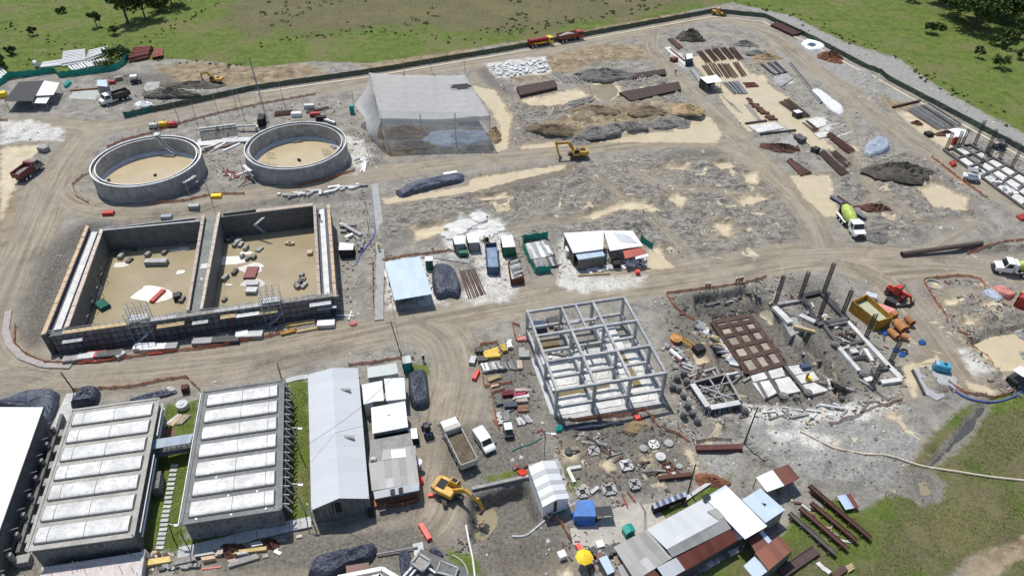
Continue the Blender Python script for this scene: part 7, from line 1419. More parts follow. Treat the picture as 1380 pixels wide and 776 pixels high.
p=G(1267,499);t=thing('blue_tank','bright blue tank box on a grey pad by the bent puddle','tank',p,-.35);box_part(t,'body',(0,0,.9),(2.4,1.5,1.3),M('cyan tank',(.05,.28,.42),var=.25),.15);box_part(t,'skid',(0,0,.15),(2.6,1.5,.25),DARK);b=MB();b.tube((.3,0,1.55),(.3,0,1.75),.25,12);b.build('filler_cap',DARK,t);b=MB();b.box((-.9,0,1.58),(.5,1.2,.1));b.build('lid_plate',GALV,t)
sl_=[G(*p) for p in ((1230,500),(1262,491),(1290,512),(1288,526),(1262,540),(1243,530))];b=MB(cen(sl_));b.prism([tuple(p.xy) for p in sl_],-.1,.32);tag(b.build('concrete_pad',M('blue grey pad',(.36,.365,.37),var=.2)),'grey pad under the blue tank with dark edge','pad')
bar('edge_board','dark edge board of the grey pad by the bent puddle','board',(1229,500),(1245,532),.3,.45,DARK,shape='b');b=MB(G(1300,535));b.path([G(*p)+zv(.12) for p in spline([(1278,520),(1296,533),(1315,540),(1340,542),(1365,535),(1385,522)],5)],.16,6);tag(b.build('hose',M('blue hose',(.10,.14,.42))),'blue hose outside the long curved orange mesh','hose')
container('red container at the picture edge, near the pale lime mixer',[(1366,412),(1392,422),(1400,412),(1376,403)],2.2,REDP);container('yellow machine box behind the red container',[(1372,402),(1392,408),(1398,400),(1378,395)],1.6,YEL);tarp('tarp_heap','pink red tarp over a frame near the red container',[(1337,390),(1346,389),(1358,396),(1366,402),(1356,404),(1342,398)],.9,PINK);tarp('tarp_heap','pale grey plastic sheet beside the pink red tarp',[(1322,394),(1334,390),(1352,404),(1342,407),(1328,400)],.5,GTARP)
for px,lab in (((1303,434),'grey concrete ring in the cream pool'),((1258,384),'grey concrete ring round the farthest cream pool')): p=G(*px);b=MB(p);b.pipe(p+zv(-.2),p+zv(.3),1.6,.3,20);tag(b.build('concrete_ring',CONC),lab,'concrete ring')
for px,lab in (((1378,452),'grey boulder at the pond edge'),((1382,482),'darker boulder at the pond edge')): heap('boulder',lab,'boulder',px,(1.6,1.4),1.2,CONC)
# ------------------------------------------------------------------ pile field and lower yard
def pad(px,s,m,hole=True,lab='',rz=.2):
    s *= .72;p=G(*px);t=thing('manhole_frame',lab,'manhole',p,rz);b=MB()
    for a,c2 in (((-s,-s),(s,-s)),((s,-s),(s,s)),((s,s),(-s,s)),((-s,s),(-s,-s))): b.bar((*a,.12),(*c2,.12),.5,.3)
    b.build('frame',m,t);b=MB();b.box((0,0,.02),(s*1.5,s*1.5,.1));b.build('opening',BLACK if hole else CONCL,t)
for px,s,m,h,lab in (((800,608),.8,CONC,True,'pale square manhole frame nearest the puddle ringed pile head'),((844,627.5),.9,CONCL,True,'white square manhole frame in the middle of the pile field'),((855,653),.8,CONC,True,'grey square manhole frame above the weedy bank'),((820.5,659.5),1.0,CONC,True,'grey open manhole frame by the blue tarp'),((900,629.5),.8,RUST,False,'rust edged square pad beside the round pads'),((907.5,637.5),.8,RUST,False,'second rust edged pad touching the first'),((881,599.5),.7,WCONC,False,'small white filled pad at the top of the pile field'),((785,664),.9,CONC,True,'dark manhole near the striped shed')): pad(px,s,m,h,lab)
for px,r_,lab in (((867,605),.8,'round pale pad with a dark mark'),((901,598),.9,'round grey pad farthest up the pile field'),((890,616),1.0,'round white pad with a dark edge'),((915,629),.6,'small round pad near the crescent puddle')): p=G(*px);b=MB(p);b.tube(p,p+zv(.3),r_*.75,18);b.tube(p+zv(.3),p+zv(.36),r_*.3,12);tag(b.build('round_pad',CONCL if 'white' in lab else CONC),lab,'pad')
p=G(766,610);b=MB(p);b.tube(p+zv(-.2),p+zv(.5),.6,14);b.bar(p+Vector((.2,0,.5)),p+Vector((1.6,.1,.5)),.25);tag(b.build('concrete_pile',DARK),'dark pile head standing in the tan puddle','pile head')
for a,c2,w_,h,m,lab in (((765,633),(774,651),.5,.4,WCONC,'white beam leg of the L form by the striped shed'),((765,633),(783,630),.5,.4,WCONC,'white beam arm of the L form by the striped shed'),((887,646),(932,641),.6,.5,RUST,'rust brown beam at the edge of the pile field'),((937.5,606.5),(999,605),.9,.7,M('maroon beam',(.10,.035,.03),var=.3),'long maroon beam on pale gravel below the utility pole'),((796,665),(806,657),.5,.3,CONCL,'short pale beam beside the dark manhole')): bar('ground_beam',lab,'beam',a,c2,w_,h,m,shape='b')
row('scrap_piece','dark scrap piece scattered on the pile field','scrap','scrap on the pile field',(770,580),(776,582),(880,640),(888,642),40,.3,.2,[FORMW,GREYW,DARK,CONC,RUST],'b',16)
pole('utility_pole','black utility pole leaning on the pale gravel','pole',(1003,597),8,.12,BLACK,lean=(.2,0),arms='cross');pole('utility_pole','dark pole at the weedy bank above the striped canopy','pole',(927,664),6.5,.12,DARK,arms='cross');pole('light_pole','slim grey light pole at the pit edge behind the striped shed','pole',(733,622),6.5,.08,GREYW,arms='lamp');pole('light_pole','dark pole at the head of the dark hall, by the road','pole',(380,512),4,.1,DARK);pole('light_pole','grey lamp pole on the grass beside the long shed','pole',(405,612),6,.1,GALV,arms='lamp');pole('light_pole','grey leaning lamp pole on the grass near the gable of the long shed','pole',(412,692),6.5,.1,GALV,lean=(-.6,.2),arms='lamp');pole('light_pole','short grey pole at the gable corner of the long shed','pole',(421,702),4,.1,GALV);pole('light_pole','white lamp on the lawn between the halls','pole',(234,726),3.5,.08,DARK,lean=(.4,0),arms='lamp');pole('utility_pole','dark pole at the road beside the alley wall','pole',(101,528),4.5,.12,DARK,lean=(-.5,0));pole('utility_pole','thin dark pole between the long road and the teal cabin','pole',(545,492),9,.1,DARK,lean=(-1.5,.8),arms='cross')
pole('light_pole','thin post at the dark hall corner by the lawn','pole',(256,742),4.5,.07,BLACK)
container('teal and white cabin at the road corner',[(545,503),(556,501),(554,492),(543,494)],2.2,TEALB,M('white green roof',(.66,.70,.66),var=.1),'guard_cabin',cat='cabin')
tarp('tarp_heap','long black sheeted stack with white wrinkles behind the hipped cabin',[(550,507),(562,502),(574,503),(577,520),(579,545),(572,553),(558,553),(552,540)],1.5,BTARP,9)
container('small pale cabinet against the flat roof annex',[(553,599),(564,598),(562,585),(551,586)],1.3,DARK,GALV,'cabinet',cat='cabinet');p=G(565,632);b=MB(p);b.tube(p,p+zv(1.6),.05,6);n=14;b.loft([[(p.x+r_*cos(6.283*k/n),p.y+r_*sin(6.283*k/n),p.z+z) for k in range(n)] for z,r_ in ((1.5,.1),(1.6,.35),(1.75,.55))]);tag(b.build('dish',WHITE),'white dish beside the patched roof house','dish');tarp('tarp_heap','orange bag at the corner of the patched roof house',[(564,646),(569,645),(571,652),(565,654)],.8,REDB);crate('wheel_bin','black wheeled bin in front of the long shed gable','bin',(501,693),.8,.8,1.1,BLACK,.1);crate('barrier_block','long red plastic barrier lying on the road near the pit','barrier',(573,718),2.6,.6,.6,REDB,-1.0);crate('barrier_block','tiny red cone bit beside the excavator track','cone',(581,668),.8,.4,.4,REDB,.1)
net_fence('rust coloured mesh in front of the patched roof house',[(519,684),(545,682),(566,674)],.9,M('rust mesh',(.16,.07,.05),var=.3),'safety_mesh','safety mesh')
tarp('tarp_heap','large dark sheeted mound beside the alley by the road, behind the plain white hall',[(-20,548),(10,540),(40,530),(75,528),(82,540),(74,566),(58,585),(56,560),(20,556)],1.4,BTARP,2);tarp('tarp_heap','dark sheeted heap by the road behind the pale vaulted hall',[(97,552),(104,540),(116,528),(134,527),(136,538),(128,548)],1.7,BTARP,4);tarp('tarp_heap','flat dark sheet behind the pale vaulted hall with a white rag',[(175,540),(200,532),(225,527),(240,529),(225,536),(190,543)],.5,BTARP,6);tarp('tarp_heap','white rag on the flat dark sheet',[(223,527),(232,525),(240,529),(232,532)],.8,WTARP);crate('barrel','brown barrel by the orange mesh above the lawn','barrel',(251,527),1.0,1.0,1.1,RUST,.3);p=G(247,549);b=MB(p);b.tube(p,p+zv(.9),.9,18);b.tube(p+zv(.9),p+zv(1.0),.35,12);tag(b.build('round_hatch',CONCL),'round pale hatch on the lawn behind the footbridge','hatch')
row('timber_batten','brown board on the lawn behind the footbridge','board','boards on the lawn',(222,575),(240,560),(246,572),(258,560),7,.5,.2,[PLYP,WOOD,GREYW,CONCL],'b',2);bl_=[G(*p) for p in ((216,580),(235,576),(236,590),(214,592))];b=MB(cen(bl_));b.prism([tuple(p.xy) for p in bl_],0,.25);tag(b.build('brick_pad',M('brick pad',(.20,.09,.07),var=.3)),'small brick red pad beside the footbridge','pad')
# lower left material strip
def z8(pts): return [(180+x/5.75,680+y/5.75) for x,y in pts]
stack('timber_bundle','yellow timber bundle at the end of the white rebar slab','timber',z8([(80,445),(290,412),(298,455),(90,490)]),.6,YWOOD,4,.25);stack('timber_bundle','orange board crate in the material strip by the lawn','crate',z8([(530,425),(635,408),(645,435),(545,455)]),.8,PLYO,2,.5);stack('form_stack','grey cloth covered stack beside the yellow timber','stack',z8([(300,440),(470,405),(490,450),(320,490)]),.7,GREYW,2,1.0);stack('form_stack','grey panel stack behind the orange board crate','stack',z8([(480,395),(630,368),(638,395),(490,420)]),.6,STEELG,3,.6);stack('form_stack','salmon board stack beside the rust scrap pile','stack',z8([(650,360),(695,350),(690,400),(645,410)]),.7,PLYP,3,.8);heap('rust_scrap_heap','dark rust scrap pile in the material strip by the lawn','scrap heap',z8([(760,352)])[0],(2.0,1.1),.8,RUST,rough=.9);bar('timber_beam','long yellow beam in the material strip','timber',z8([(770,380)])[0],z8([(1035,345)])[0],.5,.4,YWOOD,shape='b');stack('form_stack','pale board stack under the long yellow beam','stack',z8([(800,385),(880,370),(890,392),(810,405)]),.6,CONCL,2);stack('form_stack','grey metal sheet stack in the material strip','stack',z8([(915,310),(1000,290),(1005,325),(920,340)]),.6,GALV,2);heap('rust_scrap_heap','rust scrap between the grey sheets and the boxed frame','scrap heap',z8([(1050,305)])[0],(1.6,.9),.6,RUST,rough=.9);stack('form_stack','wooden framed grey box stack near the long shed','stack',z8([(1105,265),(1180,255),(1185,290),(1110,300)]),.7,GREYW,2);stack('form_stack','pale pink board by the path near the long shed','board',z8([(1265,240),(1305,232),(1308,258),(1260,265)]),.3,PLYP,1,1.0);stack('form_stack','salmon board on the bare ground in front of the material strip','board',z8([(1005,385),(1050,378),(1055,408),(1010,420)]),.25,PLYP,1,1.0);stack('form_stack','salmon and grey plank stack at the front of the material strip','stack',z8([(740,440),(800,425),(806,455),(745,470)]),.5,PLYP,2);bar('timber_beam','long grey plank at the front of the material strip','timber',z8([(740,480)])[0],z8([(975,410)])[0],.5,.4,GREYW,shape='b');bar('timber_beam','second grey plank at the front of the material strip','timber',z8([(800,445)])[0],z8([(960,400)])[0],.5,.4,CONC,shape='b');bar('steel_rod','thin red rod frame lying in the material strip','rod',z8([(530,500)])[0],z8([(680,482)])[0],.2,.15,REDP,shape='b');row('scrap_board','scrap piece between the yellow timber and the road','scrap','scrap by the yellow timber',z8([(200,500)])[0],z8([(240,490)])[0],z8([(480,480)])[0],z8([(520,470)])[0],14,.5,.4,[GREYW,FORMW,CONC],'b',4);row('scrap_board','brown debris at the foot of the stepping slabs','scrap','debris by the stepping slabs',(198,744),(204,742),(212,752),(218,750),8,.5,.3,[RUST,WOOD,CONCL],'b',3);row('white_rag','white rag on the bare ground near the material strip','rag','white rags',z8([(1085,340)])[0],z8([(1105,345)])[0],z8([(1125,380)])[0],z8([(1140,390)])[0],4,.4,.12,WHITE,'b',2)
# white slab with rebar at the bottom edge
q=[P(60,766,1.6),P(194,745,1.6),P(186,800,1.6),P(30,810,1.6)];o=cen(q);o.z=0;t=thing('rebar_slab','white floor slab with red mesh lines and short rebar at the lower picture edge','slab',o);b=MB(o);b.prism([tuple(p.xy) for p in q],-.1,1.6);b.build('slab',M('reddish white slab',(.56,.53,.51),var=.2,spot=(.50,.30,.28)),t)
for k in range(26): p=bil(q,rr_(),rr_()*.8);b=MB(o);b.tube(p,p+Vector((ru_(-.2,.2),0,ru_(.6,1.3))),.04,4);b.build('rebar_starter',STEELG,t)
b=MB(o);p0=q[1];b.tube(p0+Vector((.5,0,-1.4)),p0+Vector((-.1,.2,.2)),.3,10);b.bar(q[0]+zv(.1),q[1]+zv(.1),.25,.2);b.bar(q[1]+zv(.1),q[2]+zv(.1),.35,.3);b.build('edge_kerb',CONCL,t)
# bottom edge buildings
tarp('tarp_heap','long boat shaped black sheeted stack at the lower picture edge',[(415,776),(424,756),(450,748),(480,742),(505,736),(509,745),(500,758),(470,768),(440,784)],1.5,BTARP,8);q=[P(466,762,1.8),P(497,757,1.8),P(498,776,1.8),P(468,782,1.8)];b=MB(cen(q));b.slab(q,.1);tag(b.build('rust_sheet',S_RUST),'rust red roof panel at the end of the boat shaped stack','panel');b=MB(G(420,774));
a0,a1,a2=P(455,778,2.6),P(515,766,2.6),P(545,784,2.6);t=thing('white_roof_frame','white roof edge beams of a building cut off by the lower picture edge','roof',(a1.x,a1.y,0));o=Vector(t.location)
b=MB(o);b.bar(a0,a1,.5,.3);b.bar(a0+Vector((0,-.9,0)),a1+Vector((0,-.9,0)),.4,.3);b.build('edge_beam',WHITE,t);b=MB(o);b.bar(a1,a2+(a2-a1),.5,.3);b.bar(a1+Vector((-.3,-.9,0)),a2+(a2-a1)+Vector((-.6,-.9,0)),.4,.3);b.build('edge_beam',WHITE,t);b=MB(o);b.prism([tuple((p+Vector((0,-1.2,0))).xy) for p in (a0,a1,a2+(a2-a1),a0+Vector((0,-6,0)))],0,1.6);b.build('inner_roof',CONC,t)
q=[P(550,738,2.4),P(575,733,2.4),P(632,776,2.4),P(570,790,2.4)];
def z1p(x,y,z): return P(400+x/4.6,690+y/4.6,z)
t=thing('concrete_chamber','dark grey concrete chamber with a raised square hatch and white pipes, lower picture edge','chamber',(*z1p(800,320,0).xy,0));o=Vector(t.location)
b=MB(o);b.prism([tuple(z1p(*p,1.6).xy) for p in ((770,225),(1040,340),(1080,420),(740,470),(700,330))],-.1,1.6);b.build('base',M('dark chamber',(.13,.13,.125),var=.3),t)
q=[z1p(755,250,2.6),z1p(830,300,2.6),z1p(780,358,2.6),z1p(708,310,2.6)];b=MB(o);b.prism([tuple(p.xy) for p in q],1.55,2.3);b.build('hatch_block',CONCD,t);b=MB(o)
for i in range(4): b.bar(q[i]-zv(.15),q[(i+1) % 4]-zv(.15),.3,.3)
b.build('hatch_rim',CONC,t);b=MB(o);b.prism([tuple(lerp(p,cen(q),.1).xy) for p in q],2.3,2.36);b.build('hatch_lid',GREYW,t)
q=[z1p(890,300,2.0),z1p(1000,345,2.0),z1p(980,400,2.0),z1p(865,370,2.0)];b=MB(o);b.prism([tuple(p.xy) for p in q],1.55,2.0);b.build('roof_block',CONCD,t);b=MB(o)
for i in range(4): b.bar(q[i],q[(i+1) % 4],.2,.2)
b.build('block_rim',CONC,t)
for a,c2 in (((720,335),(650,410)),((745,345),(690,410))): b=MB(o);b.tube(z1p(*a,2.0),z1p(*c2,2.0),.16,8);b.build('pipe',WHITEP,t)
b=MB(o);b.tube(z1p(805,335,2.0),z1p(860,375,2.0),.15,8);b.build('pipe',WHITEP,t)
tarp('tarp_heap','narrow dark blue sheet beside the pale path at the lower edge',[(537,746),(549,742),(556,760),(552,778),(541,778)],.5,BTARP);tarp('tarp_heap','small dark blue sheet behind the concrete chamber',[(578,742),(586,739),(598,748),(594,753),(584,749)],.5,BTARP);bar('steel_pipe','grey thin pipe crossing the pale path','pipe',(508,749),(563,739),.25,.25,STEELG,shape='pipe',lift=.3);b=MB(G(632,745));b.path([G(*p)+zv(.15) for p in [(628,708),(632,730),(637,752),(641,785)]],.13,6);tag(b.build('edge_pipe',WHITEP),'white pipe along the pit edge at the lower picture edge','pipe');b=MB(G(615,760));b.path([G(*p)+zv(.1) for p in spline([(610,748),(620,754),(628,764),(632,780)],5)],.09,5);tag(b.build('hose',CONCL),'thin pale hose in the weeds by the concrete chamber','hose')
# pit edge wall
lowwall('pit_wall','low concrete edge wall along the top of the near pit',(636,660),(712,643),.35,.35,CONC);b=MB(G(700,735));b.path([G(*p)+zv(.12) for p in spline([(690,723),(708,722),(722,712),(734,702)],5)],.16,6);tag(b.build('hose',CONCL),'thick pale hose across the mud of the near pit','hose');b=MB(G(750,620));b.path([G(*p)+zv(.1) for p in spline([(690,608),(700,603),(716,598),(730,590)],5)],.08,5);tag(b.build('hose',M('teal hose',(.04,.25,.24))),'thin teal hose on the ground above the pit','hose')
t=container('bright blue tarpaulin hut beside the striped shed',[(773,706),(801,706),(798,685),(777,686)],1.9,BLUET,BLUET,'tarp_hut',cat='hut',rib=False);tarp('tarp_heap','loose blue tarpaulin skirt in front of the blue hut',[(769,694),(774,690),(780,702),(800,704),(802,708),(790,710),(775,706)],.7,BLUET)
q=[P(800,683,1.8),P(823,681,1.8),P(827,694,1.8),P(801,695,1.8)];t=thing('black_awning','flat black awning next to the blue tarpaulin hut','awning',(*cen(q).xy,0));o=Vector(t.location);b=MB(o);b.slab(q,.06);b.build('sheet',M('black roof sheet',(.03,.03,.035)),t)
for p in q: b=MB(o);b.tube((p.x,p.y,0),(p.x,p.y,1.75),.05,5);b.build('post',GREYW,t)
p=G(846,719);t=thing('teal_bin','bright teal bin with a pointed lid beside the grey workshop roof','bin',p,.4);box_part(t,'body',(0,0,.6),(1.4,1.1,1.2),TEALB,.08);b=MB();b.side([(-.75,1.2),(.75,1.2),(0,1.55)],-.6,.6);b.build('lid',TEALB,t)
p=G(786,760);t=thing('sun_umbrella','bright yellow sun umbrella near the red bench','umbrella',p);b=MB();b.tube((0,0,0),(0,0,2.2),.04,6);b.build('pole',GREYW,t);b=MB();n=8;b.loft([[(r_*cos(6.283*k/n),r_*sin(6.283*k/n),z) for k in range(n)] for z,r_ in ((1.75,1.15),(1.95,.75),(2.2,.04))]);b.build('canopy',YELB,t)
crate('barrier_block','red bench like barrier beside the yellow umbrella','barrier',(785,746),2.6,.5,.5,REDB,-1.1);crate('barrier_block','second red barrier beside the first near the yellow umbrella','barrier',(781,742),1.4,.4,.5,REDB,-1.1);crate('crate_table','white table top on the dark ground left of the yellow umbrella','table',(757,750),1.0,.9,.8,WHITE,.4);crate('crate_table','white table top by the workshop corner','table',(808,737),1.0,.9,.9,WHITE,.3);t=shed('panel_roof_hut','small hut with a pale blue ribbed panel roof by the workshop corner','hut',[([(807,752),(818,747),(829,769),(819,774)],S_PANEL,(1.9,1.9))],1.9,wall=FORMW);q=[P(802,746,1.5),P(810,743,1.5),P(815,749,1.5),P(806,754,1.5)];b=MB(cen(q));b.slab(q,.3);tag(b.build('rust_sheet',S_RUST),'small rust panel above the ribbed panel roof','panel');row('scrap_piece','dark scrap around the workshop corner','scrap','scrap by the workshop corner',(798,744),(804,748),(836,736),(842,742),22,.7,.6,[FORMW,GREYW,CONC,DARK],'b',7);net_fence('white and red barrier tape at the striped shed corner',[(732,690),(740,700),(744,695)],.8,PINK,'safety_mesh','safety mesh');tarp('tarp_heap','orange sack heap by the pit behind the striped shed',[(696,640),(704,637),(711,641),(704,647)],.6,REDB);row('cement_sack','coloured sack on the pit edge by the orange heap','sack','sacks on the pit edge',(690,632),(694,634),(706,628),(712,630),6,.7,.4,[MAROON,BLUEC,DARK,FORMW],'b',2)
for q in ([(768,712),(800,708),(830,684),(860,677),(868,690),(868,716),(850,735),(816,756),(792,736),(772,734)],[(865,680),(880,678),(898,700),(872,715),(871,690)]):
    q=[G(*p) for p in q];b=MB(cen(q));b.prism([tuple(p.xy) for p in q],-.2,.24);tag(b.build('yard_slab',M('beige yard slab',(.47,.44,.385),var=.25,scale=.4,spot=(.36,.33,.29))),kind='structure')
# striped canopy
q=[P(879,678,1.6),P(923,662,1.6),P(926,668,1.6),P(882,685,1.6)];t=thing('striped_canopy','narrow canopy of pale and navy stripes above the workshop','canopy',(*cen(q).xy,0));o=Vector(t.location)
for k in range(11):
    b=MB(o);b.slab([lerp(q[0],q[1],k/11),lerp(q[0],q[1],(k+.97)/11),lerp(q[3],q[2],(k+.97)/11),lerp(q[3],q[2],k/11)],.1+.02*(k % 2));b.build('stripe_panel',GTARP if k % 2 == 0 else BLUEC,t)
b=MB(o);b.prism([tuple(p.xy) for p in q],0,1.4);b.build('base',BLACK,t)
for a,c2,m,lab in (((902,684),(925,672),WOOD,'brown plank beside the striped canopy'),((920,676),(957,651),CONCL,'long pale beam above the striped canopy'),((955,652),(964,645),REDP,'red tip beam at the weedy bank')): bar('timber_beam',lab,'timber',a,c2,.5,.4,m,shape='b')
heap('soil_heap','reddish soil heap at the tip of the weedy bank','heap',(958,648),(3,1.2),.7,SOILR)
# truss like rust beams
for lab,a,c2,m,sub in (('long rust beam with bolted joints, farthest from the workshop',(1089,658),(1171,729),RUST,1),('shorter rust beam on trestles, second from the gravel',(1091,681),(1153,733),RUST,1),('rust beam on trestles, third from the gravel',(1076,688),(1140,743),RUST,1),('grey brown beam on trestles nearest the blue roof shed',(1062,695),(1124,750),M('grey brown steel',(.10,.085,.08),var=.3),1),('wide brown slab beam lying across the others by the rusty shed',(1099,742),(1052,774),M('slab brown',(.085,.055,.05),var=.3),0)):
    p,q=G(*a),G(*c2);t=thing('rust_beam',lab,'steel beam',(p+q)/2);o=Vector(t.location);w_=.55 if sub else 1.2;h=.7 if sub else .25
    d=(q-p).normalized();n=Vector((-d.y,d.x,0));b=MB(o);zz=zv(h);b.bar(p+zz,q+zz,w_,.12);b.bar(p+zz+n*w_*.5,q+zz+n*w_*.5,.1,.35);b.bar(p+zz-n*w_*.5,q+zz-n*w_*.5,.1,.35);b.build('beam',m,t)
    for k in range(5): b=MB(o);x=lerp(p,q,(k+.5)/5);b.bar(x-n*.5+zv(h-.2),x-n*.6,.12);b.bar(x+n*.5+zv(h-.2),x+n*.6,.12);b.bar(x-n*.5+zv(h-.22),x+n*.5+zv(h-.22),.12);b.build('trestle',m,t)
bar('rust_beam','loose rust beam lying against the longest beam','steel beam',(1092,664),(1146,706),.4,.4,RUSTB,lift=.1)
q=[P(1128,668,.9),P(1139.7,665.6,.9),P(1151.5,684,.9),P(1139.7,686.5,.9)];t=thing('panel_table','small blue and white panel table with a rust edge on the gravel','table',(*cen(q).xy,0));o=Vector(t.location);b=MB(o);b.slab(q,.06);b.build('panel',S_PANEL,t);b=MB(o);b.slab([q[1]+Vector((.05,0,0)),q[1]+Vector((.7,.1,0)),q[2]+Vector((.7,.1,0)),q[2]+Vector((.05,0,0))],.06);b.build('rust_edge',S_RUST,t)
for p in q: b=MB(o);b.tube((p.x,p.y,0),(p.x,p.y,.85),.05,5);b.build('leg',RUST,t)
row('white_rag','white rag by the end of the rust beams','rag','white rags by the beams',(1098,758),(1104,762),(1112,770),(1118,774),4,.6,.3,WCONC,'b',2);stack('timber_bundle','small timber pallet by the brown slab beam','timber',[(1138,764),(1146,760),(1150,768),(1142,773)],.4,WOOD,2);bar('rust_beam','short brown beam by the timber pallet at the lower edge','steel beam',(1122,778),(1138,766),.8,.4,RUSTB,shape='b');row('scrap_board','loose pale stone or scrap around the rust beams','scrap','scrap around the rust beams',(1068,672),(1072,674),(1140,735),(1146,736),14,.3,.2,[CONCL,GREYW,WOOD,RUST],'b',10);row('scrap_board','scrap under the edge of the rusty workshop roof','scrap','scrap under the workshop edge',(930,774),(942,768),(995,740),(1006,735),20,.6,.5,[CONCL,GREYW,FORMW,STEELG],'b',5)
b=MB(G(1240,625));b.path([G(*p)+zv(.14) for p in spline([(1078,581),(1100,592),(1122,603),(1142,608),(1166,612),(1195,614),(1222,622),(1245,629),(1290,636),(1335,643),(1400,650)],6)],.16,6);tag(b.build('discharge_hose',M('beige hose',(.55,.47,.36),var=.15)),'long beige discharge hose running over the pasture to the picture edge','hose')
# overhead cables
for a,c2,lab in (((P(527,402,6)),P(545,492,8.5),'overhead cable from the pale blue shed to the thin dark pole'),(P(545,492,8.5),P(412,600,6),'overhead cable sagging across the long white roof'),(P(420,690,6.0),P(545,745,4.5),'overhead cable over the road below the long shed')):
    b=MB((a+c2)/2);pts=[lerp(a,c2,k/14)+zv(-1.2*sin(pi*k/14)) for k in range(15)];b.path(pts,.03,4);tag(b.build('overhead_cable',BLACK),lab,'cable')
# ------------------------------------------------------------------ trees and ground cover
LEAFM={}
def leafmat(n,a,c):
    m,nt,b=base_mat(n);p=pos(nt);f=rng_map(nt,noise(nt,p,.35,4,.6),.35,.65);g=nd(nt,'ShaderNodeNewGeometry').outputs['Random Per Island']
    cc=mix(nt,f,a,c);cc=mix(nt,mth(nt,'MULTIPLY',g,.45),cc,tuple(x*1.5 for x in c));lk(nt,cc,b.inputs['Base Color']);b.inputs['Roughness'].default_value=.8;b.inputs['Specular IOR Level'].default_value=.2;return m
LD=leafmat('dark foliage',(.032,.052,.016),(.066,.095,.030));LG=leafmat('mid foliage',(.045,.072,.018),(.090,.125,.032));LS=leafmat('scrub leaves',(.075,.095,.028),(.135,.150,.058));LT_=leafmat('grass blades',(.080,.125,.022),(.155,.200,.043))
BARK=M('bark',(.10,.08,.06))
def quads(c,s,up_=.3):
    "one leaf-sized quad at every row of c, sizes s"
    n=len(c);a=rng.normal(size=(n,3));a /= np.linalg.norm(a,axis=1)[:,None];b=np.cross(a,rng.normal(size=(n,3)));b /= np.linalg.norm(b,axis=1)[:,None];a=a*s[:,None];b=b*(s*.7)[:,None]
    v=np.stack([c-a,c-b,c+a,c+b],1).reshape(-1,3);return v,np.arange(4*n).reshape(n,4)
def fast_mesh(name,v,f,m,loc=(0,0,0)):
    me=bpy.data.meshes.new(name);me.from_pydata((v-np.array(loc)).tolist(),[],f.tolist());me.materials.append(m);o=bpy.data.objects.new(name,me);COL.objects.link(o);return o
def tree(px,h,r,m,label,name='tree',n=1500,leaf=.5,squash=1.0,group=None):
    p=G(*px);t=thing(name,label,'tree' if h > 3.4 else 'bush',p,0,group);b=MB();R_=random.Random(int(px[0]*13+px[1]));th=h*.55
    b.tube((0,0,-.3),(0,0,th),.03*h+.05,7,.015*h+.03);nc=max(5,int(6+r*3.5));cs=[]
    for k in range(nc):
        a=R_.uniform(0,6.28);q=math.sqrt(R_.random())*r*.85;z=h*.38+(h*.62)*(R_.random() ** .8)*(1-.35*(q/r) ** 2);c=(q*cos(a),q*sin(a)*squash,z);cs.append(c)
        if k % 2 == 0: b.tube((0,0,th*R_.uniform(.4,.95)),(c[0]*.8,c[1]*.8,c[2]),.012*h+.02,5,.02)
    b.build('trunk',BARK,t);cs=np.array(cs);i=rng.integers(0,nc,n);rad=r*(.22+.22*rng.random(nc));d=rng.normal(size=(n,3));d /= np.linalg.norm(d,axis=1)[:,None];c=cs[i]+d*(rad[i]*rng.random(n) ** .4)[:,None]*np.array([1,1,.75]);c[:,2]=np.maximum(c[:,2],.1)
    v,f=quads(c,leaf*(.6+.7*rng.random(n)));o=fast_mesh('crown',v,f,m);o.parent=t;return t
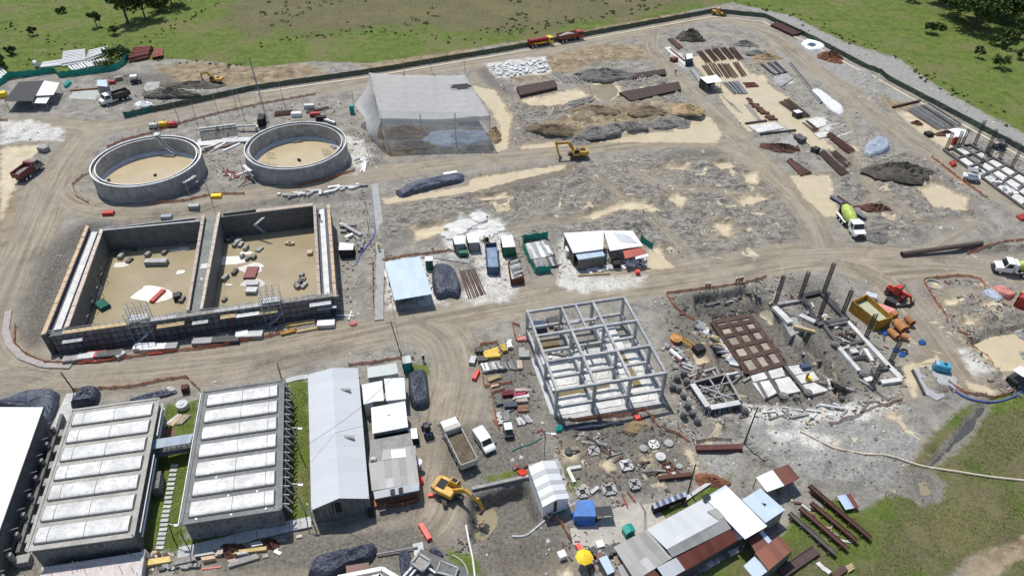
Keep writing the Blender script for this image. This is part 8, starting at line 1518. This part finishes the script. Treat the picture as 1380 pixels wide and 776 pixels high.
for px,h,r,m,lab in (((173,32),14,4.2,LG,'tall loose tree with gaps standing left of the round dark tree'),((196,26),9,6,LD,'round dense dark tree in the far pasture'),((232,8),8,6,LD,'dark tree at the top edge right of the round dark tree'),((215,16),4,4,LG,'low bushy tree between the round dark tree and the top edge'),((131,37),5,2,LD,'small thin tree alone in the far pasture'),((155,47),2.4,1.9,LG,'small round bush below the tall loose tree'),((15,74),2.2,1.8,LD,'dark bush alone on the slope above the pipe yard'),((1,92),3,2.5,LD,'dark bush at the picture edge above the white pipes'),((83,17),1.6,1.6,LD,'low dark shrub high in the far pasture'),((161,79),3,4,LD,'dark bush between the white pipes and the red brown pipes'),((143,92),1.8,3,LG,'low weeds bush in front of the short white pipes'),((45,48),2.4,1.4,LD,'little dark bush on the pasture ditch line'),
    ((1254,45),3.2,2.4,LD,'dark bush standing apart in front of the big tree group'),((1267,40),2,1.8,LG,'small bush beside the bush in front of the big tree group'),((1288,24),10,8,LD,'big dark tree at the near end of the tree group'),((1312,38),12,9,LG,'big tree in front of the tree group with a dark underside'),((1345,22),12,9,LD,'big dark tree at the back of the tree group'),((1378,34),11,8,LG,'big leafy tree at the picture edge in the tree group'),((1330,6),12,9,LD,'tall dark tree at the top edge behind the tree group'),((1266,4),8,6,LD,'dark tree at the top edge beside the tree group'),((1228,2),4,3,LD,'small dark tree cut by the top edge'),((1374,52),4,3,LD,'dark bush below the leafy edge tree'),((1357,54),3.6,3,LG,'mid green bush below the tree group'),((1357,66),2.6,2,LD,'dark round bush nearest the perimeter path below the tree group'),((1340,60),3,2.4,LG,'pale bush left of the dark round bush'),((1346,92),4,2.6,LG,'loose thin bush low in the right pasture'),((1318,78),3.4,1.5,LG,'thin sparse shrub in the right pasture'),((1374,80),3,1.6,LG,'thin sparse shrub near the picture edge in the right pasture')):
    tree(px,h,r,m,lab,'tree' if h > 3.4 else 'bush',int(260+26*r*h*(.45 if 'loose' in lab or 'thin' in lab else 1)),.34+.022*h)
def scatter_px(n,box):
    px=rng.uniform(box[0],box[2],n);py=rng.uniform(box[1],box[3],n);d=np.outer(px-690,np.array(RT))+np.outer(py-388,np.array(DN))+np.array(FW)*F_;t=-H_/d[:,2];x,y=d[:,0]*t,d[:,1]*t
    i=np.clip(np.searchsorted(xs,x)-1,0,len(xs)-2);j=np.clip(np.searchsorted(ys,y)-1,0,len(ys)-2);return px,py,x,y,i,j
# scrub in the pasture: clumps of leaves along ditches and across the brown field
cl=[]
_,_,x,y,i,j=scatter_px(1800,(-200,-40,1580,60));k=(SCRUB_SHADE[j,i]+25*(fbm(x/14,y/14,3)-.62) > 0) & (FIELDS['grass'][j,i] > 1) & (fbm(x/16+5,y/16,4) > .57);cl += [(a,b_,Z[q,p],ru_(.3,1.2)) for a,b_,p,q in zip(x[k],y[k],i[k],j[k])]
for pl in ([(8,34),(45,47),(95,68)],[(186,57),(240,30),(312,-2)],[(0,96),(60,82),(90,68),(150,62)],[(1000,4),(1065,18),(1142,54),(1214,77),(1250,105),(1315,144)],[(345,62),(420,48),(520,44),(640,58)],[(220,80),(300,88),(345,88)],[(1240,105),(1300,130),(1380,170)],[(640,45),(760,30),(900,8)]):
    P_=[G(*p) for p in pl]
    for a,b_ in zip(P_[:-1],P_[1:]):
        for q in range(int((b_-a).length/1.8)): u=lerp(a,b_,rr_());cl.append((u.x+random.gauss(0,1.6),u.y+random.gauss(0,1.8),gz(u.x,u.y),ru_(.12,.42)))
cl=np.array(cl);i=np.repeat(np.arange(len(cl)),12);d=rng.normal(size=(len(i),3))*.5;d[:,2]=np.abs(d[:,2])*.5;v,f=quads(cl[i,:3]+d*cl[i,3:4]*1.3,.22+.22*rng.random(len(i)));tag(fast_mesh('scrub',v,f,LS),kind='stuff')
# grass blades
bx=[]
for n,box in ((30000,(-60,-20,1440,240)),(60000,(900,520,1440,800)),(26000,(180,500,440,760)),(9000,(540,480,1030,800))):
    px,py,x,y,i,j=scatter_px(n,box);k=(FIELDS['grass'][j,i]+2.5*(fbm(x,y,3)-.5) > .1) & (fbm(x/3,y/3,3) > .38);bx.append(np.stack([x,y,Z[j,i]+.05,.00052*np.hypot(x,np.hypot(y,85))],-1)[k])
bx=np.concatenate(bx);v,f=quads(bx[:,:3]+rng.normal(size=(len(bx),3))*.05,bx[:,3]*(.7+1.1*rng.random(len(bx))));tag(fast_mesh('grass_tufts',v,f,LT_),kind='stuff')
# loose stones and broken fill
def stones(name,n,m,smin,smax,test):
    px,py,x,y,i,j=scatter_px(n,(-60,20,1440,800));k=test(i,j,x,y) & (FIELDS['grass'][j,i] < -.5);x,y,z=x[k],y[k],Z[j,i][k];n=len(x);s=smin+(smax-smin)*rng.random(n) ** 4;s *= .55+.45*np.hypot(x,np.hypot(y,85))/130
    o=np.array([(1,0,0),(0,1,0),(-1,0,0),(0,-1,0),(0,0,.8),(0,0,-.5)]);w_=(o[None]*(.6+.7*rng.random((n,6,1)))+rng.normal(size=(n,6,3))*.15)*s[:,None,None];a=rng.random(n)*6.28;ca,sa=np.cos(a)[:,None],np.sin(a)[:,None]
    v=np.stack([w_[...,0]*ca-w_[...,1]*sa,w_[...,0]*sa+w_[...,1]*ca,w_[...,2]],-1)+np.stack([x,y,z],-1)[:,None];f0=np.array([(0,1,4),(1,2,4),(2,3,4),(3,0,4),(1,0,5),(2,1,5),(3,2,5),(0,3,5)]);f=(f0[None]+6*np.arange(n)[:,None,None]).reshape(-1,3);return tag(fast_mesh(name,v.reshape(-1,3),f,m),kind='stuff')
RU=lambda i,j: FIELDS['rubble'][j,i];RD=lambda i,j: FIELDS['road'][j,i];CR=lambda i,j: FIELDS['cream'][j,i]
stones('loose_stones',18000,M('grey stone',(.30,.285,.255),var=.5,scale=3,rough=.95),.05,.34,lambda i,j,x,y: (RU(i,j)+5*(fbm(x/5,y/5,3)-.55) > -1) & (RD(i,j) < .2) & (CR(i,j) < 0))
stones('dark_clods',16000,M('dark clod',(.13,.12,.10),var=.5,scale=3,rough=.95),.05,.28,lambda i,j,x,y: (fbm(x/7+31,y/7,4) > .5) & (RD(i,j) < 0) & (CR(i,j) < 0))
stones('pale_stones',13000,STONEW,.05,.34,lambda i,j,x,y: (fbm(x/6+80,y/6,4) > .54) & (RD(i,j) < .5) & (CR(i,j) < .5))
stones('road_gravel',9000,M('road stone',(.34,.30,.235),var=.4,scale=3,rough=.95),.05,.18,lambda i,j,x,y: RD(i,j) > 0)

# litter of offcuts and small debris around the work areas
DEB=np.full(X.shape,-8.0)
for pl in ([(245,150),(340,145),(345,200),(330,262),(300,262),(255,200)],[(360,140),(480,140),(500,235),(478,240),(470,170),(380,165)],[(180,165),(250,155),(262,175),(190,180)],[(280,262),(500,246),(500,300),(470,310),(455,262),(300,282)],[(456,290),(502,270),(508,430),(458,440)],[(100,478),(450,425),(500,432),(440,455),(110,498)],[(515,345),(600,340),(700,310),(880,320),(880,380),(690,410),(520,415)],[(635,455),(715,450),(725,580),(665,590)],[(890,400),(1060,370),(1230,480),(1220,550),(1000,575),(890,560)],[(740,560),(930,570),(945,650),(800,690),(750,640)],[(1000,100),(1150,140),(1160,250),(1090,240),(1000,180)],[(1240,150),(1400,200),(1420,300),(1290,260),(1230,190)],[(195,745),(420,700),(430,735),(210,776)],[(790,690),(830,690),(850,776),(740,776)],[(1180,400),(1260,430),(1280,500),(1220,490)],[(1260,380),(1400,390),(1400,540),(1280,530)],[(90,110),(230,100),(235,145),(100,140)],[(660,76),(900,60),(930,150),(700,190)],[(890,40),(1040,60),(1060,130),(960,130)],[(420,690),(640,700),(650,776),(420,740)]): sdf_into(DEB,poly_px(pl))
def debris(name,n,m,smax):
    px,py,x,y,i,j=scatter_px(n,(60,30,1440,790));k=(DEB[j,i]+6*(fbm(x/4,y/4,3)-.5) > 0) & (fbm(x/3+70,y/3,3) > .46) & (FIELDS['road'][j,i] < -.5) & (FIELDS['dark'][j,i] < (-1 if name[0] in 'pt' else 9)) & (FIELDS['cream'][j,i] < -.3);x,y,z=x[k],y[k],Z[j,i][k];n=len(x);L=.1+smax*.5*rng.random(n) ** 3;W=.05+.1*rng.random(n);Hh=.04+.12*rng.random(n) ** 2
    o=np.array([(-1,-1,0),(1,-1,0),(1,1,0),(-1,1,0),(-1,-1,1),(1,-1,1),(1,1,1),(-1,1,1)]);v=o[None]*np.stack([L,W,Hh],-1)[:,None];a=rng.random(n)*6.28;ca,sa=np.cos(a)[:,None],np.sin(a)[:,None];tl=(rng.random(n)-.5)[:,None]*.5
    v=np.stack([v[...,0]*ca-v[...,1]*sa,v[...,0]*sa+v[...,1]*ca,v[...,2]+v[...,0]*tl*.5+.02],-1)+np.stack([x,y,z],-1)[:,None];f0=np.array([(4,5,6,7),(0,1,5,4),(1,2,6,5),(2,3,7,6),(3,0,4,7)]);tag(fast_mesh(name,v.reshape(-1,3),(f0[None]+8*np.arange(n)[:,None,None]).reshape(-1,4),m),kind='stuff')
debris('pale_debris',17000,M('pale debris',(.52,.51,.48),var=.45,scale=2),.75);debris('dark_debris',17000,M('dark debris',(.085,.08,.075),var=.5,scale=2),.8);debris('timber_debris',9000,M('timber debris',(.30,.22,.13),var=.5,scale=2),.9);debris('rust_debris',6000,M('rust debris',(.17,.06,.04),var=.5,scale=2),.8)
# ------------------------------------------------------------------ light
w=bpy.data.worlds.new('World');SC.world=w;w.use_nodes=True;wn=w.node_tree
SUN_EL,SUN_AZ=math.radians(64),math.radians(-30)   # azimuth from +Y towards +X
sky=wn.nodes.new('ShaderNodeTexSky');sky.sky_type='NISHITA';sky.sun_disc=False;sky.sun_elevation=SUN_EL;sky.sun_rotation=SUN_AZ
wn.links.new(sky.outputs[0],wn.nodes['Background'].inputs[0]);wn.nodes['Background'].inputs[1].default_value=.115
sd=Vector((sin(SUN_AZ)*cos(SUN_EL),cos(SUN_AZ)*cos(SUN_EL),sin(SUN_EL)))
sl=bpy.data.lights.new('Sun','SUN');so=bpy.data.objects.new('Sun',sl);COL.objects.link(so);sl.energy=3.8;sl.angle=math.radians(.6);sl.color=(1,.965,.90)
so.rotation_euler=sd.to_track_quat('Z','Y').to_euler();so.location=(0,0,200)
SC.view_settings.view_transform='Standard';SC.view_settings.look='None';SC.view_settings.gamma=1;SC.view_settings.exposure=.06
SC.cycles.max_bounces=5;SC.cycles.diffuse_bounces=3;SC.cycles.use_adaptive_sampling=True;SC.cycles.use_denoising=True
